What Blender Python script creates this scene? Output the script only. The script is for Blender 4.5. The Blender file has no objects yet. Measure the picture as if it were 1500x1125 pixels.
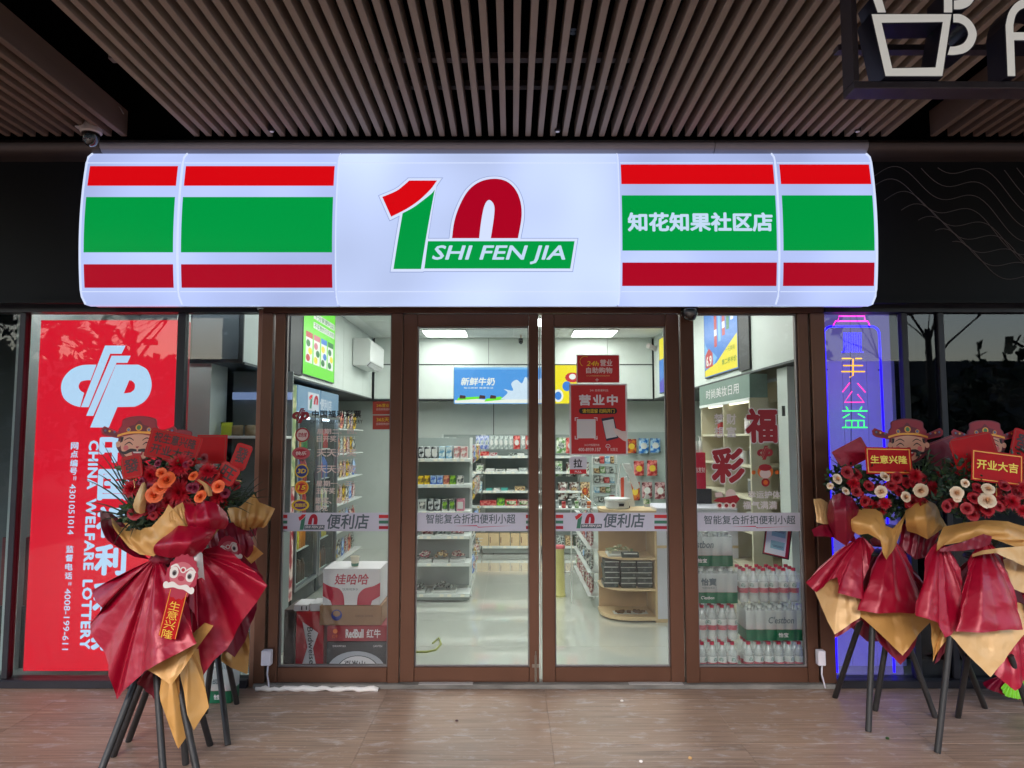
import bpy, bmesh, math, random
from mathutils import Vector, Matrix
from mathutils.geometry import tessellate_polygon
rad = math.radians
sc = bpy.context.scene
COL = sc.collection
RN = random.Random(11)

# ------------------------------------------------------------------ camera, world, sun, exposure
CAM_D, CAM_H, PITCH = 4.75, 1.60, rad(4.4)
cam = bpy.data.objects.new('camera', bpy.data.cameras.new('camera'))
COL.objects.link(cam); sc.camera = cam
cam.location = (0, -CAM_D, CAM_H); cam.rotation_euler = (rad(90) + PITCH, 0, 0)
cam.data.sensor_width = 36; cam.data.lens = 1040 / 1500 * 36
cam.data.clip_start = 0.05; cam.data.clip_end = 500

SUN_EL, SUN_AZ = rad(36), rad(12)          # azimuth measured from -Y (behind the camera) towards -X
world = bpy.data.worlds.new('World'); sc.world = world; world.use_nodes = True
wn = world.node_tree
sky = wn.nodes.new('ShaderNodeTexSky'); sky.sky_type = 'NISHITA'; sky.sun_disc = False
sky.sun_elevation = SUN_EL; sky.sun_rotation = rad(180) + SUN_AZ
sky.dust_density = 1.5; sky.air_density = 1.2; sky.ozone_density = 1.0
wn.links.new(sky.outputs[0], wn.nodes['Background'].inputs[0])
wn.nodes['Background'].inputs[1].default_value = 0.15
sun = bpy.data.objects.new('sun', bpy.data.lights.new('sun', 'SUN')); COL.objects.link(sun)
sun.data.energy = 1.3; sun.data.angle = rad(40); sun.data.color = (1, 0.985, 0.96)
_d = Vector((math.sin(SUN_AZ) * math.cos(SUN_EL), math.cos(SUN_AZ) * math.cos(SUN_EL), -math.sin(SUN_EL)))
sun.rotation_euler = _d.to_track_quat('-Z', 'Y').to_euler()
sc.view_settings.view_transform = 'Standard'; sc.view_settings.look = 'None'
EXPO = 1.85
sc.view_settings.exposure = EXPO; sc.view_settings.gamma = 1
sc.view_settings.use_curve_mapping = False
K = 2 ** -EXPO
cy = sc.cycles
cy.use_denoising = True
try: cy.denoiser = 'OPENIMAGEDENOISE'
except Exception: pass
cy.max_bounces = 8; cy.diffuse_bounces = 3; cy.glossy_bounces = 4; cy.transparent_max_bounces = 24; cy.transmission_bounces = 4
cy.caustics_reflective = False; cy.caustics_refractive = False; cy.sample_clamp_indirect = 4

# ------------------------------------------------------------------ helpers
def P(u, v, y):
    """a point of the photograph (1500 x 1125) on the real plane at depth y"""
    zc = (562.5 - v) / 1040; dx = (u - 750) / 1040
    dy = math.cos(PITCH) - math.sin(PITCH) * zc; dz = math.sin(PITCH) + math.cos(PITCH) * zc
    s = (y + CAM_D) / dy
    return Vector((dx * s, y, CAM_H + dz * s))
def PX(u, v, x):
    """the same on a side plane x = const"""
    zc = (562.5 - v) / 1040; dx = (u - 750) / 1040
    dy = math.cos(PITCH) - math.sin(PITCH) * zc; dz = math.sin(PITCH) + math.cos(PITCH) * zc
    s = x / dx
    return Vector((x, dy * s - CAM_D, CAM_H + dz * s))
def box_at(u0, v0, u1, v1, y):
    a = P(u0, (v0 + v1) / 2, y); b = P(u1, (v0 + v1) / 2, y)
    t = P(u0, v0, y).z; q = P(u0, v1, y).z
    return a.x, b.x, q, t          # x0, x1, z0, z1

ORG = {}
def org(o): return ORG.get(o.name, Vector((0, 0, 0))) if o else Vector((0, 0, 0))
def tag(o, label=None, cat=None, group=None, kind=None):
    if label: o['label'] = label
    if cat: o['category'] = cat
    if group: o['group'] = group
    if kind: o['kind'] = kind
    return o
def thing(name, label, cat, loc=(0, 0, 0), group=None, kind=None):
    o = bpy.data.objects.new(name, None); COL.objects.link(o); o.location = loc
    o.empty_display_size = 0.1
    ORG[o.name] = Vector(loc)
    return tag(o, label, cat, group, kind)
def link(name, me, parent=None, loc=None):
    o = bpy.data.objects.new(name, me); COL.objects.link(o)
    if parent: o.parent = parent
    if loc: o.location = loc
    ORG[o.name] = org(parent) + (Vector(loc) if loc else Vector((0, 0, 0)))
    return o
def dup(root, loc, rz=None, label=None, group=None, mats=None, scale=None):
    r = root.copy(); COL.objects.link(r); r.location = loc
    if rz is not None: r.rotation_euler = (0, 0, rz)
    if scale: r.scale = scale
    if label: r['label'] = label
    if group: r['group'] = group
    ORG[r.name] = Vector(loc)
    if mats and r.type == 'MESH': swap(r, mats)
    for ch in list(root.children):
        c = ch.copy(); COL.objects.link(c); c.parent = r
        if mats: swap(c, mats)
        for g in list(ch.children):
            d = g.copy(); COL.objects.link(d); d.parent = c
            if mats: swap(d, mats)
    return r
def swap(o, mats):
    if o.type != 'MESH' or not o.material_slots: return
    m = o.material_slots[0].material
    if m and m.name in mats:
        o.material_slots[0].link = 'OBJECT'; o.material_slots[0].material = mats[m.name]

class MB:
    def __init__(s): s.v = []; s.f = []
    def add(s, vs, fs):
        b = len(s.v); s.v += [Vector(p) for p in vs]; s.f += [tuple(b + i for i in f) for f in fs]; return s
    def box(s, x0, x1, y0, y1, z0, z1):
        return s.add([(x0,y0,z0),(x1,y0,z0),(x1,y1,z0),(x0,y1,z0),(x0,y0,z1),(x1,y0,z1),(x1,y1,z1),(x0,y1,z1)],
                     [(0,3,2,1),(4,5,6,7),(0,1,5,4),(1,2,6,5),(2,3,7,6),(3,0,4,7)])
    def obox(s, c, h, m):
        c = Vector(c); pts = []
        for z in (-1, 1):
            for x, y in ((-1,-1),(1,-1),(1,1),(-1,1)): pts.append(c + m @ Vector((x*h[0], y*h[1], z*h[2])))
        return s.add(pts, [(0,3,2,1),(4,5,6,7),(0,1,5,4),(1,2,6,5),(2,3,7,6),(3,0,4,7)])
    def face(s, pts): return s.add(pts, [tuple(range(len(pts)))])
    def prism(s, loops, fn, d):
        """loops: [outer, holes..] of (a, b); fn(a, b, t) -> point, t 0 front, 1 back; d unused if 0 -> flat"""
        if not isinstance(loops[0][0], (tuple, list)): loops = [loops]
        cl = []
        for l in loops:
            q = []
            for p in l:
                if not q or (abs(p[0]-q[-1][0]) + abs(p[1]-q[-1][1])) > 1e-6: q.append(p)
            if len(q) > 2 and (abs(q[0][0]-q[-1][0]) + abs(q[0][1]-q[-1][1])) < 1e-6: q.pop()
            cl.append(q)
        loops = cl
        flat = [p for l in loops for p in l]
        tri = tessellate_polygon([[Vector((p[0], p[1], 0)) for p in l] for l in loops])
        n = len(flat)
        fr = [fn(p[0], p[1], 0) for p in flat]
        def up(t):
            a, b, c = [flat[i] for i in t]
            return (b[0]-a[0])*(c[1]-a[1]) - (b[1]-a[1])*(c[0]-a[0]) > 0
        tri = [t if up(t) else t[::-1] for t in tri]
        if not d: return s.add(fr, tri)
        bk = [fn(p[0], p[1], 1) for p in flat]
        fs = list(tri) + [tuple(n + i for i in t[::-1]) for t in tri]
        k = 0
        for l in loops:
            m = len(l)
            for i in range(m):
                a, b = k + i, k + (i + 1) % m
                fs.append((a, a + n, b + n, b))
            k += m
        return s.add(fr + bk, fs)
    def tube(s, pts, r, n=8, cap=True):
        pts = [Vector(p) for p in pts]; rs = r if isinstance(r, (list, tuple)) else [r] * len(pts)
        rings = []; up = Vector((0, 0, 1))
        for i, p in enumerate(pts):
            t = (pts[min(i+1, len(pts)-1)] - pts[max(i-1, 0)]).normalized()
            a = t.cross(up if abs(t.z) < .95 else Vector((1, 0, 0))).normalized(); b = t.cross(a).normalized()
            rings.append([p + (a * math.cos(k*2*math.pi/n) + b * math.sin(k*2*math.pi/n)) * rs[i] for k in range(n)])
        vs = [q for rg in rings for q in rg]; fs = []
        for i in range(len(pts) - 1):
            for k in range(n):
                fs.append((i*n+k, i*n+(k+1)%n, (i+1)*n+(k+1)%n, (i+1)*n+k))
        if cap: fs += [tuple(range(n))[::-1], tuple((len(pts)-1)*n + k for k in range(n))]
        return s.add(vs, fs)
    def lathe(s, prof, c=(0, 0, 0), n=16, ax='z', sx=1, sy=1):
        c = Vector(c); vs = []; fs = []
        for r, z in prof:
            for k in range(n):
                a = 2*math.pi*k/n
                p = (r*math.cos(a)*sx, r*math.sin(a)*sy, z)
                if ax == 'y': p = (p[0], p[2], p[1])
                if ax == 'x': p = (p[2], p[0], p[1])
                vs.append(c + Vector(p))
        for i in range(len(prof)-1):
            for k in range(n): fs.append((i*n+k, i*n+(k+1)%n, (i+1)*n+(k+1)%n, (i+1)*n+k))
        fs += [tuple(range(n))[::-1], tuple((len(prof)-1)*n+k for k in range(n))]
        return s.add(vs, fs)
    def build(s, name, mat, parent=None, smooth=False, bevel=0, kind=None, label=None, seg=1):
        me = bpy.data.meshes.new(name); o0 = org(parent)
        me.from_pydata([p - o0 for p in s.v], [], s.f)
        if bevel:
            bm = bmesh.new(); bm.from_mesh(me)
            bmesh.ops.bevel(bm, geom=list(bm.edges), offset=bevel, segments=seg, affect='EDGES', clamp_overlap=True)
            bm.to_mesh(me); bm.free()
        if smooth:
            for p in me.polygons: p.use_smooth = True
            if smooth == 'auto':
                bm = bmesh.new(); bm.from_mesh(me)
                for e in bm.edges:
                    if len(e.link_faces) == 2 and e.calc_face_angle(0) > 0.7: e.smooth = False
                bm.to_mesh(me); bm.free()
        if mat: me.materials.append(mat)
        o = link(name, me, parent)
        if kind: o['kind'] = kind
        if label: o['label'] = label
        return o

def bx(name, mat, parent, x0, x1, y0, y1, z0, z1, bevel=0, label=None, kind=None):
    return MB().box(x0, x1, y0, y1, z0, z1).build(name, mat, parent, bevel=bevel, label=label, kind=kind)

# ---- materials
MATS = {}
def M(name, col, rough=0.5, metal=0.0, var=0, vs=8, bump=0, bs=60, emit=None, es=0, spec=None, alpha=None, stretch=None, coat=0, col2=None, ramp=(.35, .65), trans=0, detail=4):
    if name in MATS: return MATS[name]
    m = bpy.data.materials.new(name); m.use_nodes = True; t = m.node_tree; b = t.nodes['Principled BSDF']
    N = t.nodes.new; L = t.links.new
    b.inputs['Base Color'].default_value = (*col, 1); b.inputs['Roughness'].default_value = rough
    b.inputs['Metallic'].default_value = metal
    if spec is not None: b.inputs['Specular IOR Level'].default_value = spec
    if coat: b.inputs['Coat Weight'].default_value = coat; b.inputs['Coat Roughness'].default_value = .08
    if alpha is not None: b.inputs['Alpha'].default_value = alpha
    if trans: b.inputs['Transmission Weight'].default_value = trans
    if var or bump or col2:
        tc = N('ShaderNodeTexCoord'); mp = N('ShaderNodeMapping'); L(tc.outputs['Object'], mp.inputs[0])
        if stretch: mp.inputs['Scale'].default_value = stretch
    if var or col2:
        no = N('ShaderNodeTexNoise'); no.inputs['Scale'].default_value = vs; no.inputs['Detail'].default_value = detail
        L(mp.outputs[0], no.inputs['Vector'])
        cr = N('ShaderNodeValToRGB'); cr.color_ramp.elements[0].position = ramp[0]; cr.color_ramp.elements[1].position = ramp[1]
        c2 = col2 if col2 else tuple(min(1, c * (1 + var)) for c in col)
        c1 = col if col2 else tuple(c * (1 - var) for c in col)
        cr.color_ramp.elements[0].color = (*c1, 1); cr.color_ramp.elements[1].color = (*c2, 1)
        L(no.outputs['Fac'], cr.inputs[0]); L(cr.outputs[0], b.inputs['Base Color'])
        rr = N('ShaderNodeMapRange'); rr.inputs[3].default_value = max(0, rough - .07); rr.inputs[4].default_value = min(1, rough + .09)
        L(no.outputs['Fac'], rr.inputs[0]); L(rr.outputs[0], b.inputs['Roughness'])
    if bump:
        nb = N('ShaderNodeTexNoise'); nb.inputs['Scale'].default_value = bs; nb.inputs['Detail'].default_value = 5
        L(mp.outputs[0], nb.inputs['Vector'])
        bp = N('ShaderNodeBump'); bp.inputs['Strength'].default_value = bump; bp.inputs['Distance'].default_value = .01
        L(nb.outputs['Fac'], bp.inputs['Height']); L(bp.outputs[0], b.inputs['Normal'])
    if emit:
        b.inputs['Emission Color'].default_value = (*emit, 1); b.inputs['Emission Strength'].default_value = es * K
    MATS[name] = m; return m
def lin(r, g, b):
    f = lambda c: (c/255/12.92) if c/255 <= .04045 else ((c/255+.055)/1.055)**2.4
    return (f(r), f(g), f(b))
def EM(name, r, g, b, s=1.0):
    """a backlit surface, colour as sRGB bytes"""
    c = lin(r, g, b); return M(name, tuple(x*.06 for x in c), .35, emit=c, es=s, spec=.2)
def PC(name, r, g, b, rough=.5, **k): return M(name, lin(r, g, b), rough, **k)

def glass_mat(name, tint=(1, 1, 1), refl=1.0, dirt=0.0):
    m = bpy.data.materials.new(name); m.use_nodes = True; t = m.node_tree; t.nodes.clear(); N = t.nodes.new; L = t.links.new
    out = N('ShaderNodeOutputMaterial'); tr = N('ShaderNodeBsdfTransparent'); tr.inputs[0].default_value = (*tint, 1)
    gl = N('ShaderNodeBsdfGlossy'); gl.inputs['Roughness'].default_value = .01
    fr = N('ShaderNodeFresnel'); fr.inputs[0].default_value = 1.5
    ge = N('ShaderNodeNewGeometry')
    mu = N('ShaderNodeMath'); mu.operation = 'MULTIPLY'; mu.inputs[1].default_value = refl; L(fr.outputs[0], mu.inputs[0])
    nb = N('ShaderNodeMath'); nb.operation = 'SUBTRACT'; nb.inputs[0].default_value = 1; L(ge.outputs['Backfacing'], nb.inputs[1])
    m2 = N('ShaderNodeMath'); m2.operation = 'MULTIPLY'; L(mu.outputs[0], m2.inputs[0]); L(nb.outputs[0], m2.inputs[1])
    mx = N('ShaderNodeMixShader'); L(m2.outputs[0], mx.inputs[0]); L(tr.outputs[0], mx.inputs[1]); L(gl.outputs[0], mx.inputs[2])
    last = mx
    if dirt:
        tc = N('ShaderNodeTexCoord'); no = N('ShaderNodeTexNoise'); no.inputs['Scale'].default_value = 3; no.inputs['Detail'].default_value = 6
        L(tc.outputs['Object'], no.inputs[0])
        mr = N('ShaderNodeMapRange'); mr.inputs[1].default_value = .45; mr.inputs[2].default_value = .8; mr.inputs[4].default_value = dirt
        L(no.outputs[0], mr.inputs[0]); df = N('ShaderNodeBsdfDiffuse'); df.inputs[0].default_value = (.6, .6, .6, 1)
        m3 = N('ShaderNodeMixShader'); L(mr.outputs[0], m3.inputs[0]); L(mx.outputs[0], m3.inputs[1]); L(df.outputs[0], m3.inputs[2]); last = m3
    L(last.outputs[0], out.inputs[0]); return m

# ---- lettering
_tc = {}
def glyphs(s, bold, shear, lsp=1.0):
    k = (s, shear, lsp)
    if k in _tc: return _tc[k]
    cu = bpy.data.curves.new('t', 'FONT'); cu.body = s; cu.size = 1; cu.shear = shear
    cu.resolution_u = 2; cu.space_character = lsp
    ob = bpy.data.objects.new('t', cu); me = ob.to_mesh()
    vs = [tuple(v.co) for v in me.vertices]; fs = [tuple(p.vertices) for p in me.polygons]
    ob.to_mesh_clear(); bpy.data.objects.remove(ob); bpy.data.curves.remove(cu)
    _tc[k] = (vs, fs); return _tc[k]
def flat(y): return lambda a, b: Vector((a, y, b))
def text(s, box, fn, mat, parent, bold=0.0, shear=0, rot=0, name='lettering', lsp=1.0, keep=False, thick=0):
    """print s into box (a0, a1, b0, b1) of the surface fn(a, b)"""
    vs, fs = glyphs(s, bold, shear, lsp)
    if not vs: return None
    c, q = math.cos(rad(rot)), math.sin(rad(rot))
    pts = [(x*c - y*q, x*q + y*c) for x, y, z in vs]
    x0 = min(p[0] for p in pts); x1 = max(p[0] for p in pts); y0 = min(p[1] for p in pts); y1 = max(p[1] for p in pts)
    a0, a1, b0, b1 = box
    if bold:      # a heavier face: the strokes are widened by shifted copies
        n = len(pts); q0 = list(pts); f0 = list(fs); pts = []; fs = []
        for i in range(8):
            dx, dy = bold*.8*math.cos(i*math.pi/4), bold*.8*math.sin(i*math.pi/4)
            fs = fs + [tuple(j + n*i for j in f) for f in f0]; pts += [(x+dx, y+dy) for x, y in q0]
        nb = n
        x0 -= bold*.8; x1 += bold*.8; y0 -= bold*.8; y1 += bold*.8
    sx = (a1-a0)/max(1e-6, x1-x0); sy = (b1-b0)/max(1e-6, y1-y0)
    if keep:
        k = min(abs(sx), abs(sy)); cx, cz = (a0+a1)/2, (b0+b1)/2
        q2 = [fn(cx + (p[0]-(x0+x1)/2)*k*(1 if sx > 0 else -1), cz + (p[1]-(y0+y1)/2)*k) for p in pts]
    else: q2 = [fn(a0 + (p[0]-x0)*sx, b0 + (p[1]-y0)*sy) for p in pts]
    if bold:
        e = (fn(1, 0) - fn(0, 0)).cross(fn(a0, b0 + 1e-3) - fn(a0, b0)).normalized()
        q2 = [p + e * (i // nb) * 2.5e-5 for i, p in enumerate(q2)]
    return MB().add(q2, fs).build(name, mat, parent)
def grow(poly, d):
    """outline moved outwards by d (mitred)"""
    n = len(poly); A = sum(poly[i][0]*poly[(i+1)%n][1]-poly[(i+1)%n][0]*poly[i][1] for i in range(n))
    sg = 1 if A > 0 else -1; out = []
    for i in range(n):
        p0 = Vector(poly[i-1][:2]); p = Vector(poly[i][:2]); p1 = Vector(poly[(i+1)%n][:2])
        e0 = (p-p0).normalized(); e1 = (p1-p).normalized()
        n0 = Vector((e0.y, -e0.x))*sg; n1 = Vector((e1.y, -e1.x))*sg
        m = n0+n1
        m = m.normalized() if m.length > 1e-6 else n0
        k = d/max(.45, m.dot(n0)); q = p+m*k; out.append((q.x, q.y))
    return out
def disc(cx, cz, r, n=20, sx=1.0): return [(cx+math.cos(2*math.pi*i/n)*r*sx, cz+math.sin(2*math.pi*i/n)*r) for i in range(n)]
def sheet(loops, fn, mat, parent, name='print', label=None):
    return MB().prism(loops, lambda a, b, t: fn(a, b), 0).build(name, mat, parent, label=label)
def sheet_curved(loops, fn, mat, parent, name, step=.03):
    m = MB().prism(loops, lambda a, b, t: Vector((a, b, 0)), 0)
    bm = bmesh.new(); vs = [bm.verts.new(p) for p in m.v]
    for f in m.f:
        try: bm.faces.new([vs[i] for i in f])
        except ValueError: pass
    lo = min(p.y for p in m.v); hi = max(p.y for p in m.v); n = int((hi-lo)/step)
    for i in range(1, n+1):
        bmesh.ops.bisect_plane(bm, geom=list(bm.verts)+list(bm.edges)+list(bm.faces), plane_co=(0, lo+(hi-lo)*i/(n+1), 0), plane_no=(0, 1, 0), dist=1e-6)
    bm.verts.index_update()
    r = MB().add([fn(v.co.x, v.co.y) for v in bm.verts], [tuple(v.index for v in f.verts) for f in bm.faces]); bm.free()
    return r.build(name, mat, parent)
def card(box, fn, mat, parent, name='print', label=None):
    a0, a1, b0, b1 = box
    return sheet([(a0, b0), (a1, b0), (a1, b1), (a0, b1)], fn, mat, parent, name, label)
# ------------------------------------------------------------------ materials of the setting
BRONZE = PC('bronze_aluminium', 106, 72, 56, .32, metal=.5, var=.12, vs=2.2, stretch=(1, 1, .3), bump=.02, bs=90, spec=.4)
BRONZE_D = PC('bronze_shadow_gap', 40, 24, 20, .5)
BLACKP = PC('black_cladding', 9, 9, 12, .6, var=.2, vs=3, spec=.25)
DARKM = PC('dark_metal', 42, 40, 46, .4, metal=.3, var=.15, vs=5)
SLAT = PC('slat_wood_film', 130, 114, 101, .6, var=.22, vs=9, stretch=(1, .06, 1), bump=.06, bs=60)
SLATW = PC('slat_warm_film', 108, 88, 76, .62, var=.16, vs=9, stretch=(1, .06, 1), bump=.06, bs=60)
VOID = PC('void_paint', 6, 6, 8, .9, spec=.1)
STEEL = PC('beam_steel', 136, 132, 138, .36, metal=.35, var=.08, vs=3, stretch=(.2, 1, 1))
STEELB = PC('beam_brown_steel', 70, 58, 54, .42, metal=.4, var=.1, vs=3, stretch=(.2, 1, 1))
WALLP = PC('interior_panel', 204, 212, 206, .45, var=.03, vs=1.2)
TRIMD = PC('dark_trim', 46, 50, 50, .5)
CEILT = PC('ceiling_tile_paint', 205, 210, 206, .8, var=.04, vs=30, bump=.1, bs=300)
TEETH = PC('ceiling_grid_paint', 220, 224, 222, .5)
WHITE = PC('white_enamel', 224, 228, 226, .35, var=.03, vs=4)
STONE = PC('threshold_stone', 120, 114, 108, .7, var=.3, vs=14, bump=.4, bs=60, stretch=(.3, 1, 1))
GLASS = glass_mat('window_glass', (.955, .97, .96), .9, .04)
GLASSD = glass_mat('tinted_window_glass', (.80, .84, .84), .75, .01)
GLASSR = glass_mat('dark_window_glass', (.34, .37, .38), 1.0, .02)

def plank_mat(name, base, warm):
    m = bpy.data.materials.new(name); m.use_nodes = True; t = m.node_tree; N = t.nodes.new; L = t.links.new; b = t.nodes['Principled BSDF']
    tc = N('ShaderNodeTexCoord'); ob = N('ShaderNodeObjectInfo')
    ad = N('ShaderNodeVectorMath'); ad.operation = 'ADD'
    sc3 = N('ShaderNodeVectorMath'); sc3.operation = 'SCALE'; sc3.inputs['Scale'].default_value = 37
    cb = N('ShaderNodeCombineXYZ'); L(ob.outputs['Random'], cb.inputs[0]); L(ob.outputs['Random'], cb.inputs[1]); L(cb.outputs[0], sc3.inputs[0])
    L(tc.outputs['Object'], ad.inputs[0]); L(sc3.outputs[0], ad.inputs[1])
    mp = N('ShaderNodeMapping'); mp.inputs['Scale'].default_value = (1.3, 34, 1); L(ad.outputs[0], mp.inputs[0])
    gr = N('ShaderNodeTexNoise'); gr.inputs['Scale'].default_value = 1.6; gr.inputs['Detail'].default_value = 8; gr.inputs['Roughness'].default_value = .62; L(mp.outputs[0], gr.inputs[0])
    cr = N('ShaderNodeValToRGB'); e = cr.color_ramp.elements; e[0].position = .36; e[0].color = (*[c*.62 for c in base], 1); e[1].position = .66; e[1].color = (*[c*1.36 for c in base], 1)
    n = cr.color_ramp.elements.new(.5); n.color = (*base, 1)
    L(gr.outputs[0], cr.inputs[0])
    # per-plank tint
    hs = N('ShaderNodeHueSaturation'); mr = N('ShaderNodeMapRange'); mr.inputs[3].default_value = .9; mr.inputs[4].default_value = 1.1
    L(ob.outputs['Random'], mr.inputs[0]); L(mr.outputs[0], hs.inputs['Value']); L(cr.outputs[0], hs.inputs['Color'])
    # warm dirt patches (world position)
    wp = N('ShaderNodeNewGeometry')
    n2 = N('ShaderNodeTexNoise'); n2.inputs['Scale'].default_value = .8; n2.inputs['Detail'].default_value = 3; L(wp.outputs['Position'], n2.inputs[0])
    r2 = N('ShaderNodeMapRange'); r2.inputs[1].default_value = .42; r2.inputs[2].default_value = .62; r2.inputs[4].default_value = .75; L(n2.outputs[0], r2.inputs[0])
    mx = N('ShaderNodeMixRGB'); mx.blend_type = 'MIX'; mx.inputs[2].default_value = (*warm, 1); L(hs.outputs[0], mx.inputs[1])
    m0 = N('ShaderNodeMath'); m0.operation = 'MULTIPLY'; m0.inputs[1].default_value = .5; L(r2.outputs[0], m0.inputs[0]); L(m0.outputs[0], mx.inputs[0])
    # pale mop marks and scuffs
    m5 = N('ShaderNodeMapping'); m5.inputs['Scale'].default_value = (1.0, 2.4, 1); m5.inputs['Rotation'].default_value = (0, 0, .25); L(wp.outputs['Position'], m5.inputs[0])
    n3 = N('ShaderNodeTexNoise'); n3.inputs['Scale'].default_value = 6.5; n3.inputs['Detail'].default_value = 12; n3.inputs['Roughness'].default_value = .72; n3.inputs['Distortion'].default_value = .5; L(m5.outputs[0], n3.inputs[0])
    r3 = N('ShaderNodeMapRange'); r3.inputs[1].default_value = .53; r3.inputs[2].default_value = .68; r3.inputs[4].default_value = .65; L(n3.outputs[0], r3.inputs[0])
    mx2 = N('ShaderNodeMixRGB'); mx2.inputs[2].default_value = (*lin(190, 180, 178), 1); L(mx.outputs[0], mx2.inputs[1]); L(r3.outputs[0], mx2.inputs[0])
    # fine grey specks
    n4 = N('ShaderNodeTexNoise'); n4.inputs['Scale'].default_value = 46; n4.inputs['Detail'].default_value = 4; L(wp.outputs['Position'], n4.inputs[0])
    r4 = N('ShaderNodeMapRange'); r4.inputs[1].default_value = .68; r4.inputs[2].default_value = .74; r4.inputs[4].default_value = .45; L(n4.outputs[0], r4.inputs[0])
    mx3 = N('ShaderNodeMixRGB'); mx3.inputs[2].default_value = (*lin(190, 180, 176), 1); L(mx2.outputs[0], mx3.inputs[1]); L(r4.outputs[0], mx3.inputs[0])
    L(mx3.outputs[0], b.inputs['Base Color'])
    rg = N('ShaderNodeMapRange'); rg.inputs[3].default_value = .34; rg.inputs[4].default_value = .6; L(n3.outputs[0], rg.inputs[0]); L(rg.outputs[0], b.inputs['Roughness'])
    bp = N('ShaderNodeBump'); bp.inputs['Strength'].default_value = .12; bp.inputs['Distance'].default_value = .004; L(gr.outputs[0], bp.inputs['Height']); L(bp.outputs[0], b.inputs['Normal'])
    return m
PLANK = plank_mat('wood_look_plank', lin(141, 117, 102), lin(162, 124, 96))
def floor_tile_mat():
    m = M('glossy_floor_tile', lin(200, 204, 194), .035, spec=1.0, coat=1); return m
ITILE = floor_tile_mat()
GROUT = PC('grout', 150, 140, 134, .9)

# ------------------------------------------------------------------ ground, pavement, floors
g = MB().face([(-160, -160, -.16), (160, -160, -.16), (160, 160, -.16), (-160, 160, -.16)]).build('ground', PC('far_ground', 96, 96, 92, .9, var=.2, vs=.4))
tag(g, 'grey open ground around the arcade', kind='structure')
pv = bx('pavement', GROUT, None, -7, 7, -7.5, .06, -.15, -.006)
tag(pv, 'grey brown wood look paving in front of the shop', kind='structure')
PW, PD = 1.0, .212
yj = -.03
prow = 0; pm_ = {}
while yj > -2.2 or prow < 8:
    y1, y0 = yj, yj - PD
    off = .21
    for i in range(-7, 7):
        x0 = i * PW + off; x1 = x0 + PW
        if x1 > 6.9 or x0 < -6.9: continue
        key = 'p'
        if key not in pm_:
            pm_[key] = MB().box(.0007, PW - .0007, .0007, PD - .0007, -.006, 0)
            o = pm_[key].build('plank', PLANK, None, bevel=.0003); o.parent = pv; o.location = (x0, y0, 0); pm_[key] = o
        else:
            o = link('plank', pm_[key].data, pv, (x0, y0, 0))
        o.location.z = RN.uniform(-.0004, .0004)
    yj -= PD; prow += 1
    if prow > 12: break
bx('plank_field', PLANK, pv, -6.9, 6.9, -7.4, yj - .001, -.006, 0, kind='stuff')
ft = bx('shop_floor', PC('shop_floor_bed', 150, 152, 144, .8), None, -3.6, 3.6, .062, 6.6, -.15, -.004)
tag(ft, 'glossy pale tiled floor inside the shop', kind='structure')
t0 = None
for i in range(-3, 4):
    for j in range(8):
        x0, y0 = i * .8 - .28, .065 + j * .8
        if t0 is None:
            t0 = MB().box(.001, .799, .001, .799, -.004, 0).build('tile', ITILE, None); t0.parent = ft; t0.location = (x0, y0, 0)
        else: link('tile', t0.data, ft, (x0, y0, RN.uniform(-.0003, .0003)))
th = bx('threshold', STONE, None, -1.66, 2.08, -.07, .055, 0, .028, bevel=.003)
tag(th, 'worn grey stone door sill with cement smears', kind='structure')
# white foam strip along the left end of the sill
m = MB(); x = -1.63; pts = []
while x < -.83:
    pts.append((x, -.10 + RN.uniform(-.006, .006), .012 + RN.uniform(-.004, .006))); x += .03
m.tube(pts, [RN.uniform(.011, .02) for _ in pts], 7)
tag(m.build('foam_strip', PC('pu_foam', 236, 228, 222, .8, bump=.3, bs=200), None, smooth=True), 'lumpy white foam strip along the left end of the door sill', 'foam strip')
m = MB().box(-.60, -.25, -.074, -.02, .0285, .032)
tag(m.build('cement_smear', PC('cement', 176, 168, 164, .9, bump=.5, bs=90), None, bevel=.0015), 'pale dried cement patch on the sill under the left door', 'cement patch')
m = MB().box(.75, 1.1, -.074, -.02, .0285, .032)
tag(m.build('cement_smear', MATS['cement'], None, bevel=.0015), 'pale dried cement patch on the sill under the right door', 'cement patch')

# ------------------------------------------------------------------ slat ceiling of the arcade
zs = 3.546; YE = -.30; YF = -6.0
cl = thing('ceiling', 'brown wood look slat ceiling of the arcade', None, (0, 0, 0), kind='structure')
def slat_mesh(): return MB().box(-.017, .017, YF, YE, zs, zs + .10)
s0 = slat_mesh().build('slat', SLAT, cl, bevel=.002)
s1 = slat_mesh().build('slat', SLATW, cl, bevel=.002)
x = -2.035; first = True
while x < 2.42:
    if first: s0.location = (x, 0, 0); first = False
    else: link('slat', s0.data, cl, (x, 0, RN.uniform(-.002, .002)))
    x += .0792
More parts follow.
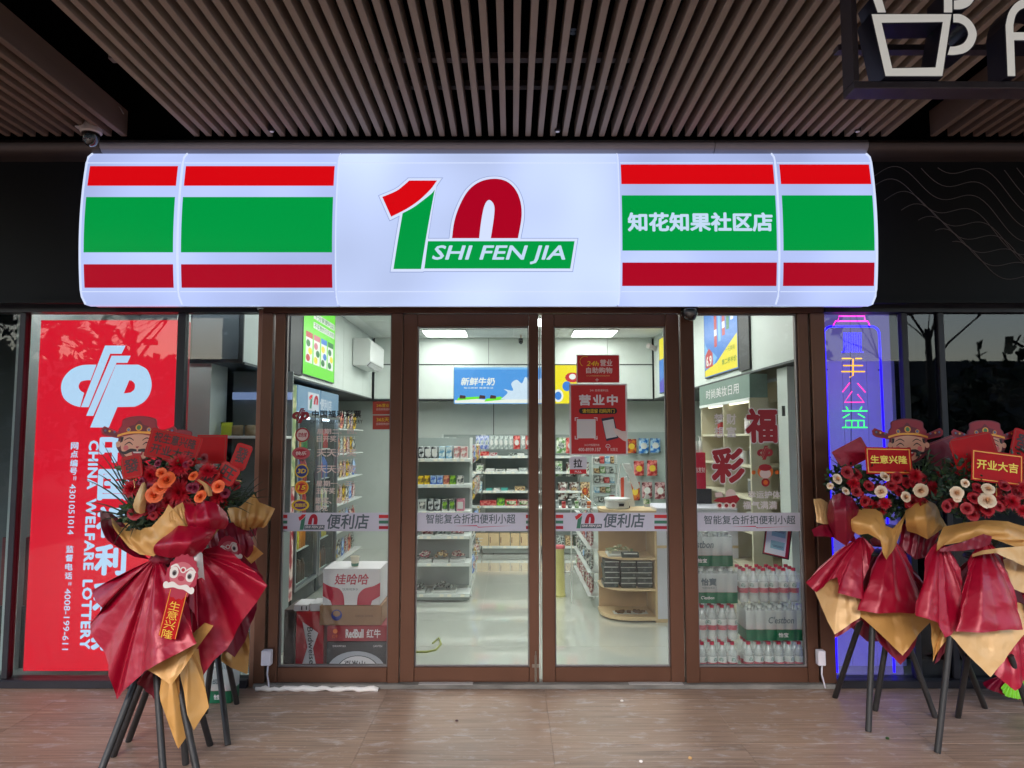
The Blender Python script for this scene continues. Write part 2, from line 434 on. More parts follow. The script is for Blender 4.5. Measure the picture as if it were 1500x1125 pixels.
# left bay: fascia board, then slats
bx('fascia_board', SLATW, cl, -2.525, -2.485, YF, YE, zs, zs + .17, bevel=.003)
x = -2.60; first = True
while x > -5.6:
    if first: s1.location = (x, 0, 0); first = False
    else: link('slat', s1.data, cl, (x, 0, RN.uniform(-.002, .002)))
    x -= .082
bx('fascia_board', SLATW, cl, 2.70, 2.74, YF, YE, zs, zs + .17, bevel=.003)
x = 2.83
while x < 5.6:
    link('slat', s1.data, cl, (x, 0, RN.uniform(-.002, .002))); x += .082
for yy, x0, x1, zz in ((-1.0, -2.2, 2.5, zs + .12), (-.62, -1.25, .85, zs + .16), (-2.3, -5.4, 5.4, zs + .12), (-3.6, -5.4, 5.4, zs + .12), (-4.9, -5.4, 5.4, zs + .12)):
    bx('carrier_rail', PC('rail_paint', 104, 92, 88, .6), cl, x0, x1, yy - .03, yy + .02, zz, zz + .035)
vd = thing('roof', 'black painted void and roof slab above the slats', None, (0, 0, 0), kind='structure')
bx('roof_slab', VOID, vd, -6.2, 6.2, YF - .1, .3, 4.3, 4.5)
bx('roof_edge', SLATW, vd, -6.2, 6.2, YF - .14, YF - .02, 3.5, 4.5)
bx('void_side', VOID, vd, -6.2, -6.1, YF, .3, 3.5, 4.3); bx('void_side', VOID, vd, 6.1, 6.2, YF, .3, 3.5, 4.3)
bx('void_back', VOID, vd, -6.1, 6.1, -.12, .3, 3.60, 4.3)
dct = MB().box(-3.3, -1.6, -1.7, -1.35, 3.95, 4.2).build('air_duct', PC('duct_zinc', 92, 92, 100, .5, metal=.5, var=.1), None, bevel=.01)
tag(dct, 'grey metal duct up in the dark gap of the slat ceiling', 'duct')
# small fittings tucked above the slats
for i, (u, v, lab) in enumerate([(265, 15, 'black round sprinkler fitting between the slats at the upper left'), (835, 55, 'black clover shaped fitting behind the slats above the red zero')]):
    p = P(u, v, -1.9 if i == 0 else -1.3)
    t = thing('ceiling_fitting', lab, 'ceiling fitting', (p.x, p.y, zs + .11))
    m = MB()
    for k in range(4):
        a = math.pi/4 + k*math.pi/2
        m.lathe([(.016, 0), (.02, .01), (.016, .03)], (p.x+.022*math.cos(a), p.y+.022*math.sin(a), zs+.11), 8)
    m.build('spout', DARKM, t); MB().tube([(p.x, p.y, zs+.14), (p.x, p.y, 4.29)], .008, 6).build('drop_pipe', DARKM, t)
for i, u in enumerate((401, 816, 1252)):
    p = P(u, 196, -.36)
    t = thing('spotlight', 'small %s recessed spotlight at the slat ends above the %s of the sign' % (('leftmost', 'middle', 'rightmost')[i], ('striped panel', 'white logo panel', 'far striped panel')[i]), 'spotlight', (p.x, -.40, zs - .012))
    MB().lathe([(.014, 0), (.019, .004), (.019, .05)], (p.x, -.40, zs-.012), 14).build('housing', DARKM, t)
    MB().lathe([(.013, -.001), (.013, .001)], (p.x, -.40, zs-.013), 14).build('lens', PC('lens_white', 235, 235, 240, .2), t)
m = MB(); a = P(163, 152, -.42)
m.tube([P(163, 152, -.42), P(170, 153, -.42), P(176, 158, -.42), P(181, 167, -.42)], .003, 6)
tag(m.build('loose_cable', PC('grey_cable', 150, 140, 140, .5), None, smooth=True), 'loop of grey cable hanging over the brown fascia board', 'cable')

# steel beam under the slat ends
bm_ = thing('beam', 'rounded steel beam running above the lit sign', 'beam', (0, -.2, 3.43))
prof = [(-.13, 3.545), (-.25, 3.545), (-.285, 3.53), (-.30, 3.505), (-.295, 3.48), (-.27, 3.455), (-.21, 3.445), (-.13, 3.445)]
def beamseg(x0, x1, name, mat):
    m = MB(); n = len(prof)
    m.add([(x0, p[0], p[1]) for p in prof] + [(x1, p[0], p[1]) for p in prof],
          [(i, (i+1) % n, n + (i+1) % n, n + i)[::-1] for i in range(n)] + [tuple(range(n)), tuple(range(n, 2*n))[::-1]])
    return m.build(name, mat, bm_, smooth='auto')
xb0, xb1 = P(145, 210, -.3).x, P(1273, 210, -.3).x
beamseg(xb0, 1.31, 'steel_cover', STEEL); beamseg(1.314, xb1, 'steel_cover', STEEL)
beamseg(-6, xb0 - .003, 'painted_cover', STEELB); beamseg(xb1 + .003, 6, 'painted_cover', STEELB)

# black cladding walls each side of the sign
zc0 = 2.50
wl = bx('wall_left', BLACKP, None, -6, -2.62, -.13, .12, zc0, 3.60); tag(wl, 'black panelled wall to the left of the lit sign', 'wall', kind='structure')
wc = bx('wall_centre', BLACKP, None, -2.615, 2.345, -.13, .12, 2.50, 3.60); tag(wc, 'dark wall band hidden behind the lit sign', 'wall', kind='structure')
wr = bx('wall_right', BLACKP, None, 2.35, 6, -.13, .12, zc0, 3.60); tag(wr, 'black wall with thin grey wavy contour lines right of the sign', 'wall', kind='structure')
wm = MB()
LINEM = PC('contour_line', 90, 84, 84, .5)
for k in range(15):
    pts = []
    for i in range(70):
        s = i / 69
        u = 1270 + s * 420
        v = 190 + k * 21 - 110 + s * 150 + 16 * math.sin(s * 22 + k * .30) * (1 - .15 * s) + 10 * math.sin(s * 9 + 1 + k*.2)
        if k > 9: u = u + (k - 9) * 25
        p = P(u, v, -.13)
        if 2.56 < p.z < 3.42 and 2.36 < p.x < 5.9: pts.append((p.x, -.1315, p.z))
        else:
            if len(pts) > 3: wm.tube(pts, .0022, 4)
            pts = []
    if len(pts) > 3: wm.tube(pts, .0022, 4)
o = wm.build('contour_lines', LINEM, None, kind='stuff'); o.parent = wr
bx('soffit_strip', BLACKP, wl, -6, -2.62, -.16, -.12, 2.485, 2.51); bx('soffit_strip', BLACKP, wr, 2.35, 6, -.16, -.12, 2.485, 2.51)
# dark transom above all windows
# ------------------------------------------------------------------ interior shell
ZC = 3.02; XL, XR, YB = -2.75, 2.85, 5.72
def wall(name, lab, *a):
    o = bx(name, WALLP, None, *a); tag(o, lab, 'wall', kind='structure'); return o
wall('back_wall', 'pale grey green back wall of the shop', -3.6, 3.6, YB, YB + .1, 0, ZC + .1)
wall('side_wall_left', 'pale left side wall of the shop', -3.55, -3.45, .30, YB, 0, ZC + .1)
wall('side_wall_right', 'pale right side wall of the shop', XR, XR + .1, 1.2, YB, 0, ZC + .1)
bkl = thing('bulkhead_left', 'white panelled bulkhead above the drinks coolers', 'bulkhead', (-2.2, .4, 2.15), kind='structure')
bkr = thing('bulkhead_right', 'white panelled bulkhead above the display cabinet', 'bulkhead', (2.2, .3, 2.15), kind='structure')
bkb = thing('bulkhead_back', 'white panelled bulkhead along the back wall', 'bulkhead', (0, 5.5, 2.15), kind='structure')
ZB = 2.15
def seg_panels(par, ax, fixed0, fixed1, cuts, z0, z1, gap=.006):
    for a, b in zip(cuts[:-1], cuts[1:]):
        if ax == 'y': bx('panel', WALLP, par, fixed0, fixed1, a + gap/2, b - gap/2, z0, z1)
        else: bx('panel', WALLP, par, a + gap/2, b - gap/2, fixed0, fixed1, z0, z1)
bx('core', TRIMD, bkl, -2.74, -1.985, .43, YB, ZB, ZC); seg_panels(bkl, 'y', -1.985, -1.97, [.43, .74, 1.05, 2.3, 3.5, 4.6, 5.2], ZB+.004, ZC)
bx('edge_trim', TRIMD, bkl, -1.972, -1.962, .43, 5.2, ZB-.006, ZB+.012)
bx('end_panel', PC('smoked_panel', 84, 92, 96, .25, var=.1, vs=3), bkl, -2.34, -2.0, .405, .43, ZB + .03, 2.6)
bx('end_frame', TRIMD, bkl, -2.36, -1.97, .412, .43, ZB, 2.9)
bx('core', TRIMD, bkr, 2.015, 2.84, .22, YB, ZB, ZC); seg_panels(bkr, 'y', 2.0, 2.015, [.22, 1.25, 2.35, 3.5, 4.6, 5.2], ZB+.004, ZC)
bx('edge_trim', TRIMD, bkr, 1.992, 2.002, .22, 5.2, ZB-.006, ZB+.010)
bx('core', TRIMD, bkb, -1.96, 1.99, 5.235, YB, ZB, ZC)
zm = P(700, 534, 5.2).z
seg_panels(bkb, 'x', 5.215, 5.235, [-1.94, -.33, 1.35, 1.98], zm+.008, ZC); seg_panels(bkb, 'x', 5.215, 5.235, [-1.94, -.82, .49, 1.15, 1.98], ZB+.004, zm-.008)
bx('edge_trim', TRIMD, bkb, -1.95, 1.99, 5.205, 5.215, ZB-.010, ZB+.008)
bx('edge_trim', TRIMD, bkb, -1.95, 1.99, 5.212, 5.22, zm-.008, zm+.008)
bx('wall_joint', TRIMD, bkb, -.275, -.265, YB-.004, YB-.001, .02, ZB)
# piers right behind the shop glass
o = bx('pier_left', WALLP, None, -2.46, -2.20, .42, .72, 0, ZC); tag(o, 'pale pier standing behind the left window beside the red light box', 'pier', kind='structure')
o = bx('pier_right', WALLP, None, 2.06, 2.32, .55, .75, 0, ZB-.01); tag(o, 'white pier behind the right side light with a grey switch', 'pier', kind='structure')
p = P(1148, 602, .54)
sw = thing('wall_switch', 'small grey switch plate on the white pier beside the display cabinet', 'switch', (p.x, .545, p.z))
bx('plate', PC('switch_grey', 96, 104, 98, .4), sw, p.x-.012, p.x+.012, .54, .55, p.z-.038, p.z+.038, bevel=.002)
bx('rocker', PC('switch_dark', 70, 78, 74, .4), sw, p.x-.007, p.x+.007, .536, .541, p.z-.02, p.z+.02)
# suspended ceiling
sl = bx('shop_ceiling', TEETH, None, -3.5, 2.85, .20, YB, ZC + .002, ZC + .1); tag(sl, 'white suspended tile ceiling of the shop', kind='structure')
tiles = None; LAMPS = [(-.895, 4.72), (1.10, 4.72), (-.895, 2.9), (1.10, 2.9), (-.895, 1.1), (1.10, 1.1), (.1, 3.8), (.1, 2.0), (-.895, 2.0), (1.1, 2.0), (-.895, 3.8), (1.1, 3.8)]
for i in range(-4, 5):
    for j in range(9):
        cx, cyy = -.895 + .005 + i * .61 + (0 if i < 9 else 0), 4.72 + (j - 7) * .61
        if cx < -1.9 or cx > 2 or cyy > 5.15: continue
        if any(abs(cx-a) < .5 and abs(cyy-b) < .31 for a, b in LAMPS): continue
        if tiles is None:
            tiles = MB().box(-.30, .30, -.30, .30, ZC-.004, ZC+.001).build('tile', CEILT, None, bevel=.002); tiles.parent = sl; tiles.location = (cx, cyy, 0)
        else: link('tile', tiles.data, sl, (cx, cyy, RN.uniform(-.001, .001)))
LEDP = EM('led_panel', 255, 255, 255, 14.5)
LEDP.node_tree.nodes['Principled BSDF'].inputs['Emission Color'].default_value = (.975, 1, .97, 1)
nm = {0: 'lit square ceiling panel seen through the left door', 1: 'lit square ceiling panel seen through the right door'}
lp = None
for i, (a, b) in enumerate(LAMPS):
    lab = nm.get(i, 'lit square ceiling panel out of sight above the door heads')
    if lp is None:
        lp = thing('ceiling_light', lab, 'ceiling light', (a, b, ZC-.014))
        bx('diffuser', LEDP, lp, a-.28, a+.28, b-.28, b+.28, ZC-.013, ZC-.006)
        f = MB().box(a-.30, a+.30, b-.30, b-.28, ZC-.016, ZC).box(a-.30, a+.30, b+.28, b+.30, ZC-.016, ZC).box(a-.30, a-.28, b-.28, b+.28, ZC-.016, ZC).box(a+.28, a+.30, b-.28, b+.28, ZC-.016, ZC)
        f.build('frame', TEETH, lp)
        base = lp
    else: dup(base, (a, b, ZC-.014), label=lab, group='ceiling panels above the door heads' if i > 1 else None)

# ------------------------------------------------------------------ shop front in bronze aluminium
ZT = 2.478; ZG0, ZG1 = .126, 2.432
def fr(name, par, x0, x1, z0, z1, y0=-.05, y1=.05, bv=.003, mat=None): return bx(name, mat or BRONZE, par, x0, x1, y0, y1, z0, z1, bevel=bv)
sf = thing('storefront', 'bronze aluminium storefront with two glazed side lights', 'shop front', (0, 0, 0))
x_l0, x_l1, x_m0, x_m1, x_n0, x_n1, x_r0, x_r1 = -1.668, -1.52, -.806, -.731, 1.123, 1.212, 1.915, 2.09
fr('head_rail', sf, x_l0, x_r1, 2.440, ZT + .03, -.045, .05)
fr('post', sf, x_l0, -1.598, .029, 2.439); fr('post', sf, -1.585, x_l1, .029, 2.439, -.035)
fr('post', sf, x_m0, x_m1, .029, 2.439, -.042); fr('post', sf, x_n0 + .004, x_n1, .029, 2.439, -.040)
fr('post', sf, x_r0, 1.985, .029, 2.439, -.035); fr('post', sf, 1.996, x_r1, .029, 2.439)
fr('sill_rail', sf, x_l1+.002, x_m0-.002, .029, .124, -.032); fr('sill_rail', sf, x_n1+.002, x_r0-.002, .029, .124, -.032)
for a, b in ((x_l1, x_m0), (x_n1, x_r0)):
    bx('glass_pane', GLASS, sf, a+.001, b-.001, -.004, .004, .124, 2.439)
    m = MB().box(a+.002, a+.010, -.014, .014, .1245, 2.438).box(b-.010, b-.002, -.014, .014, .1245, 2.438).box(a+.010, b-.010, -.014, .014, .1245, .132).box(a+.010, b-.010, -.014, .014, 2.430, 2.438)
    m.build('gasket', PC('grey_gasket', 120, 112, 112, .6), sf)
# outer jamb returns next to the windows
fr('jamb', sf, -1.702, x_l0-.003, 0, 2.47, -.03, .05, mat=PC('bronze_light', 150, 108, 88, .4, metal=.25, var=.1, vs=2, stretch=(1, 1, .3)))
def door(x0, x1, gx0, gx1, lab, hinge):
    d = thing('door', lab, 'door', ((x0+x1)/2, 0, .03))
    w = .058; zt = 2.435; zb = .031
    fr('stile', d, x0, gx0, zb, zt, -.030, .025); fr('stile', d, gx1, x1, zb, zt, -.030, .025)
    fr('top_rail', d, gx0+.001, gx1-.001, 2.352, zt, -.028, .024); fr('bottom_rail', d, gx0+.001, gx1-.001, zb, .124, -.028, .024)
    bx('glass_pane', GLASS, d, gx0+.001, gx1-.001, -.004, .004, .125, 2.351)
    m = MB().box(gx0+.002, gx0+.008, -.012, .012, .1255, 2.350).box(gx1-.008, gx1-.002, -.012, .012, .1255, 2.350)
    m.box(gx0+.008, gx1-.008, -.012, .012, .1255, .132).box(gx0+.008, gx1-.008, -.012, .012, 2.344, 2.350)
    m.build('gasket', MATS['grey_gasket'], d)
    return d, gx0, gx1
dl, a, b = door(-.727, .176, -.634, .112, 'left glazed bronze door of the pair with a narrow steel bolt', 0)
dr, c, e = door(.198, 1.118, .281, 1.030, 'right glazed bronze door of the pair with red posters on its glass', 1)
# floor bolt on the left door
m = MB().box(.146, .160, -.036, -.0305, .03, .20); m.box(.130, .176, -.036, -.031, .125, .145); m.tube([(.153, -.042, .02), (.153, -.042, .23)], .0045, 6)
m.build('floor_bolt', PC('bolt_steel', 150, 140, 128, .35, metal=.8), dl)
# light showing through the slots beside the doors, put in as pale strips
for x in (-.7290, .187, 1.1205): bx('brush_seal', PC('brush_white', 210, 200, 190, .8), sf, x-.0025, x+.0025, -.012, .012, .06, 2.42)

# left and right windows
wf = thing('left_window', 'dark framed window showing the red light box', 'window', (-3, 0, 0))
bx('sill', DARKM, wf, -6, -1.705, -.06, .06, 0, .05, bevel=.004); bx('head', DARKM, wf, -6, -1.705, -.05, .05, 2.445, 2.498)
for x0, x1 in ((-3.305, -3.265), (-2.245, -2.192), (-5.2, -5.15)): bx('mullion', DARKM, wf, x0, x1, -.03, .03, .051, 2.444, bevel=.003)
bx('glass_pane', GLASSD, wf, -5.149, -3.306, -.004, .004, .051, 2.444)
bx('glass_pane', GLASSD, wf, -3.264, -2.246, -.004, .004, .051, 2.444)
bx('glass_pane', GLASSD, wf, -2.191, -1.706, -.004, .004, .051, 2.444)
wg = thing('right_window', 'dark tinted window behind the neon sign', 'window', (3, 0, 0))
bx('sill', DARKM, wg, 2.095, 6, -.06, .06, 0, .05, bevel=.004); bx('head', DARKM, wg, 2.095, 6, -.05, .05, 2.445, 2.498)
for x0, x1 in ((2.615, 2.655), (2.86, 2.90), (5.2, 5.25)): bx('mullion', DARKM, wg, x0, x1, -.03, .03, .051, 2.444, bevel=.003)
bx('glass_pane', GLASSD, wg, 2.095, 2.614, -.004, .004, .051, 2.444)
bx('glass_pane', GLASSR, wg, 2.656, 2.859, -.004, .004, .051, 2.444)
bx('glass_pane', GLASSR, wg, 2.901, 5.199, -.004, .004, .051, 2.444)
o = bx('partition_left', PC('room_grey', 92, 98, 98, .7, var=.1, vs=1), None, -6, -3.0, 1.4, 1.5, 0, 2.49); tag(o, 'dim grey partition behind the leftmost window', 'partition', kind='structure')
o = bx('partition_right', BLACKP, None, 2.67, 6, .55, .65, 0, 2.49); tag(o, 'black partition behind the right window', 'partition', kind='structure')
# white boards behind the neon
pb = thing('white_board_wall', 'white boards standing behind the neon bottle sign', 'board wall', (2.3, .28, 0), kind='structure')
for x0, x1 in ((2.05, 2.165), (2.17, 2.33), (2.335, 2.50), (2.505, 2.70)): bx('board', PC('board_white', 206, 206, 222, .5), pb, x0, x1, .24, .27, .05, 2.44)
# rooms closed at the sides so that no daylight leaks in
o = bx('party_wall_left', VOID, None, -6.1, -6, -.13, 6, -.1, 3.6); tag(o, 'dark end wall of the building on the left', 'wall', kind='structure')
o = bx('party_wall_right', VOID, None, 6, 6.1, -.13, 6, -.1, 3.6); tag(o, 'dark end wall of the building on the right', 'wall', kind='structure')
o = bx('upper_floor', VOID, None, -6, 6, .121, 6, 3.2, 3.6); tag(o, 'floor slab above the shop', None, kind='structure')

for x0, x1, lab in ((-3.2, -1.8, 'added unseen white light batten above the left window bay'), (2.12, 2.62, 'added unseen short light batten above the boards behind the neon sign')):  # battens added out of view to brighten the two window bays
    t = thing('added_batten_light', lab, 'ceiling light', ((x0+x1)/2, .3 if x0 < 0 else .13, 2.9)); yq = .20 if x0 < 0 else .12
    bx('housing', TEETH, t, x0, x1, yq-.04, yq+.04, 2.92, 2.96); bx('diffuser', EM('added_batten_led' if x0 < 0 else 'added_batten_led_bright', 250, 252, 255, 36.0 if x0 < 0 else 60.0), t, x0+.01, x1-.01, yq-.03, yq+.03, 2.84, 2.919)
    MB().tube([(x0+.1, yq, 2.96), (x0+.1, yq, 3.2)], .006, 6).build('rod', TEETH, t); MB().tube([(x1-.1, yq, 2.96), (x1-.1, yq, 3.2)], .006, 6).build('rod', TEETH, t)
# ------------------------------------------------------------------ the lit shop sign
SW = EM('sign_white', 186, 202, 252, .98); SWB = EM('sign_white_bright', 214, 226, 255, 1.0)
SR = EM('sign_red', 216, 8, 18, 1.0); SG = EM('sign_green', 0, 154, 66, 1.0); SD = EM('sign_dark_red', 172, 4, 34, 1.0)
SO = EM('sign_outline', 140, 156, 200, 1.0); SL = EM('sign_letter', 196, 220, 246, 1.0); SWC = EM('sign_white_centre', 198, 214, 255, 1.06)
# uneven LED backlight: real lamps behind the film, brighter in patches
for mm in (SW, SWC):
    t = mm.node_tree; b = t.nodes['Principled BSDF']; tc = t.nodes.new('ShaderNodeTexCoord'); no = t.nodes.new('ShaderNodeTexNoise'); no.inputs['Scale'].default_value = 1.3; no.inputs['Detail'].default_value = 1
    mr = t.nodes.new('ShaderNodeMapRange'); mr.inputs[1].default_value = .3; mr.inputs[2].default_value = .7; s = b.inputs['Emission Strength'].default_value; mr.inputs[3].default_value = s*.78; mr.inputs[4].default_value = s*1.15
    t.links.new(tc.outputs['Object'], no.inputs[0]); t.links.new(no.outputs[0], mr.inputs[0]); t.links.new(mr.outputs[0], b.inputs['Emission Strength'])
SZ0, SZ1 = P(630, 446, -.27).z, P(630, 224.5, -.26).z
SZC, SH = (SZ0+SZ1)/2, (SZ1-SZ0)/2
def prof_y(z):
    t = abs((z - SZC) / SH); y = -.350 + .052 * t * t
    if t > .87: y += ((t-.87)/.13)**1.7 * .045
    return y
def sfn(off): return lambda a, b: Vector((a, prof_y(b) - off, b))
def uz(v): return P(630, v, -.34).z
def ux(u, v=330): return P(u, v, -.34).x
sg = thing('shop_sign', 'long backlit shop sign with red and green stripes and the 10 logo', 'shop sign', (-.22, -.13, SZ0))
def strip(u0, u1, v0, v1, off, mat, name, n=14):
    z0, z1 = uz(v1), uz(v0); x0, x1 = ux(u0), ux(u1); m = MB(); f = sfn(off)
    zz = [z0 + (z1-z0)*i/n for i in range(n+1)]
    vs = []; 
    for z in zz: vs += [f(x0, z), f(x1, z)]
    return m.add(vs, [(2*i, 2*i+1, 2*i+3, 2*i+2) for i in range(n)]).build(name, mat, sg, smooth=True)
X0, X1 = ux(118), ux(1284)
segs = [(119, 261), (263, 491.5), (493.5, 906.5), (908.5, 1139), (1141, 1283)]
for i, (a, b) in enumerate(segs):
    x0, x1 = ux(a), ux(b); m = MB(); n = 26; f = sfn(0); vs = []
    for k in range(n+1):
        z = SZ0 + (SZ1-SZ0)*k/n; vs += [f(x0, z), f(x1, z), Vector((x0, -.20, z)), Vector((x1, -.20, z))]
    fs = []
    for k in range(n):
        q = 4*k; fs += [(q, q+1, q+5, q+4), (q+2, q, q+4, q+6), (q+1, q+3, q+7, q+5)]
    fs += [(0, 2, 3, 1), (4*n, 4*n+1, 4*n+3, 4*n+2)]
    m.add(vs, fs).build('light_panel', SWC if i == 2 else SW, sg, smooth='auto')
bx('back_case', PC('sign_case', 190, 194, 206, .4, metal=.4), sg, X0+.012, X1-.012, -.199, -.131, SZ0+.006, SZ1-.006, bevel=.004)
# bright seams and the bead lines along top and bottom
for u in (119.5, 262, 492.5, 907.5, 1140, 1282.5):
    m = MB(); x = ux(u); pts = [Vector((x, prof_y(z)-.003, z)) for z in [SZ0+.004 + (SZ1-SZ0-.008)*k/24 for k in range(25)]]
    m.tube(pts, .006 if u not in (492.5, 907.5) else .004, 6).build('seam_bead', SWB, sg, smooth=True)
for v in (236.5, 426):
    for a, b in segs:
        m = MB().tube([(ux(a)+.008, prof_y(uz(v))-.001, uz(v)), (ux(b)-.008, prof_y(uz(v))-.001, uz(v))], .003, 5); m.build('edge_bead', SWB, sg)
for (a, b) in ((125, 255.5), (267, 487.5), (911, 1136.5), (1146, 1279)):
    dv = -1 if a < 600 else 1.5
    strip(a, b, 240.5-dv, 271-dv, .002, SR, 'red_stripe'); strip(a, b, 288-dv, 369-dv, .002, SG, 'green_stripe'); strip(a, b, 386-dv, 419.5-dv, .002, SD, 'dark_red_stripe')
def lg(pts): return [(ux(540 + x/4.412, 240 + y/4.412), P(630, 240 + y/4.412, -.345).z) for x, y in pts]
def curve(pts, n=4):
    """Catmull-Rom smoothing of an open run of points"""
    out = []
    for i in range(len(pts)-1):
        p0 = pts[max(0, i-1)]; p1 = pts[i]; p2 = pts[i+1]; p3 = pts[min(len(pts)-1, i+2)]
        for k in range(n):
            t = k/n
            out.append(tuple(.5*((2*p1[j]) + (-p0[j]+p2[j])*t + (2*p0[j]-5*p1[j]+4*p2[j]-p3[j])*t*t + (-p0[j]+3*p1[j]-3*p2[j]+p3[j])*t**3) for j in (0, 1)))
    out.append(pts[-1]); return out
one_r = curve([(442, 105), (400, 165), (330, 235), (250, 292), (148, 345)]) + [(90, 215)] + curve([(90, 215), (180, 175), (230, 135), (262, 105)])[1:]
one_g = [(338, 678), (160, 678), (222, 322)] + curve([(222, 322), (290, 285), (360, 232), (410, 190), (428, 165)])[1:]
zero = curve([(540, 483), (555, 375), (590, 270), (645, 172), (720, 113), (810, 93), (890, 110), (948, 165), (982, 250), (988, 350), (965, 483)]) + [(790, 483)] + curve([(790, 483), (810, 350), (812, 275), (788, 238), (765, 243), (745, 285), (727, 380), (715, 483)])[1:]
bar = [(385, 502), (1330, 502), (1303, 675), (360, 675)]
logo_polys = [(one_r, SR), (one_g, SG), (zero, SD), (bar, SG)]
k = 0
for pl, mt in logo_polys:
    for gw, mat, off in ((21, SO, .0022), (17, SWB, .0034)):
        src = pl
        if pl is zero: src = curve([(540, 483), (555, 375), (590, 270), (645, 172), (720, 113), (810, 93), (890, 110), (948, 165), (982, 250), (988, 350), (965, 483)])
        q = grow(src, gw)
        sheet_curved(lg(q), sfn(off + k*.00022), mat, sg, 'logo_outline'); 
    sheet_curved(lg(pl), sfn(.0050 + k*.0001), mt, sg, 'logo_shape'); k += 1
q = curve([(765, 483), (786, 350), (790, 290), (780, 268), (766, 272), (752, 320), (742, 390), (732, 483)])
sheet_curved(lg(q), sfn(.0054), SWB, sg, 'logo_outline')
def lbox(x0, y0, x1, y1): a = lg([(x0, y1), (x1, y0)]); return (a[0][0], a[1][0], a[0][1], a[1][1])
text('SHI FEN JIA', lbox(410, 528, 1270, 648), sfn(.0062), SL, sg, bold=.022, shear=.22)
text('知花知果社区店', (ux(919), ux(1131), uz(340), uz(312)), sfn(.0035), SL, sg, bold=.045)

# ------------------------------------------------------------------ red light box of the lottery
LR = EM('lightbox_red', 234, 24, 48, 1.25); LW = EM('lightbox_white', 192, 220, 250, 1.35)
yb = .12
lbx = thing('light_box', 'tall glowing red lottery light box inside the left window', 'light box', (-2.8, yb, .02))
bxx = (-3.262, -2.262, .055, 2.418)
bx('case', PC('lightbox_case', 200, 60, 66, .4), lbx, bxx[0], bxx[1], yb+.002, yb+.09, bxx[2], bxx[3], bevel=.004)
card(bxx, flat(yb), LR, lbx, 'lit_face')
def pz(pts, s=3.75, ox=0, oy=375, y=yb-.002): return [tuple((lambda q: (q.x, q.z))(P(ox + a/s, oy + b/s, y))) for a, b in pts]
cpc = curve([(530, 597), (450, 600), (390, 625), (348, 672), (335, 725), (350, 780), (393, 815), (440, 830)]) + [(462, 752)] + curve([(462, 752), (441, 738), (432, 715), (445, 690), (480, 682), (497, 683)])[1:]
cp1 = [(577, 492), (690, 492), (668, 537), (605, 537), (487, 830), (445, 830)]
cp2 = [(613, 548), (718, 548), (700, 587), (640, 587), (512, 878), (473, 878)]
cpp = [(637, 597)] + curve([(760, 597), (808, 625), (832, 690), (825, 752), (790, 802), (740, 828)]) + [(645, 830), (598, 942), (495, 942)]
cph = [(710, 683)] + curve([(722, 684), (740, 702), (738, 732), (717, 750)]) + [(680, 755)]
def cp_logo(fn_pts, fn, mat, par):
    for l in (cpc, cp1, cp2): sheet([fn_pts(l)], fn, mat, par, 'emblem')
    sheet([fn_pts(cpp), fn_pts(cph)], fn, mat, par, 'emblem')
cp_logo(pz, flat(yb-.002), LW, lbx)
def lb(u0, v0, u1, v1): x0, x1, z0, z1 = box_at(u0, v0, u1, v1, yb); return (x0, x1, z0, z1)
def lbt(s, u, v0, v1, w, rot=0, bold=.0, lsp=1.0):
    # a column of text following the upright (x at mid height)
    x = P(u, (v0+v1)/2, yb).x; z0, z1 = P(u, v1, yb).z, P(u, v0, yb).z; hw = w/1040*4.87/2
    return text(s, (x-hw, x+hw, z0, z1), flat(yb-.002), LW, lbx, bold=bold, rot=rot, lsp=lsp)
# positions on one plumb line each (u drifts left going down in the photograph)
def colx(u_top, v_top): return P(u_top, v_top, yb).x
xa = colx(109.5, 655); xe = colx(136, 690); xc = colx(169, 650)
def put(s, x, v0, v1, w, rot=0, bold=0, lsp=1.0):
    zt, zb = P(750, v0, yb).z, P(750, v1, yb).z; hw = w/1040*4.87/2
    text(s, (x-hw, x+hw, zb, zt), flat(yb-.002), LW, lbx, bold=bold, rot=rot, lsp=lsp)
for ch, v in zip('网点编号', (653, 665, 678, 690)): put(ch, xa, v-5, v+5.5, 11, bold=.03)
for ch, v in zip('监督电话', (804, 817, 830, 843)): put(ch, xa, v-5, v+5.5, 11, bold=.03)
put(':', xa+.012, 697, 704, 4, rot=-90, bold=.03); put(':', xa+.012, 852, 858, 4, rot=-90, bold=.03)
put('4301051014', xa, 709, 783, 9, rot=-90, bold=.01); put('4008-199-611', xa, 862, 952, 9, rot=-90, bold=.01)
put('CHINA', xe, 645, 717, 15, rot=-90, bold=.05, lsp=1.1); put('WELFARE', xe, 730, 835, 15, rot=-90, bold=.05, lsp=1.1); put('LOTTERY', xe, 849, 951, 15, rot=-90, bold=.05, lsp=1.1)
for i, ch in enumerate('中国福利彩票'): put(ch, xc, 656+i*55-24, 656+i*55+22, 46, bold=.05)

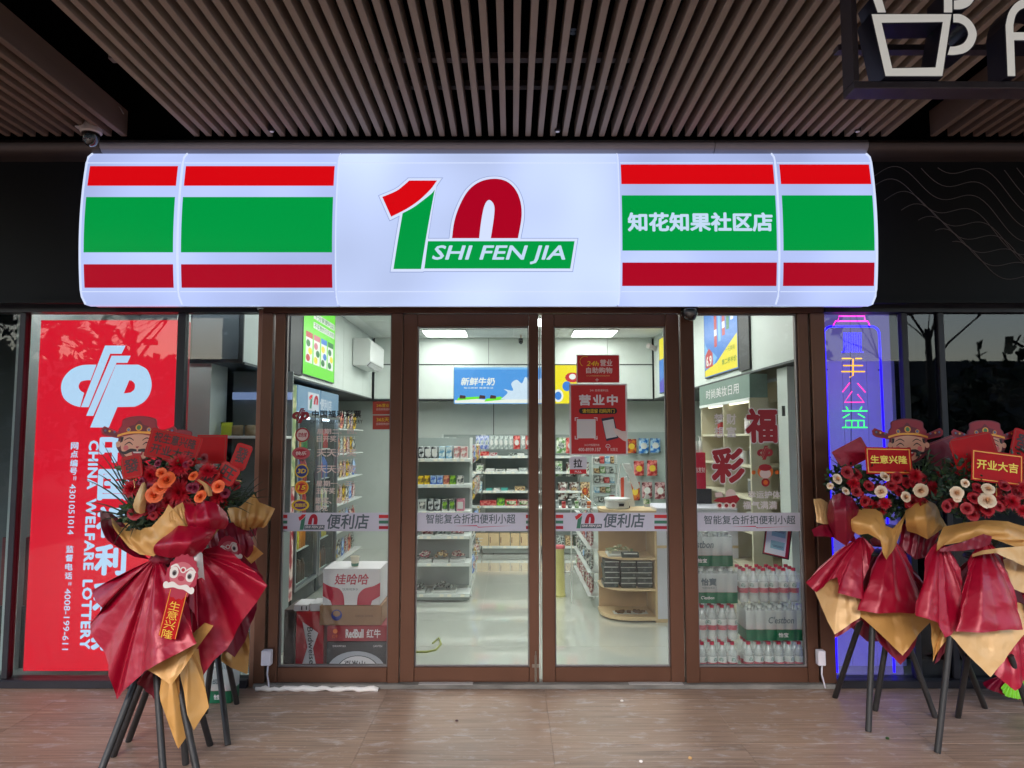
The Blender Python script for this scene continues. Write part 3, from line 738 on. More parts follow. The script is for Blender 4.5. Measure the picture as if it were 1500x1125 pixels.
# ------------------------------------------------------------------ neon bottle sign
yn = .10
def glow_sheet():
    """added clear sheet; its violet glow stands in for light on the boards"""
    m = bpy.data.materials.new('added_violet_glow'); m.use_nodes = True; t = m.node_tree; t.nodes.clear(); N = t.nodes.new; L = t.links.new
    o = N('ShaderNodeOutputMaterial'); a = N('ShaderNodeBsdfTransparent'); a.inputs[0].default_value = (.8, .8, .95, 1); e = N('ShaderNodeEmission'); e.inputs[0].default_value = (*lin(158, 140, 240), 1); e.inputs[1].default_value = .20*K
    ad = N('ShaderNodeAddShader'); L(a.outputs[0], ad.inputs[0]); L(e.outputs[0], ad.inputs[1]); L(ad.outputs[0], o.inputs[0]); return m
ns = thing('neon_sign', 'neon bottle outline with glowing characters 手公益 in the right window', 'neon sign', P(1260, 990, yn))
NB = EM('neon_blue', 24, 6, 255, 5); NP = EM('neon_pink', 255, 40, 190, 3.2); NO = EM('neon_orange', 255, 176, 40, 2.6); NG = EM('neon_green', 60, 255, 110, 2.6); NR = EM('neon_rose', 255, 60, 170, 2.6)
def nz(x, y): return P(1170 + x/4.545, 440 + y/4.545, yn)
def neon(pts, mat, r=.0055, name='neon_tube'): return MB().tube([nz(*p) if not isinstance(p, Vector) else p for p in pts], r, 8).build(name, mat, ns, smooth=True)
xl, xr = 2.15, 2.53
ztop = P(1250, 478, yn).z; zbot = P(1250, 985, yn).z; zarc = .05
arc = lambda cx, cz, r, a0, a1: [Vector((cx + r*math.cos(rad(a0+(a1-a0)*i/6)), yn, cz + r*math.sin(rad(a0+(a1-a0)*i/6)))) for i in range(7)]
pts = [Vector((xl+.01, yn, zbot))] + [Vector((xl-.0, yn, ztop-.06))] + arc(xl+.055, ztop-.055, .055, 180, 90) + arc(xr-.055, ztop-.055, .055, 90, 0) + [Vector((xr+.01, yn, zbot))]
MB().tube(pts, .0075, 8).build('bottle_outline', NB, ns, smooth=True)
neon([(230, 168), (245, 138), (460, 138), (472, 168)], NP, .005); neon([(262, 135), (268, 105), (438, 105), (440, 135)], NP, .005); neon([(262, 87), (435, 87)], NP, .005)
# blue lettering scribble at the neck (dense tube)
sc_ = []
for i in range(9): sc_ += [(285+i*16, 215 if i % 2 else 345), (301+i*16, 215 if i % 2 else 345)]
neon(sc_, NB, .004)
for seg_ in ([(288, 387), (350, 387)], [(378, 387), (420, 387)], [(298, 434), (427, 434)], [(285, 474), (440, 474)], [(362, 388), (362, 500), (340, 512)]): neon(seg_, NO, .0045)
for seg_ in ([(340, 548), (292, 610)], [(392, 552), (445, 613)], [(355, 605), (305, 678), (435, 678), (392, 625)]): neon(seg_, NR, .0045)
for seg_ in ([(315, 708), (328, 728)], [(420, 708), (408, 728)], [(290, 736), (458, 736)], [(338, 757), (295, 782)], [(395, 755), (440, 780)], [(313, 845), (313, 800), (435, 800), (435, 845)], [(352, 805), (352, 840)], [(396, 805), (396, 840)], [(290, 846), (458, 846)]): neon(seg_, NG, .004)
MB().box(xl-.03, 2.612, yn+.02, yn+.026, zbot-.02, ztop+.12).build('added_glow_sheet', glow_sheet(), ns)  # glowing sheet added in front of the boards to tint them violet
m = MB()
for z in (ztop-.3, ztop-.9, ztop-1.5): m.tube([(xl+.012, yn, z), (xl+.012, yn+.03, z)], .006, 6).tube([(xr, yn, z), (xr, yn+.03, z)], .006, 6)
m.build('tube_clips', DARKM, ns, kind='stuff')
MB().tube([nz(345, 90), nz(345, 480), nz(350, 700), nz(348, 1000)], .0025, 5).build('supply_wire', DARKM, ns)

# ------------------------------------------------------------------ cafe sign frame hanging at the right
cf = P(1250, 124, -2.35); ycf = -2.35
cs = thing('cafe_sign', 'dark steel frame with white cup shaped letters hanging under the slats', 'hanging sign', (cf.x, ycf, cf.z))
zb_ = P(1260, 129, ycf).z; zt_ = P(1260, 118.5, ycf).z; xf0 = P(1249, 60, ycf).x; xf1 = P(1257, 60, ycf).x
FRM = PC('sign_frame_paint', 62, 58, 66, .4, metal=.3, var=.1, vs=6)
bx('frame_bottom', FRM, cs, xf0, xf0 + 2.0, ycf, ycf + .085, zb_, zt_, bevel=.002)
bx('frame_side', FRM, cs, xf0, xf1, ycf, ycf + .085, zt_+.001, 3.50, bevel=.002); bx('frame_side', FRM, cs, xf0+1.96, xf0+2.0, ycf, ycf+.085, zt_+.001, 3.50, bevel=.002)
for xx in (xf0+.3, xf0+1.7): MB().tube([(xx, ycf+.04, 3.50), (xx, ycf+.04, 3.66)], .008, 6).build('hanger', FRM, cs)
bx('cross_bar', FRM, cs, xf1+.001, xf0+1.959, ycf+.15, ycf+.19, P(1300, 73, ycf+.15).z, P(1300, 65, ycf+.15).z)
bx('frame_top', FRM, cs, xf1+.001, xf0+1.959, ycf, ycf+.085, 3.46, 3.50)
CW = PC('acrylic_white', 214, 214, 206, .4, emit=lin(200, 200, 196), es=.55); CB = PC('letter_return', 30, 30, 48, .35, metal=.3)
def cz(pts): return [tuple((lambda q: (q.x, q.z))(P(1220 + a/5.357, b/5.357, ycf-.02))) for a, b in pts]
cup_out = [(295, 108), (300, 112)]
cup = [[(293, 108), (935, 108), (862, 606), (405, 606)], [(388, 188), (852, 182), (797, 526), (468, 532)]]
cl_ = curve([(935, 108), (1010, 112), (1090, 170), (1132, 265), (1105, 360), (1040, 420), (950, 440), (888, 438)]) ; ch_ = curve([(912, 362), (960, 360), (1020, 335), (1052, 272), (1030, 215), (985, 188), (935, 186)])
handle = cl_ + ch_
up = [(300, -20), (385, -20), (422, 107), (344, 107)]
pup = [(862, -60), (940, -60), (940, 107), (862, 107)]
bump = curve([(940, 82), (1010, 80), (1075, 50), (1120, -10)]) + [(1120, -90), (1040, -90)] + curve([(1040, -60), (1000, -10), (940, 2)])[0:]
aa = [(1362, 606), (1345, 200)] + curve([(1345, 200), (1370, 100), (1430, 20), (1520, -20), (1640, -20), (1730, 20), (1790, 100), (1815, 200)])[1:] + [(1800, 606), (1725, 606), (1735, 325), (1425, 325), (1435, 606)]
ahole = [(1420, 250)] + curve([(1420, 200), (1440, 120), (1490, 75), (1580, 60), (1670, 75), (1720, 120), (1740, 200)]) + [(1740, 250)]
def extr(loops, name, n='cup_letter'):
    ls = [cz(l) for l in (loops if isinstance(loops[0][0], (tuple, list)) else [loops])]
    o = MB().prism(ls, lambda a, b, t: Vector((a, ycf-.02 if t == 0 else ycf+.075, b)), 1).build(n, CB, cs)
    fl = [grow(l, -.003) if i == 0 else grow(l, .003) for i, l in enumerate(ls)]
    f = MB().prism(fl, lambda a, b, t: Vector((a, ycf-.0225, b)), 0).build('face', CW, cs); f.parent = o
extr(cup, 'cup'); extr(handle, 'handle'); extr(up, 'steam'); extr(pup, 'stem'); extr(bump, 'bump')
extr([aa, ahole], 'a')

# ------------------------------------------------------------------ cameras
p = P(133, 200, -.42)
ptz = thing('security_camera', 'white dome security camera under the brown slats left of the sign', 'security camera', (p.x, -.42, p.z))
cx, yy = p.x, -.42; zt = zs
WCAM = PC('camera_white', 196, 186, 184, .4); BCAM = PC('camera_black', 10, 10, 14, .12, coat=1)
bx('mount_plate', WCAM, ptz, cx-.075, cx+.03, yy-.05, yy+.05, zt-.012, zt-.001, bevel=.003)
def hz(v): return P(133, v, -.42).z
MB().lathe([(.040, hz(176)), (.046, hz(182)), (.058, hz(186)), (.062, hz(190)), (.063, hz(194)), (.055, hz(196))][::-1], (cx, yy, 0), 24).build('housing', WCAM, ptz, smooth='auto')
MB().lathe([(.038, zt-.012), (.040, hz(176))][::-1], (cx, yy, 0), 20).build('neck', WCAM, ptz, smooth=True)
MB().lathe([(.012, hz(214)), (.030, hz(212)), (.044, hz(206)), (.052, hz(200)), (.054, hz(194))], (cx, yy, 0), 24).build('dome', BCAM, ptz, smooth=True)
m = MB()
for k in range(5): 
    a = rad(200 + k*35); m.lathe([(.006, -.002), (.006, .001)], (cx+.035*math.cos(a), yy+.048*math.sin(a)-.001, hz(207)), 8, ax='y')
m.build('infrared_lamps', PC('ir_led', 120, 120, 130, .3), ptz, kind='stuff')
p = P(1008, 456, -.07)
dc = thing('security_camera', 'black half dome camera fixed on the frame above the right door corner', 'security camera', (p.x, -.07, p.z))
MB().lathe([(.008, P(1008, 472, -.07).z), (.035, P(1008, 470, -.07).z), (.052, P(1008, 463, -.07).z), (.058, P(1008, 456, -.07).z), (.058, P(1008, 449, -.07).z)], (p.x, -.105, 0), 24, sy=1).build('dome', BCAM, dc, smooth=True)
MB().lathe([(.062, P(1008, 449, -.07).z), (.062, P(1008, 446, -.07).z)], (p.x, -.105, 0), 24).build('mount_ring', BCAM, dc)
# small junction boxes at the foot of the outer posts
for u0, u1, lab in ((383, 397, 'small white power box on the left outer post'), (1198, 1209, 'small white power box on the right outer post')):
    x0, x1, z0, z1 = box_at(u0, 953, u1, 975, -.09)
    t = thing('power_box', lab, 'power box', (x0, -.09, z0))
    bx('box', PC('box_white', 226, 218, 226, .4), t, x0, x1, -.10, -.052, z0, z1, bevel=.004)
    xm = (x0+x1)/2+.008
    MB().tube([(xm, -.075, z0), (xm-.004, -.075, z0-.06), (xm+.006, -.078, .05), (xm+.012, -.085, .012)], .005, 7).build('cable', MATS['box_white'], t, smooth=True)
# ------------------------------------------------------------------ stickers and posters on the glass
YD = -.0055
BANDM = PC('band_vinyl', 205, 202, 216, .55); INKG = PC('ink_grey', 84, 96, 104, .5); VR = PC('vinyl_red', 206, 34, 42, .5); VG = PC('vinyl_green', 60, 120, 96, .5); VD = PC('vinyl_dark_red', 172, 16, 44, .5)
INKK = PC('ink_black', 26, 22, 26, .5); VW = PC('vinyl_white', 226, 218, 220, .5); VT = PC('vinyl_taupe', 226, 204, 198, .5); YE_ = PC('vinyl_yellow', 232, 196, 40, .5); VB = PC('vinyl_blue', 40, 52, 132, .5)
def gb(u0, v0, u1, v1, y=YD): return box_at(u0, v0, u1, v1, y)
def sub(u0, v0, u1, v1, off=0): return gb(u0, v0, u1, v1, YD-off)
def fz(off): return flat(YD - off)
def band(u0, u1, lab, kind):
    x0, x1, z0, z1 = gb(u0, 751, u1, 778)
    t = thing('window_band', lab, 'window sticker', ((x0+x1)/2, YD, z0))
    bx('vinyl', BANDM, t, x0, x1, YD-.0007, YD+.0003, z0, z1)
    return t
def mini_logo(t, u0, v0, u1, v1, off, bar_txt=True):
    """the small 10 logo printed into a pixel box"""
    x0, x1, z0, z1 = gb(u0, v0, u1, v1)
    def mp(pts): return [(x0 + (a-90)/1240*(x1-x0), z1 - (b-93)/585*(z1-z0)) for a, b in pts]
    sheet(mp(one_r), fz(off), VR, t, 'logo_shape'); sheet(mp(one_g), fz(off), VG, t, 'logo_shape'); sheet(mp(zero), fz(off), VD, t, 'logo_shape')
    sheet(mp(bar), fz(off+.0002), INKG, t, 'logo_shape')
    a = mp([(410, 648), (1270, 528)]); text('SHI FEN JIA', (a[0][0], a[1][0], a[0][1], a[1][1]), fz(off+.0004), VW, t, bold=.03, shear=.2)
def bars(t, u0, u1):
    for v0, v1, m in ((754, 759, VR), (762.5, 767, VG), (770.5, 775, VD)): card(gb(u0, v0, u1, v1), fz(.0010), m, t, 'stripe')
xa_, xb_ = x_l1+.012, x_m0-.012
t = band(413, 573, 'white 便利店 shop band sticker on the left side light glass', 0)
bars(t, 413.5, 421); mini_logo(t, 437, 753, 476, 776, .0011); text('便利店', gb(479, 753, 541, 775), fz(.0011), INKG, t, bold=.025, shear=.12); bars(t, 555, 572)
t = band(611, 777, 'white band sticker with grey slogan 智能复合折扣便利小超 on the left door', 0)
text('智能复合折扣便利小超', gb(624, 753, 755, 767), fz(.0011), INKG, t, bold=.015)
def swoosh(t, u0, u1, v):
    pts = [(u0, v), ((u0*.6+u1*.4), v-1.2), ((u0*.58+u1*.42), v+2.3), (u1, v-.6), ((u0*.56+u1*.44), v+1.2), ((u0*.6+u1*.4), v+.3)]
    sheet([(P(a, b, YD).x, P(a, b, YD).z) for a, b in pts], fz(.0011), PC('swoosh_magenta', 196, 28, 88, .5), t, 'swoosh')
swoosh(t, 663, 752, 770.5)
bars(t, 770.5, 776.5)
t = band(812.5, 980, 'white 便利店 shop band sticker on the right door glass', 0)
bars(t, 813, 825); mini_logo(t, 842, 752, 882, 774, .0011); text('便利店', gb(884, 752, 945, 773), fz(.0011), INKG, t, bold=.025, shear=.12); bars(t, 958.5, 979)
t = band(1018, 1172, 'white band sticker with grey slogan 智能复合折扣便利小超 on the right side light', 0)
text('智能复合折扣便利小超', gb(1031, 755, 1165, 768), fz(.0011), INKG, t, bold=.015); swoosh(t, 1070, 1162, 771.5)

# lottery lettering on the left side light
t = thing('lottery_decal', 'red and black 中国福利彩票 lettering with red emblem on the left side light', 'window sticker', P(480, 610, YD))
def cpmap(u0, v0, u1, v1, y):
    x0, x1, z0, z1 = box_at(u0, v0, u1, v1, y)
    return lambda pts: [(x0 + (a-335)/(832-335)*(x1-x0), z1 - (b-492)/(942-492)*(z1-z0)) for a, b in pts]
cp_logo(cpmap(428, 598, 453, 620, YD), fz(.0004), PC('decal_crimson', 150, 20, 40, .5), t)
text('中国福利彩票', gb(457, 601, 529, 612), fz(.0004), INKK, t, bold=.035, lsp=1.15); text('CHINA WELFARE LOTTERY', gb(454, 615, 531, 620.5), fz(.0004), INKK, t, bold=.01, lsp=1.15)
lines = [('星期二、四、', 464, 628, 523, 636, 'upper 星期二 draw day lettering beside the red ring badge'), ('日开奖', 464, 638, 493, 647.5, '日开奖 lettering under the topmost draw day line'),
         ('天天开奖', 464, 657, 522, 669, 'upper 天天开奖 lettering beside the pink scribbled badge'), ('天天开奖', 464, 681, 522, 693, 'lower 天天开奖 lettering beside the blue and yellow badge'),
         ('星期一、三、', 463, 704, 520, 712.5, 'lower 星期一 draw day lettering beside the orange badge'), ('五开奖', 463, 714.5, 491, 723.5, '五开奖 lettering under the lower draw day line'),
         ('即买、即开', 462, 729, 512, 738, '即买 即开 lettering above the shop band'), ('即兑', 462, 740, 480, 748.5, '即兑 lettering just above the shop band')]
for s, u0, v0, u1, v1, lab in lines:
    t = thing('draw_day_decal', lab + ' on the left side light', 'window sticker', P(u0, v1, YD)); text(s, gb(u0, v0, u1, v1), fz(.0004), VT, t, bold=.03, name='lettering')
def badge(u, v, r, cols, txt, lab, sx=1.0):
    p = P(u, v, YD); rr = r/1040*4.75
    t = thing('badge_decal', lab, 'window sticker', (p.x, YD, p.z)); 
    for i, (f, m) in enumerate(cols): sheet(disc(p.x, p.z, rr*f, 24, sx), fz(.0004+i*.0002), m, t, 'badge_disc')
    if txt: text(txt[0], (p.x-rr*.62*sx, p.x+rr*.62*sx, p.z-rr*.33, p.z+rr*.33), fz(.0004+len(cols)*.0002), txt[1], t, bold=.04, shear=.15)
VO = PC('vinyl_orange', 226, 110, 40, .5); VP = PC('vinyl_plum', 96, 40, 110, .5); VPK = PC('vinyl_pink', 196, 88, 96, .5)
badge(443, 637, 10.5, [(1, VD), (.8, VT)], ('双色球', VD), 'round badge with dark red ring beside the topmost draw day line')
badge(441, 664, 9, [(1, VPK), (.7, VD)], ('快乐', VT), 'pink and crimson scribbled badge in the badge column', 1.45)
badge(442, 690, 10, [(1, YE_), (.84, VB)], ('3D', YE_), 'round blue badge with yellow 3D')
badge(442, 714, 10, [(1, YE_), (.88, VO), (.6, VD)], ('15', YE_), 'orange and dark red round badge with yellow 15')
badge(440, 740, 8, [(1, YE_), (.75, VP)], ('刮刮乐', YE_), 'yellow and purple badge lowest in the column', 1.6)
for lab, v0, v1, s in (('upper brick red 24h notice at the edge of the left side light', 588, 607, '24h营业'), ('lower brick red notice at the edge of the left side light', 608.5, 629, '365天')):
    x0, x1, z0, z1 = gb(546, v0, 574.5, v1); t = thing('notice_sticker', lab, 'window sticker', (x0, YD, z0))
    card((x0, x1, z0, z1), fz(.0003), PC('brick_vinyl', 176, 62, 44, .5), t, 'paper'); text(s, (x0+.025, x1-.02, z0+(z1-z0)*.55, z1-.015), fz(.0006), YE_, t, bold=.02)
    text('自助购物便利', (x0+.025, x1-.012, z0+(z1-z0)*.30, z0+(z1-z0)*.48), fz(.0006), VT, t)

# right side light lettering
VCR = PC('decal_red', 158, 20, 36, .5)
def outlined(s, u0, v0, u1, v1, lab, bold=.05, out=.085):
    t = thing('character_decal', lab, 'window sticker', P(u0, v1, YD))
    k = 1.6
    text(s, gb(u0-k, v0-k, u1+k, v1+k), fz(.0003), VW, t, bold=out, name='outline'); text(s, gb(u0, v0, u1, v1), fz(.0007), VCR, t, bold=bold)
outlined('福', 1092, 598, 1139, 649, 'upper one of the two large dark red characters on the right side light')
outlined('彩', 1042, 656, 1091, 708, 'lower one of the two large dark red characters on the right side light')
t = thing('slogan_decal', 'white 梦想 财富 characters on the right side light', 'window sticker', P(1046, 642, YD))
for ch, u, v in (('梦', 1046, 606), ('财', 1064, 606), ('想', 1046, 625), ('富', 1064, 625)): text(ch, gb(u, v, u+14.5, v+16), fz(.0004), VW, t, bold=.03)
t = thing('emblem_decal', 'small dark red lottery emblem under the large 福', 'window sticker', P(1120, 673, YD)); cp_logo(cpmap(1109, 653, 1132, 673.5, YD), fz(.0005), VCR, t)
t = thing('slogan_decal', 'white 幸运护体 福气满满 slogan above the band on the right side light', 'window sticker', P(1087, 746, YD))
text('幸运护体', gb(1096, 719, 1143, 730), fz(.0004), VW, t, bold=.03); text('福气满满', gb(1088, 734, 1138, 746), fz(.0004), VW, t, bold=.03)
# festive red and orange ornament
p = P(1121, 692, YD); t = thing('ornament_decal', 'round red and orange lantern ornament sticker below the small emblem', 'window sticker', (p.x, YD, p.z-.08))
rr = .045; sheet(disc(p.x, p.z+.005, rr, 22, 1.15), fz(.0004), VO, t, 'ornament'); sheet(disc(p.x, p.z-.008, rr*.7, 22, 1.2), fz(.0006), VT, t, 'ornament'); sheet(disc(p.x, p.z+.032, rr*.5, 18, 1.9), fz(.0008), VCR, t, 'ornament')
sheet(disc(p.x, p.z-.066, rr*.62, 18, 1.0), fz(.0004), VCR, t, 'ornament'); sheet(disc(p.x, p.z-.066, rr*.35, 14, 1.0), fz(.0006), VO, t, 'ornament')
for s in (-1, 1): sheet(disc(p.x+s*.078, p.z, .014, 12), fz(.0004), VO, t, 'ornament')
p = P(1064, 732, YD); t = thing('coin_cart_decal', 'red cart with coins sticker low on the right side light', 'window sticker', (p.x, YD, p.z-.06))
q = [(p.x-.09, p.z-.01), (p.x+.06, p.z-.03), (p.x+.09, p.z+.005), (p.x+.07, p.z+.03), (p.x-.06, p.z+.01)]
sheet(q, fz(.0004), VCR, t, 'ornament'); sheet(disc(p.x+.03, p.z+.035, .035, 14), fz(.0003), VT, t, 'ornament'); sheet([(p.x-.07, p.z+.015), (p.x-.02, p.z+.02), (p.x-.03, p.z+.05), (p.x-.075, p.z+.045)], fz(.0005), VT, t, 'ornament')
for dx in (-.045, .0, .045): sheet(disc(p.x+dx, p.z-.038, .02, 14), fz(.0006), VT, t, 'ornament'); sheet(disc(p.x+dx, p.z-.038, .012, 12), fz(.0008), VCR, t, 'ornament')

# posters on the right door
PRD = PC('poster_red', 196, 40, 42, .5, var=.04, vs=5); PWH = PC('poster_white', 214, 208, 208, .5); PBK = PC('poster_black', 30, 22, 20, .5); GOLD = PC('poster_gold', 226, 190, 110, .5)
x0, x1, z0, z1 = gb(844.5, 519.5, 907.5, 561)
t = thing('poster', 'small red 24h poster above the large one on the right door', 'poster', (x0, YD, z0))
bx('paper', PWH, t, x0, x1, YD-.0008, YD, z0, z1); card((x0+.006, x1-.004, z0+.004, z1-.006), fz(.001), PRD, t, 'print')
text('24h', gb(859, 529, 877, 536), fz(.0013), YE_, t, bold=.01, shear=.2); text('营业', gb(879, 526.5, 897, 536.5), fz(.0013), VT, t, bold=.03); text('自助购物', gb(858.5, 538, 897, 547), fz(.0013), VT, t, bold=.03)
text('24小时智能便利店自助购物', gb(859, 549.5, 893, 551.5), fz(.0013), GOLD, t)
a, b = P(857, 529.5, YD), .035
m = MB().tube([Vector((a.x+b*math.cos(rad(q)), YD-.0015, a.z+b*math.sin(rad(q)))) for q in range(60, 260, 20)], .0018, 5); m.build('arc', YE_, t)
text('+', gb(872, 554, 877, 559), fz(.0013), VT, t)
x0, x1, z0, z1 = gb(834, 562, 919, 667)
t = thing('poster', 'large red 营业中 poster with white border on the right door', 'poster', (x0, YD, z0))
bx('paper', PWH, t, x0, x1, YD-.0008, YD, z0, z1); card((x0+.012, x1-.012, z0+.010, z1-.010), fz(.001), PRD, t, 'print')
text('营业中', gb(848, 578, 905, 594), fz(.0013), VW, t, bold=.045, lsp=1.2); text('24h 自助便利店', gb(864, 570, 891, 573.5), fz(.0013), VT, t)
q = gb(848, 597.5, 904, 606.5); hh = (q[3]-q[2])/2
pill = [(q[1]-hh+hh*math.cos(rad(a_)), q[2]+hh+hh*math.sin(rad(a_))) for a_ in range(-90, 91, 20)] + [(q[0]+hh+hh*math.cos(rad(a_)), q[2]+hh+hh*math.sin(rad(a_))) for a_ in range(90, 271, 20)]
sheet(pill, fz(.0013), PBK, t, 'pill'); text('请勿逗留 扫码开门', gb(853, 599, 900, 605), fz(.0016), YE_, t, bold=.015)
card(gb(845, 614, 872.5, 642), fz(.0013), PWH, t, 'blank_square')
for (ua, va, du, dv) in ((842, 611.5, 1, 1), (875, 611.5, -1, 1), (842, 643.5, 1, -1), (875, 643.5, -1, -1)):
    for (w, h) in ((5, 1), (1, 5)):
        us = sorted((ua, ua+du*w)); vs_ = sorted((va, va+dv*h)); card(gb(us[0], vs_[0], us[1], vs_[1]), fz(.0013 if w == 5 else .0014), VW, t, 'corner_mark')
def pp(pts): return [(P(830+a/5.92, 510+b/5.92, YD).x, P(830+a/5.92, 510+b/5.92, YD).z) for a, b in pts]
sheet(pp([(300, 610), (408, 594), (450, 780), (345, 806)]), fz(.0013), PC('phone_dark', 40, 40, 62, .4), t, 'phone_print')
sheet(pp([(312, 632), (405, 614), (436, 768), (344, 785)]), fz(.0015), PWH, t, 'phone_screen')
sheet(pp([(400, 690), (440, 700), (480, 720), (520, 720), (520, 812), (490, 800), (450, 770), (420, 740)]), fz(.0017), VT, t, 'hand_print')
text('24小时客服热线', gb(856, 650, 878, 653.5), fz(.0013), VT, t); text('400-8939.157', gb(847, 656, 880, 661), fz(.0013), VT, t, bold=.02)
a = P(890.5, 653.5, YD); m = MB().tube([Vector((a.x+.014*math.cos(rad(q)), YD-.0016, a.z+.012*math.sin(rad(q)))) for q in range(-60, 250, 20)], .002, 5); m.tube([(a.x, YD-.0016, a.z), (a.x, YD-.0016, a.z-.03)], .002, 5); m.build('tree_mark', VW, t)
text('知果花', gb(894, 656, 905, 661), fz(.0013), VT, t)
x0, x1, z0, z1 = gb(833.5, 668.5, 860, 694)
t = thing('pull_sticker', 'white 拉 PULL sticker with red foot on the right door', 'window sticker', (x0, YD, z0)); r_ = .022
rp = [(x1-r_+r_*math.cos(rad(a_)), z1-r_+r_*math.sin(rad(a_))) for a_ in range(0, 91, 15)] + [(x0+r_+r_*math.cos(rad(a_)), z1-r_+r_*math.sin(rad(a_))) for a_ in range(90, 181, 15)] + [(x0+.006, z0), (x1-.006, z0)]
sheet(rp, fz(.0003), PC('sticker_lilac', 210, 206, 216, .5), t, 'vinyl'); card(gb(834.5, 687.5, 859, 694, YD), fz(.0005), VR, t, 'red_foot')
text('拉', gb(840, 672, 853, 685), fz(.0006), INKK, t, bold=.03); text('PULL', gb(842, 689.5, 852, 692.5), fz(.0008), VW, t, bold=.02)
# ------------------------------------------------------------------ inside the shop
ORD = ['first', 'second', 'third', 'fourth', 'fifth', 'sixth', 'seventh', 'eighth', 'ninth', 'tenth', 'eleventh', 'twelfth', 'thirteenth', 'fourteenth']
SHELFW = PC('shelf_enamel', 214, 220, 216, .4, var=.04, vs=6); SHELFG = PC('shelf_grey', 150, 160, 156, .5, var=.05, vs=3)
colr = {}
def C_(name, r, g, b, rough=.45, **k):
    if name not in colr: colr[name] = PC(name, r, g, b, rough, **k)
    return colr[name]
def prints(name, c1, c2, vs=30, rough=.4):
    """printed packaging: blotchy artwork in two colours"""
    return M(name, lin(*c1), rough, col2=lin(*c2), vs=vs, ramp=(.44, .54))
def rack(name, lab, x0, x1, y0, y1, levels, top, back=True, side='l'):
    t = thing(name, lab, 'shelf rack', ((x0+x1)/2, y0, 0))
    for x in (x0, x1-.028): bx('post', SHELFW, t, x, x+.028, y1-.06, y1-.03, 0, top, bevel=.003)
    if back: bx('back_panel', SHELFG, t, x0+.029, x1-.029, y1-.055, y1-.04, .1, top-.004)
    for i, z in enumerate(levels):
        m = MB().box(x0+.004, x1-.004, y0, y1-.062, z-.012, z).box(x0+.004, x1-.004, y0-.012, y0-.001, z-.030, z+.004)
        m.build('shelf', SHELFW, t, bevel=.002)
        tg = MB(); xx = x0+.02
        while xx < x1-.06:
            tg.face([(xx, y0-.0126, z-.026), (xx+.04, y0-.0126, z-.026), (xx+.04, y0-.0126, z-.002), (xx, y0-.0126, z-.002)]); xx += RN.choice((.062, .075, .13, .2))
        tg.build('price_tags', C_('tag_paper', 236, 232, 214, .5), t, kind='stuff')
        for x in (x0+.005, x1-.013): MB().add([(x, y0+.02, z-.013), (x, y1-.061, z-.013), (x, y1-.061, z-.07), (x+.008, y0+.02, z-.013), (x+.008, y1-.061, z-.013), (x+.008, y1-.061, z-.07)], [(0, 2, 1), (3, 4, 5), (0, 1, 4, 3), (1, 2, 5, 4), (0, 3, 5, 2)]).build('bracket', SHELFW, t)
    bx('kick_plate', SHELFG, t, x0+.01, x1-.01, y0+.03, y0+.045, .012, levels[-1]-.031)
    return t
def carton(lab, x0, x1, y0, y1, z0, z1, mat, mat2=None, txt=None, cat='carton', name='carton', tm=None, bv=.002, group=None, frac=(.12, .88, .2, .8)):
    t = thing(name, lab, cat, ((x0+x1)/2, y0, z0), group)
    bx('box', mat, t, x0, x1, y0, y1, z0, z1, bevel=bv)
    w, h = x1-x0, z1-z0
    if mat2: card((x0+w*frac[0], x0+w*frac[1], z0+h*frac[2], z0+h*frac[3]), flat(y0-.0006), mat2, t, 'front_print')
    if txt: text(txt[0], (x0+w*txt[1], x0+w*txt[2], z0+h*txt[3], z0+h*txt[4]), flat(y0-.0012), tm or VW, t, bold=.03)
    return t
def mound(lab, x0, x1, y0, y1, z, h, mat, film=True, cat='snack tray', name='snack_tray', group=None):
    """film wrapped tray of loose pieces"""
    t = thing(name, lab, cat, ((x0+x1)/2, y0, z), group)
    bx('tray', C_('tray_clear', 200, 205, 200, .3), t, x0+.005, x1-.005, y0+.005, y1-.005, z, z+h*.22, bevel=.003)
    m = MB(); rn = random.Random(hash(lab) % 1000 if False else len(lab)*7+int(abs(x0)*1000))
    n = 16
    for i in range(n):
        cx = rn.uniform(x0+.025, x1-.025); cy_ = rn.uniform(y0+.02, y1-.03); k = 1-((cx-(x0+x1)/2)/((x1-x0)/2))**2
        cz = z+h*(.25+.5*k*rn.uniform(.4, 1)); e = Matrix.Rotation(rn.uniform(0, 3), 3, 'Z') @ Matrix.Rotation(rn.uniform(-.8, .8), 3, 'X')
        m.obox((cx, cy_, cz), (rn.uniform(.014, .024), rn.uniform(.008, .014), rn.uniform(.006, .012)), e)
    m.build('contents', mat, t, kind='stuff')
    return t
# ---- front gondola seen through the left door
yg = 2.36
gx0, gx1 = -1.06, P(689, 760, yg).x
lv = [P(650, v, yg).z for v in (672, 710, 749, 785, 825, 870)]
gt = P(650, 641, yg).z
rack('gondola', 'white end rack with six shelves standing behind the left door', gx0, gx1, yg, yg+.36, lv, gt)
def row(z, h, y0, dep, items, rowname, gap=.004, cat='pack', name='tissue_pack'):
    """items: (u0, u1, material, material2, words)"""
    seen = {}
    for i, (u0, u1, m1, m2, w) in enumerate(items):
        x0, x1 = P(u0, 700, y0).x, P(u1, 700, y0).x
        t = carton('%s on %s, %s from its left' % (w, rowname, ORD[i]), x0+gap/2, x1-gap/2, y0+.01, y0+dep, z+.001, z+.001+h*RN.uniform(.94, 1), m1, m2, cat=cat, name=name)
PBLK = prints('pack_black_print', (26, 28, 34), (210, 214, 214), 26); PBLU = prints('pack_blue_print', (110, 160, 190), (214, 228, 226), 22); PPNK = prints('pack_floral_print', (222, 220, 214), (196, 130, 130), 24)
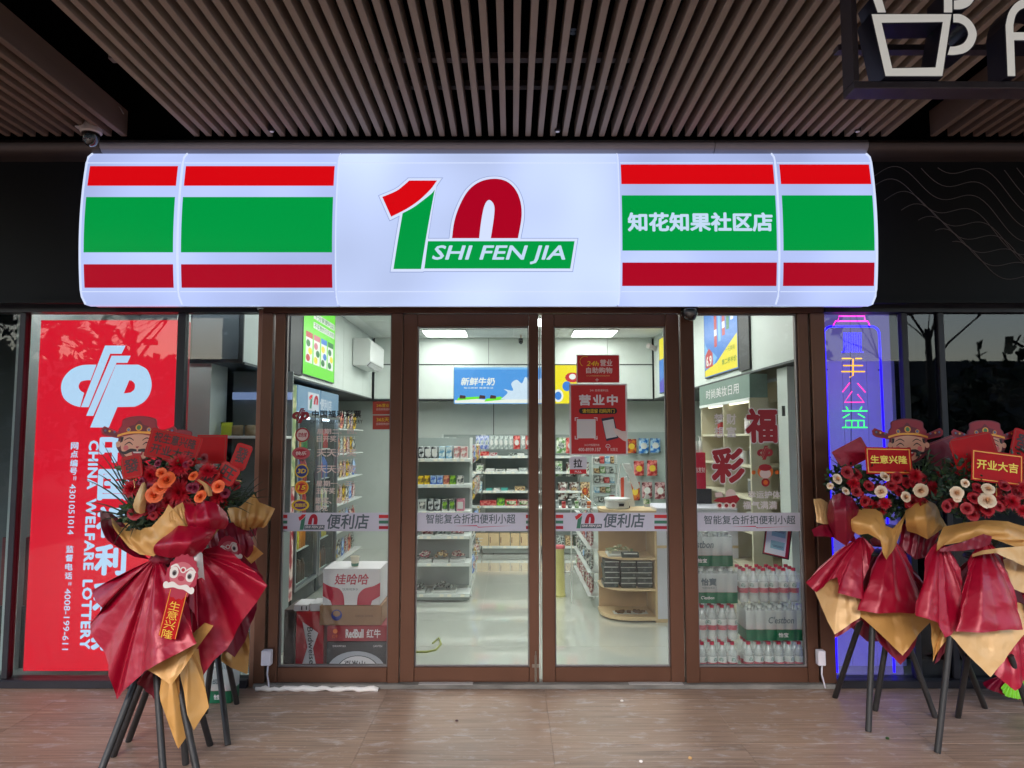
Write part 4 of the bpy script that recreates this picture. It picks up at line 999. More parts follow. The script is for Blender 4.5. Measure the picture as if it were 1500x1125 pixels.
PWHT = C_('pack_white', 214, 214, 210); PYEL = prints('carton_yellow_print', (232, 196, 34), (110, 84, 30), 20); PBLE = prints('carton_blue_print', (70, 108, 196), (170, 196, 226), 26); PSAL = prints('carton_salmon_print', (228, 160, 120), (150, 60, 70), 22); PGRN = prints('carton_green_print', (140, 186, 50), (60, 110, 50), 22); PCRM = prints('carton_cream_print', (216, 214, 204), (80, 84, 84), 22)
a = P(612, 700, yg).x
row(lv[0], .125, yg, .2, [(588, 600, PBLK, None, 'black patterned tissue pack'), (600.5, 612, PBLK, None, 'black patterned tissue pack'), (612.5, 621, PBLK, None, 'black patterned tissue pack'), (621.5, 631, PBLK, PWHT, 'black tissue pack with white figure'), (631.5, 640.5, PBLK, PWHT, 'black tissue pack with white figure'), (642, 651.5, PBLU, None, 'pale blue tissue pack'), (652.5, 662, PBLU, None, 'pale blue tissue pack'), (664, 673, PPNK, None, 'white floral tissue pack'), (674, 684, PPNK, None, 'white floral tissue pack')], 'the top front rack shelf')
for o in bpy.data.objects:
    if o.name.startswith('front_print') and o.parent and 'white figure' in o.parent.get('label', ''): o.scale = (1, 1, 1)
row(lv[1], .088, yg, .12, [(591, 600.5, PYEL, None, 'yellow carton'), (601, 610.5, PYEL, None, 'yellow carton'), (611.5, 620.5, PYEL, None, 'yellow carton'), (621, 629.5, PYEL, None, 'yellow carton'), (630, 639, PBLE, None, 'blue carton'), (639.5, 648.5, PBLE, None, 'blue carton'), (649, 658, PSAL, None, 'salmon carton'), (658.5, 667.5, PGRN, None, 'lime green carton'), (668.5, 679, PCRM, None, 'cream carton')], 'the second front rack shelf', cat='carton', name='carton')
row(lv[2], .12, yg, .16, [(595, 611, PCRM, None, 'cream box'), (612, 625, C_('box_grey_white', 190, 196, 192), PCRM, 'pale grey box'), (627, 635, PBLK, None, 'dark refill pouch'), (636, 645, PBLK, None, 'dark refill pouch'), (647, 656, PCRM, PGRN, 'white pouch with green print'), (657.5, 667, PCRM, PGRN, 'white pouch with green print'), (668.5, 680, C_('pouch_pink', 206, 130, 150), PWHT, 'pink pouch')], 'the third front rack shelf', cat='pouch', name='refill_pouch')
RC = prints('snack_red_print', (120, 30, 44), (190, 170, 160), 40); BC = prints('snack_brown_print', (96, 66, 50), (206, 180, 130), 46); DC = prints('snack_dark_print', (40, 44, 42), (176, 186, 180), 44); MC = prints('snack_mauve_print', (150, 60, 76), (206, 196, 190), 44)
def mrow(z, h, items, rowname):
    for i, (u0, u1, m, w) in enumerate(items):
        mound('%s on %s, %s from its left' % (w, rowname, ORD[i]), P(u0, 800, yg).x, P(u1, 800, yg).x, yg+.02, yg+.2, z+.001, h, m)
mrow(lv[3], .05, [(594, 612, RC, 'low red snack tray'), (613, 634, RC, 'low red snack tray'), (636, 656, DC, 'low dark snack tray'), (658, 680, MC, 'low mauve snack tray')], 'the fourth front rack shelf')
mrow(lv[4], .13, [(593, 611, MC, 'mauve wrapped snack heap'), (612, 633, MC, 'mauve wrapped snack heap'), (634, 657, BC, 'brown noodle snack heap'), (658, 681, RC, 'red wrapped snack heap')], 'the fifth front rack shelf')
mrow(lv[5], .11, [(598, 624, DC, 'dark shiny wrapped tray'), (631, 668, DC, 'large dark shiny wrapped tray')], 'the lowest front rack shelf')
# gondola body going back, with wire ends and hanging bags on its right side
t = thing('gondola', 'long white rack running back behind the end rack', 'shelf rack', (-.75, yg+.4, 0))
for z in lv[:5]: bx('shelf', SHELFW, t, gx0+.02, -.47, yg+.38, 4.55, z-.014, z, bevel=.002)
bx('base', SHELFW, t, gx0+.02, -.45, yg+.38, 4.55, .0, .11, bevel=.003); bx('back_panel', SHELFG, t, -.76, -.74, yg+.38, 4.55, .12, gt)
for yy in (yg+.40, 3.45, 4.52): bx('post', SHELFW, t, -.772, -.73, yy, yy+.03, .11, gt+.003)
bg = [RC, PBLE, DC, PYEL, MC, BC, PCRM, PSAL]

# ---- pouch prototype (hanging or standing snack bag)
def pouch_mesh(w, h, d):
    m = MB(); nx, nz = 5, 7; fr_, bk_ = [], []
    for j in range(nz+1):
        for i in range(nx+1):
            a = i/nx*2-1; b = j/nz*2-1; k = max(0, (1-abs(a)**2.2)*(1-abs(b)**4))**.6
            cr = 1-.05*(1-abs(b)**2)
            fr_.append((a*w/2*cr, -k*d/2, (b+1)/2*h)); bk_.append((a*w/2*cr, k*d/2, (b+1)/2*h))
    fs = []; n = len(fr_)
    for j in range(nz):
        for i in range(nx):
            q = j*(nx+1)+i; fs.append((q, q+1, q+nx+2, q+nx+1)); fs.append((n+q, n+q+nx+1, n+q+nx+2, n+q+1))
    for i in range(nx): fs.append((i, n+i, n+i+1, i+1)); q = nz*(nx+1)+i; fs.append((q, q+1, n+q+1, n+q))
    for j in range(nz): q = j*(nx+1); fs.append((q, q+nx+1, n+q+nx+1, n+q)); q += nx; fs.append((q, n+q, n+q+nx+1, q+nx+1))
    return m.add(fr_+bk_, fs)
BAGM = C_('bag_film', 180, 40, 40, .28); BAGP = C_('bag_art', 226, 190, 60, .35)
def make_pouch():
    t = thing('snack_bag', 'snack bag', 'snack bag', (0, 0, 0))
    pouch_mesh(.13, .19, .045).build('bag', BAGM, t, smooth=True)
    sheet(disc(0, .10, .042, 14, .95), lambda a, b: Vector((a, -.0245+abs(a)*.06, b)), BAGP, t, 'art')
    bx('header_seal', BAGM, t, -.062, .062, -.002, .002, .186, .205)
    MB().tube([(0, -.06, .20), (0, .03, .195)], .003, 5).build('hook', SHELFW, t)
    return t
bagproto = make_pouch(); used_bag = [False]
def bag(lab, x, y, z, m1, m2, sc_=(1, 1, 1), rz=0, group=None):
    if not used_bag[0]:
        used_bag[0] = True; o = bagproto; o.location = (x, y, z); o['label'] = lab; o.scale = sc_; o.rotation_euler.z = rz
    else: o = dup(bagproto, (x, y, z), rz, lab, group, None, sc_)
    for c in o.children:
        k = c.name.split('.')[0]
        if k in ('bag', 'header_seal', 'art'): c.material_slots[0].link = 'OBJECT'; c.material_slots[0].material = m2 if k == 'art' else m1
    return o
# bags on hooks on the side of the long gondola, facing +x
for r_, (zf, w) in enumerate(((.97, 'top'), (.73, 'second'), (.49, 'third'), (.25, 'lowest'))):
    for c in range(6):
        m1 = bg[(r_*3+c) % 8]; m2 = bg[(r_+c*2+1) % 8]
        bag('small snack bag hooked on the gondola side, %s row, %s going back' % (w, ORD[c]), -.42, 2.85+c*.26, gt*zf-.22, m1, m2, (.9, 1, .95), rad(90) - .3 + .1*(c % 3))

# ---- back wall racks
yb_ = 5.25
bl = [P(700, v, yb_).z for v in (668, 691, 719, 741, 800)]; bt = P(700, 636, yb_).z
x0b, x1b, x2b, x3b = -1.02, -.42, .40, .98
for (a, b, lab) in ((x0b-.01, x1b-.004, 'white back wall rack partly hidden behind the gondola'), (x1b+.004, x2b, 'white back wall rack in the middle of the left door view'), (x2b+.006, x3b, 'white back wall rack behind the large poster')):
    rack('wall_rack', lab, a, b, yb_, YB-.01, bl, bt)
PEG = C_('pegboard', 176, 188, 184, .5)
pg = bx('pegboard', PEG, None, .99, 2.4, YB-.03, YB-.002, .4, P(700, 633, YB-.03).z); tag(pg, 'pale pegboard on the back wall behind the counter', 'pegboard')
GRYB = prints('bag_silver_print', (150, 160, 158), (196, 204, 200), 30); REDB = prints('bag_red_print', (170, 24, 34), (214, 120, 110), 30); BLUB = prints('bag_blue_print', (30, 110, 190), (170, 206, 230), 26); GRNB = prints('bag_green_print', (90, 140, 70), (210, 216, 196), 28); YELB = prints('bag_orange_print', (214, 120, 30), (150, 30, 30), 26); WHTB = prints('bag_white_print', (206, 206, 200), (90, 60, 50), 26); DKRB = prints('bag_maroon_print', (110, 20, 34), (190, 150, 150), 30); CLRB = prints('bag_lilac_print', (96, 120, 190), (196, 200, 220), 18)
def hang(u, v0, v1, y, m1, m2, lab, w=None):
    zt, zb = P(u, v0, y).z, P(u, v1, y).z; h = (zt-zb)/.205; bag(lab, P(u, v1, y).x, y, zb, m1, m2, ((w/1040*(y+4.75)/.13) if w else h, 1, h))
for i, (u, m1, m2, w) in enumerate([(700, CLRB, GRYB, 'lilac'), (706.5, CLRB, GRYB, 'lilac'), (713, CLRB, GRYB, 'lilac'), (720, GRYB, PWHT, 'silver'), (727, GRYB, PWHT, 'silver'), (734, GRYB, PWHT, 'silver'), (741, GRYB, PWHT, 'silver'), (748, GRYB, PWHT, 'silver'), (757, REDB, PWHT, 'red'), (766, GRYB, PWHT, 'silver'), (773, REDB, PWHT, 'red')]):
    hang(u, 638, 658, yb_+.06, m1, m2, '%s bag in the hanging row of the back rack, %s from gondola' % (w, ORD[i]), 6.6 if i not in (8,) else 10)
def brow(z, items, rn, y=yb_):
    for i, (u0, u1, h, m1, m2, w, nm_) in enumerate(items):
        carton('%s on %s of back rack, %s from gondola' % (w, rn, ORD[i]), P(u0, 700, y).x, P(u1, 700, y).x, y+.02, y+.2, z+.001, z+.001+h, m1, m2, name=nm_, cat=nm_.replace('_', ' '))
brow(bl[0], [(702, 716, .06, REDB, None, 'flat red box', 'box'), (717, 728, .045, MC, None, 'flat pink box', 'box'), (745, 757, .04, DC, None, 'black stapler box', 'box'), (758, 768, .035, PWHT, None, 'white box', 'box')], 'the top shelf')
brow(bl[1], [(697, 708, .11, PCRM, GRNB, 'white box with green print', 'box'), (711, 724, .04, PWHT, None, 'low white tray', 'tray'), (726, 740, .03, PWHT, DC, 'low white tray with black dots', 'tray'), (742, 758, .035, PWHT, None, 'low white tray', 'tray'), (760, 774, .05, GRYB, None, 'grey tray', 'tray')], 'the second shelf')
brow(bl[2], [(697, 706, .12, PBLU, None, 'pale blue box', 'box'), (712, 721, .03, C_('teal_dish', 70, 160, 150), None, 'teal dish', 'dish'), (723, 732, .03, PWHT, None, 'white dish', 'dish'), (734, 744, .035, C_('teal_dish', 0, 0, 0), None, 'teal dish', 'dish'), (754, 769, .055, BC, None, 'brown box', 'box')], 'the third shelf')
LTY = prints('ribbon_green_print', (40, 120, 50), (220, 214, 190), 18)
brow(bl[3], [(703, 727, .07, REDB, None, 'long red snack box', 'box'), (728, 739, .10, PGRN, None, 'green and red snack box', 'box'), (740, 758, .08, REDB, LTY, 'red snack box with green edge', 'box'), (759, 775, .08, DKRB, LTY, 'maroon snack box', 'box')], 'the fourth shelf')
KR = C_('kraft_pale', 214, 186, 140, .6, var=.06, vs=9)
brow(bl[4], [(697, 715.5, .16, KR, None, 'kraft carton', 'carton'), (716.5, 731, .16, KR, None, 'kraft carton', 'carton'), (732, 747, .16, KR, None, 'kraft carton', 'carton'), (748, 761, .155, KR, None, 'kraft carton', 'carton'), (762, 777, .16, KR, None, 'kraft carton', 'carton'), (778, 793, .16, KR, None, 'kraft carton', 'carton')], 'the lowest shelf')
INKR = C_('carton_ink', 96, 40, 34)
for o in [o for o in list(bpy.data.objects) if o.get('label', '').startswith('kraft carton on the lowest')]:
    c = [q for q in o.children if q.name.startswith('box')][0]; xs = [v.co.x+o.location.x for v in c.data.vertices]
    card((min(xs)+.012, min(xs)+.022, o.location.z+.04, o.location.z+.12), flat(o.location.y-.0006), INKR, o, 'stripe')
brow(bl[4], [(815, 826, .13, DC, None, 'dark bottle box', 'box'), (828, 838, .12, BC, None, 'brown bottle box', 'box'), (840, 851, .13, C_('dark_green_box', 40, 60, 44), None, 'dark green box', 'box')], 'the lowest shelf right part')
for i, (u, v0, v1, m1, m2, w) in enumerate([(822, 641, 664, GRNB, DC, 'green'), (836, 641, 664, REDB, PWHT, 'red'), (817, 675, 698, GRNB, DC, 'green'), (836, 677, 698, WHTB, GRNB, 'white and green'), (856, 677, 698, WHTB, GRNB, 'white and green'), (824.5, 706, 732, WHTB, DKRB, 'white and brown'), (841, 706, 730, WHTB, BC, 'white and brown'), (857, 706, 732, BC, YELB, 'brown')]):
    hang(u, v0, v1, yb_+.05, m1, m2, '%s bag hooked on the rack behind the poster, %s hook' % (w, ORD[i]), 14)
for i, (u, v0, v1, m1, m2, w) in enumerate([(925, 643, 664, YELB, BAGP, 'orange chip'), (943, 642, 664, BLUB, PWHT, 'bright blue'), (960, 642, 663, BLUB, PWHT, 'bright blue'), (936, 675, 697, REDB, BAGP, 'red and yellow round'), (955.5, 674, 697, REDB, BAGP, 'red and yellow round'), (930, 706, 733, YELB, BAGP, 'yellow'), (948, 706, 730, DKRB, PWHT, 'maroon'), (967, 706, 731, DKRB, PWHT, 'maroon')]):
    hang(u, v0, v1, YB-.12, m1, m2, '%s snack bag on the pegboard behind the counter, %s hook' % (w, ORD[i]), 15)

# ---- wooden counter with curved open end
PLY = PC('plywood', 206, 180, 140, .5, var=.08, vs=5, stretch=(1, 1, .2)); PLYD = PC('plywood_back', 176, 148, 112, .6, var=.1, vs=5); LIL = PC('counter_white', 208, 208, 218, .4)
yc = 1.585; cx0, cx1 = P(884, 850, yc).x, P(960, 850, yc).x; ct = P(750, 748, yc).z
ctr = thing('counter', 'sales counter with rounded plywood end shelves and white front', 'counter', ((cx0+cx1)/2, yc, 0))
def rshelf(z, th_, name='shelf'):
    r_ = .26; pts = [(cx1, yc+.0), (cx1, yc+.42), (cx0, yc+.42)] + [(cx0+r_-r_*math.cos(rad(a)), yc+r_-r_*math.sin(rad(a))) for a in range(0, 91, 10)]
    n = len(pts); MB().add([(a, b, z-th_) for a, b in pts]+[(a, b, z) for a, b in pts], [tuple(range(n)), tuple(range(n, 2*n))[::-1]]+[(i, (i+1) % n, n+(i+1) % n, n+i)[::-1] for i in range(n)]).build(name, PLY, ctr)
zsh = [P(900, v, yc).z for v in (818, 863.5, 906)]
rshelf(ct, .025, 'top'); rshelf(zsh[0], .016); rshelf(zsh[1], .016); rshelf(zsh[2]+.01, .03, 'plinth')
bx('back_board', PLYD, ctr, cx0+.01, cx1, yc+.421, yc+.436, .03, ct-.026); bx('side_board', PLY, ctr, cx1+.001, cx1+.018, yc-.004, yc+.42, .0, ct-.0)
bx('front_board', LIL, ctr, cx1+.019, 1.99, yc, yc+.02, P(970, 907, yc).z+.002, ct); bx('plinth', PLY, ctr, cx1+.019, 1.99, yc+.006, yc+.02, 0, P(970, 907, yc).z)
bx('trim_strip', PLY, ctr, cx1+.019, 1.99, yc-.004, yc-.0005, P(970, 803, yc).z, P(970, 799, yc).z); bx('top', LIL, ctr, cx1+.019, 1.99, yc-.01, yc+.5, ct+.001, ct+.022, bevel=.002)
text('收银', (1.385, 1.40, P(970, 796, yc).z, P(970, 780, yc).z), flat(yc-.001), INKG, ctr)
CIG = C_('carton_dark', 52, 62, 58, .4); CIGL = C_('carton_dark_print', 86, 96, 90, .4)
hh = (P(900, 820.5, yc).z - P(900, 862.5, yc).z)
for ci, (u0, u1, n, off) in enumerate(((887.5, 908.5, 5, .03), (911.5, 933.5, 5, .012), (935, 957, 5, .012))):
    x0, x1 = P(u0, 840, yc).x, P(u1, 840, yc).x; hk = hh*.93/n
    for k in range(n):
        d = RN.uniform(-.006, .006)
        t = carton('dark cigarette carton in the %s stack under the counter, %s from the bottom' % (('rounded end', 'middle', 'inner')[ci], ORD[k]), x0+d, x1+d, yc+.05+off, yc+.30, zsh[1]+.001+k*hk, zsh[1]+k*hk+hk-.001, CIG, None, cat='carton', name='cigarette_carton')
        z0 = zsh[1]+.001+k*hk
        bx('lid_edge', PWHT, t, x0+d-.001, x1+d+.001, yc+.046+off, yc+.05+off, z0+hk-.009, z0+hk-.0025)
        sheet(disc(x1+d-.025 if k % 2 == 0 else (x0+x1)/2, z0+hk*.42, hk*.26, 12), flat(yc+.0475+off), CIGL, t, 'seal_print')
mound('loose sachets heaped on the upper curved counter shelf', cx0+.05, cx1-.14, yc+.08, yc+.3, zsh[0]+.001, .10, prints('sachet_print', (190, 180, 150), (130, 150, 110), 40), cat='sachets', name='sachet_heap')
carton('small dark box in front of the sachets on the curved shelf', P(912, 815, yc).x, P(937, 815, yc).x, yc+.03, yc+.10, zsh[0]+.001, zsh[0]+.045, CIG, PWHT, cat='box', name='box', frac=(.1, .9, .7, .92))
mound('flattened wrappers on the lowest curved counter shelf', cx0+.1, cx1-.04, yc+.1, yc+.22, zsh[2]+.011, .025, C_('twig_brown', 110, 84, 60), cat='wrappers', name='wrapper_heap')
# wire rack with bags running back from the counter
t = thing('wire_rack', 'tall wire rack of snack bags running back behind the counter end', 'wire rack', (.86, 2.1, 0)); m = MB()
for yy in (2.08, 2.9, 3.7): m.tube([(.86, yy, 0), (.86, yy, .93)], .009, 6)
for z in (.12, .3, .5, .7, .92): m.tube([(.86, 2.08, z), (.86, 3.7, z)], .006, 5)
m.build('wire_frame', SHELFW, t, kind='stuff')
for z in (.12, .34, .56, .78): bx('wire_shelf', SHELFW, t, .72, .855, 2.08, 3.7, z-.006, z)
k = 0
for zi, z in enumerate((.125, .345, .565, .785)):
    for c in range(6):
        bag('snack bag standing on the wire rack, %s shelf from the floor, %s going back' % (ORD[zi], ORD[c]), .76, 2.16+c*.27, z, bg[(k*3+c) % 8], [REDB, GRNB, WHTB, BLUB][(c+zi) % 4], (1, 1, .85), rad(-90)+.12*((c*7) % 3-1)); k += 1
# yellow bin
xy = Vector((.485, 2.62, 0)); YP = PC('bin_yellow', 206, 200, 120, .45, var=.08, vs=4)
t = thing('bin', 'pale yellow plastic bin with pink rim behind the right door', 'bin', xy)
bh = .50
MB().lathe([(.058, .0), (.062, .02), (.055, .03), (.048, bh-.03), (.052, bh-.02)], (xy.x, xy.y, 0), 10).build('body', YP, t, smooth='auto')
MB().lathe([(.056, bh-.019), (.058, bh), (.050, bh+.012), (.02, bh+.014)], (xy.x, xy.y, 0), 16).build('rim', PC('bin_pink', 200, 90, 96, .5), t, smooth='auto')
MB().tube([(xy.x+.05, xy.y, .24), (xy.x+.10, xy.y-.01, .25), (xy.x+.12, xy.y, .235), (xy.x+.10, xy.y+.01, .22)], .007, 6).build('handle', PWHT, t, smooth=True)
# things on the counter
ctz = ct+.0225
x0, x1, z0, z1 = box_at(886, 733, 927, 753, yc+.1)
pr = thing('till_printer', 'white till printer box standing on the counter', 'printer', ((x0+x1)/2, yc+.06, ct))
MB().lathe([(.098, 0), (.108, .01), (.108, .07), (.118, .075), (.118, .092), (.10, .098)], ((x0+x1)/2, yc+.20, ct+.001), 22).build('body', WHITE, pr, smooth='auto')
bx('slot', DARKM, pr, (x0+x1)/2+.0, (x0+x1)/2+.045, yc+.086, yc+.10, ct+.028, ct+.052)
pos = thing('till_screen', 'tilted white till screen on its stand above the counter', 'till screen', (1.1, yc+.3, ct))
def pg_(pts, y): return [(P(u, v, y).x, P(u, v, y).z) for u, v in pts]
MB().prism([pg_([(912, 679), (923, 679), (938, 714), (930, 718)], yc+.32)], lambda a, b, t_: Vector((a, yc+.32 if t_ == 0 else yc+.36, b)), 1).build('screen', PWHT, pos)
MB().prism([pg_([(919, 706), (924, 706), (933, 752), (912, 752)], yc+.34)], lambda a, b, t_: Vector((a, yc+.362 if t_ == 0 else yc+.39, b)), 1).build('stand', PWHT, pos)
t = thing('card_reader', 'white and orange card reader on a slim post beside the till screen', 'card reader', (.95, yc+.2, ct))
MB().prism([pg_([(906, 702), (919, 698), (921, 735), (909, 738)], yc+.24)], lambda a, b, t_: Vector((a, yc+.24 if t_ == 0 else yc+.27, b)), 1).build('body', PWHT, t)
MB().prism([pg_([(909, 700), (914, 699), (914, 737), (910, 737)], yc+.237)], lambda a, b, t_: Vector((a, yc+.236 if t_ == 0 else yc+.239, b)), 1).build('orange_side', PC('reader_orange', 220, 84, 52, .4), t)
a = P(903, 718, yc+.26); b = P(909, 680, yc+.26); MB().tube([(a.x-.006, yc+.26, ct), a, b], .006, 6).build('post', PWHT, t)
bx('foot', DARKM, t, P(905, 740, yc+.25).x, P(922, 740, yc+.25).x, yc+.22, yc+.30, ct+.001, ct+.02)

# ---- bottles and shrink wrapped packs
BOT = M('clear_pet', lin(222, 228, 226), .10, alpha=.38, spec=.9); CAPR = C_('cap_red', 176, 28, 60, .4); CAPW = C_('cap_white', 214, 220, 214, .4); LABR = prints('label_red_print', (176, 16, 52), (196, 70, 90), 20); LABW = C_('label_white', 216, 216, 212, .5); LABG = prints('label_green_print', (70, 110, 90), (180, 196, 190), 36)
BP = [(.012, .0), (.030, .004), (.0325, .02), (.031, .05), (.0325, .07), (.0325, .135), (.029, .160), (.016, .195), (.0125, .205), (.0125, .215)]
def make_bottle(par, lab2):
    b = MB().lathe(BP, (0, 0, 0), 12).build('bottle', BOT, None, smooth='auto'); b.parent = par
    c = MB().lathe([(.0145, .209), (.0145, .226), (.012, .228)], (0, 0, 0), 10).build('cap', CAPR, None); c.parent = b
    w = MB().lathe([(.0331, .098), (.0331, .136)], (0, 0, 0), 12).build('label_band', LABW, None, smooth='auto'); w.parent = b
    r = MB().lathe([(.0331, .066), (.0331, .0975)], (0, 0, 0), 12).build('label_band', LABR, None, smooth='auto'); r.parent = b
    s = sheet(disc(0, .117, .015, 10), lambda a, q: Vector((a, -.0338, q)), LABG, None, 'label_mark'); s.parent = b
    return b
bot_me = {}
def bottles(par, x0, nx, ny, y0, z0, cap, seed):
    rn = random.Random(seed)
    for j in range(ny):
        for i in range(nx):
            loc = Vector((x0+i*.0685+.034, y0+j*.068+.034, z0)) - org(par)
            if 'b' not in bot_me:
                b = make_bottle(par, None); bot_me['b'] = b; b.location = loc; b.rotation_euler.z = rn.uniform(-.8, .8)
            else:
                src = bot_me['b']; b = src.copy(); COL.objects.link(b); b.parent = par; b.location = loc; b.rotation_euler.z = rn.uniform(-.9, .9)
                for ch in src.children:
                    if j > 0 and ch.name.startswith('label_mark'): continue
                    c = ch.copy(); COL.objects.link(c); c.parent = b
                    if ch.name.startswith('cap') and cap is not CAPR: c.material_slots[0].link = 'OBJECT'; c.material_slots[0].material = cap
FILM = M('shrink_film', lin(214, 220, 220), .18, alpha=.16, spec=1); FILMG = PC('film_green', 14, 92, 62, .3, var=.15, vs=12); FILMW = M('film_white', lin(206, 212, 210), .25, alpha=.62)
def film(par, x0, nx, ny, y0, z0, z1, mat, name, pad=.002, flare=0):
    m = MB(); n = nx*8; vs = []; fs = []
    W = nx*.0685
    path = [(x0+W*i/n, y0-pad+.006*(1-abs(math.cos(math.pi*i/8)))*-1+.004) for i in range(n+1)]
    path = [(x, y0-pad+.007*(1-abs(math.sin(math.pi*(x-x0)/.0685)))) for x, _ in path]
    D_ = ny*.068
    path = path + [(x0+W+.003, y0+.02), (x0+W+.003, y0+D_-.01), (x0+W-.01, y0+D_+.002), (x0+.01, y0+D_+.002), (x0-.003, y0+D_-.01), (x0-.003, y0+.02)]
    k = len(path); L_ = 5
    for j in range(L_+1):
        z = z0+(z1-z0)*j/L_
        for i, (x, y) in enumerate(path): vs.append((x, y+RN.uniform(-.0008, .0008), z))
    for j in range(L_):
        for i in range(k): fs.append((j*k+i, j*k+(i+1) % k, (j+1)*k+(i+1) % k, (j+1)*k+i))
    return m.add(vs, fs).build(name, mat, par, smooth='auto')
def pack(lab, x0, nx, y0, z0, kind, seed, ny=3):
    t = thing('water_pack', lab, 'water pack', (x0, y0, z0))
    bottles(t, x0, nx, ny, y0, z0+.003, CAPR if kind == 'red' else CAPW, seed)
    W = nx*.0685
    if kind == 'red': film(t, x0, nx, ny, y0, z0+.002, z0+.19, FILM, 'wrap_film', .003)
    else:
        film(t, x0, nx, ny, y0, z0+.075, z0+.20, FILMW, 'wrap_film', .003); film(t, x0, nx, ny, y0, z0+.002, z0+.0745, FILMG, 'wrap_film_green', .0045)
        f = flat(y0-.0062)
        if kind == 'c1':
            text("C'estbon", (x0+W*.08, x0+W*.62, z0+.125, z0+.175), f, INKG, t, bold=.02, shear=.2, name='lettering')
            text('怡宝', (x0+W*.3, x0+W*.48, z0+.028, z0+.055), flat(y0-.0078), VW, t, bold=.03)
        elif kind == 'c2':
            text('怡寶', (x0+W*.28, x0+W*.58, z0+.12, z0+.17), f, INKG, t, bold=.04); text('饮用纯净水', (x0+W*.3, x0+W*.55, z0+.098, z0+.112), f, INKG, t)
            text("C'estbon", (x0+W*.27, x0+W*.53, z0+.030, z0+.052), flat(y0-.0078), VW, t, bold=.02, shear=.2)
        else:
            text("C'estbon", (x0+W*.36, x0+W*.78, z0+.115, z0+.160), f, INKG, t, bold=.02, shear=.2); text('怡宝', (x0+W*.52, x0+W*.68, z0+.025, z0+.055), flat(y0-.0078), VW, t, bold=.03)
    return t
yw = .14
xq = P(1082, 900, yw).x; xr_ = P(1088, 900, yw).x
zt_ = lambda v: P(1050, v, yw).z
pack('bottle pack with red labels lowest in the stack beside the door mullion', xq-5*.0685-.004, 5, yw, .0, 'red', 1)
pack('red capped bottle pack second from the floor in the stack beside the mullion', xq-5*.0685, 5, yw, .245, 'red', 2)
pack('green banded water pack with 怡寶 lettering third in the stack beside the mullion', xq-5*.0685-.003, 5, yw, .49, 'c2', 3)
pack("green banded C'estbon pack on top of the stack beside the mullion", xq-5*.0685-.03, 5, yw, .735, 'c1', 4)
pack('bottle pack with red labels lowest in the stack beside the outer post', xr_+.012, 6, yw+.01, .0, 'red', 5)
pack("green banded C'estbon pack in the middle of the stack beside the outer post", xr_+.022, 6, yw, .245, 'c3', 6)
pack('red capped bottle pack on top of the stack beside the outer post', xr_-.012, 6, yw+.005, .49, 'red', 7)
# certificate board leaning on the packs
x0, x1, z0, z1 = box_at(1109, 777, 1156, 832, yw+.28)
t = thing('certificate', 'tilted framed certificate standing on the bottle packs', 'certificate', ((x0+x1)/2, yw+.28, .735))
Rm = Matrix.Rotation(rad(13), 3, 'Y') @ Matrix.Rotation(rad(-12), 3, 'X'); cc = Vector(((x0+x1)/2+.02, yw+.24, .735+.155))
MB().obox(cc, (.095, .006, .13), Rm).build('board', INKK, t, bevel=.002); MB().obox(cc+Rm @ Vector((-.004, -.0075, 0)), (.088, .001, .124), Rm).build('red_mat', VD, t); MB().obox(cc+Rm @ Vector((-.012, -.0095, -.012)), (.074, .001, .105), Rm).build('paper', PC('cert_paper', 232, 236, 230, .5), t)
MB().obox(cc+Rm @ Vector((0, -.0115, .04)), (.050, .001, .030), Rm).build('print', C_('cert_teal_print', 150, 196, 196), t); MB().obox(cc+Rm @ Vector((0, -.0115, -.05)), (.050, .001, .028), Rm).build('print', MATS['cert_teal_print'], t)
for q_ in range(4): MB().obox(cc+Rm @ Vector((.002, -.0128, .052-q_*.008-(.09 if q_ > 1 else 0))), (.04-.006*(q_ % 2), .0004, .0016), Rm).build('print_line', INKG, t)
sheet(disc(-.058, .05, .011, 14), lambda a, b: cc+Rm @ Vector((a, -.0128, b)), INKK, t, 'seal'); 
# ---- boxes behind the left side light
yx = .12
BX = lambda u0, v0, u1, v1: box_at(u0, v0, u1, v1, yx)
CBW = PC('carton_white', 214, 210, 212, .5, var=.03, vs=4); CBR = PC('carton_crimson', 178, 28, 60, .5); KFT = PC('carton_kraft', 150, 112, 82, .7, var=.08, vs=8); CB2 = PC('carton_redbull', 150, 28, 46, .45); CBK = PC('carton_black', 46, 44, 50, .45); CGR = PC('carton_oval_grey', 178, 176, 184, .5); BDR = PC('carton_budred', 176, 18, 40, .45)
def bigbox(lab, u0, v0, u1, v1, mat, dep=.27, name='carton', y=yx):
    x0, x1, z0, z1 = box_at(u0, v0, u1, v1, y); t = thing(name, lab, 'carton', ((x0+x1)/2, y, z0)); bx('box', mat, t, x0, x1, y, y+dep, z0, z1, bevel=.003); return t, x0, x1, z0, z1
t, x0, x1, z0, z1 = bigbox('black 百岁山 water carton with white oval at the bottom of the stack', 478, 940, 566, 1000, CBK, .25)
zc_ = z0+(z1-z0)*.30; sheet([(a, b) for a, b in disc((x0+x1)/2, zc_, .125, 30, 1.55) if b > z0+.002], flat(yx-.0006), CGR, t, 'oval_print'); sheet(disc((x0+x1)/2+.01, zc_+.005, .092, 26, 1.5), flat(yx-.001), INKK, t, 'oval_ring'); sheet(disc((x0+x1)/2+.01, zc_+.005, .088, 26, 1.5), flat(yx-.0014), VW, t, 'oval_print')
text('百岁山', (x0+.12, x0+.26, zc_+.025, zc_+.065), flat(yx-.002), INKK, t, bold=.02); text('Ganten', (x0+.09, x0+.30, zc_-.035, zc_+.018), flat(yx-.002), VD, t, bold=.03)
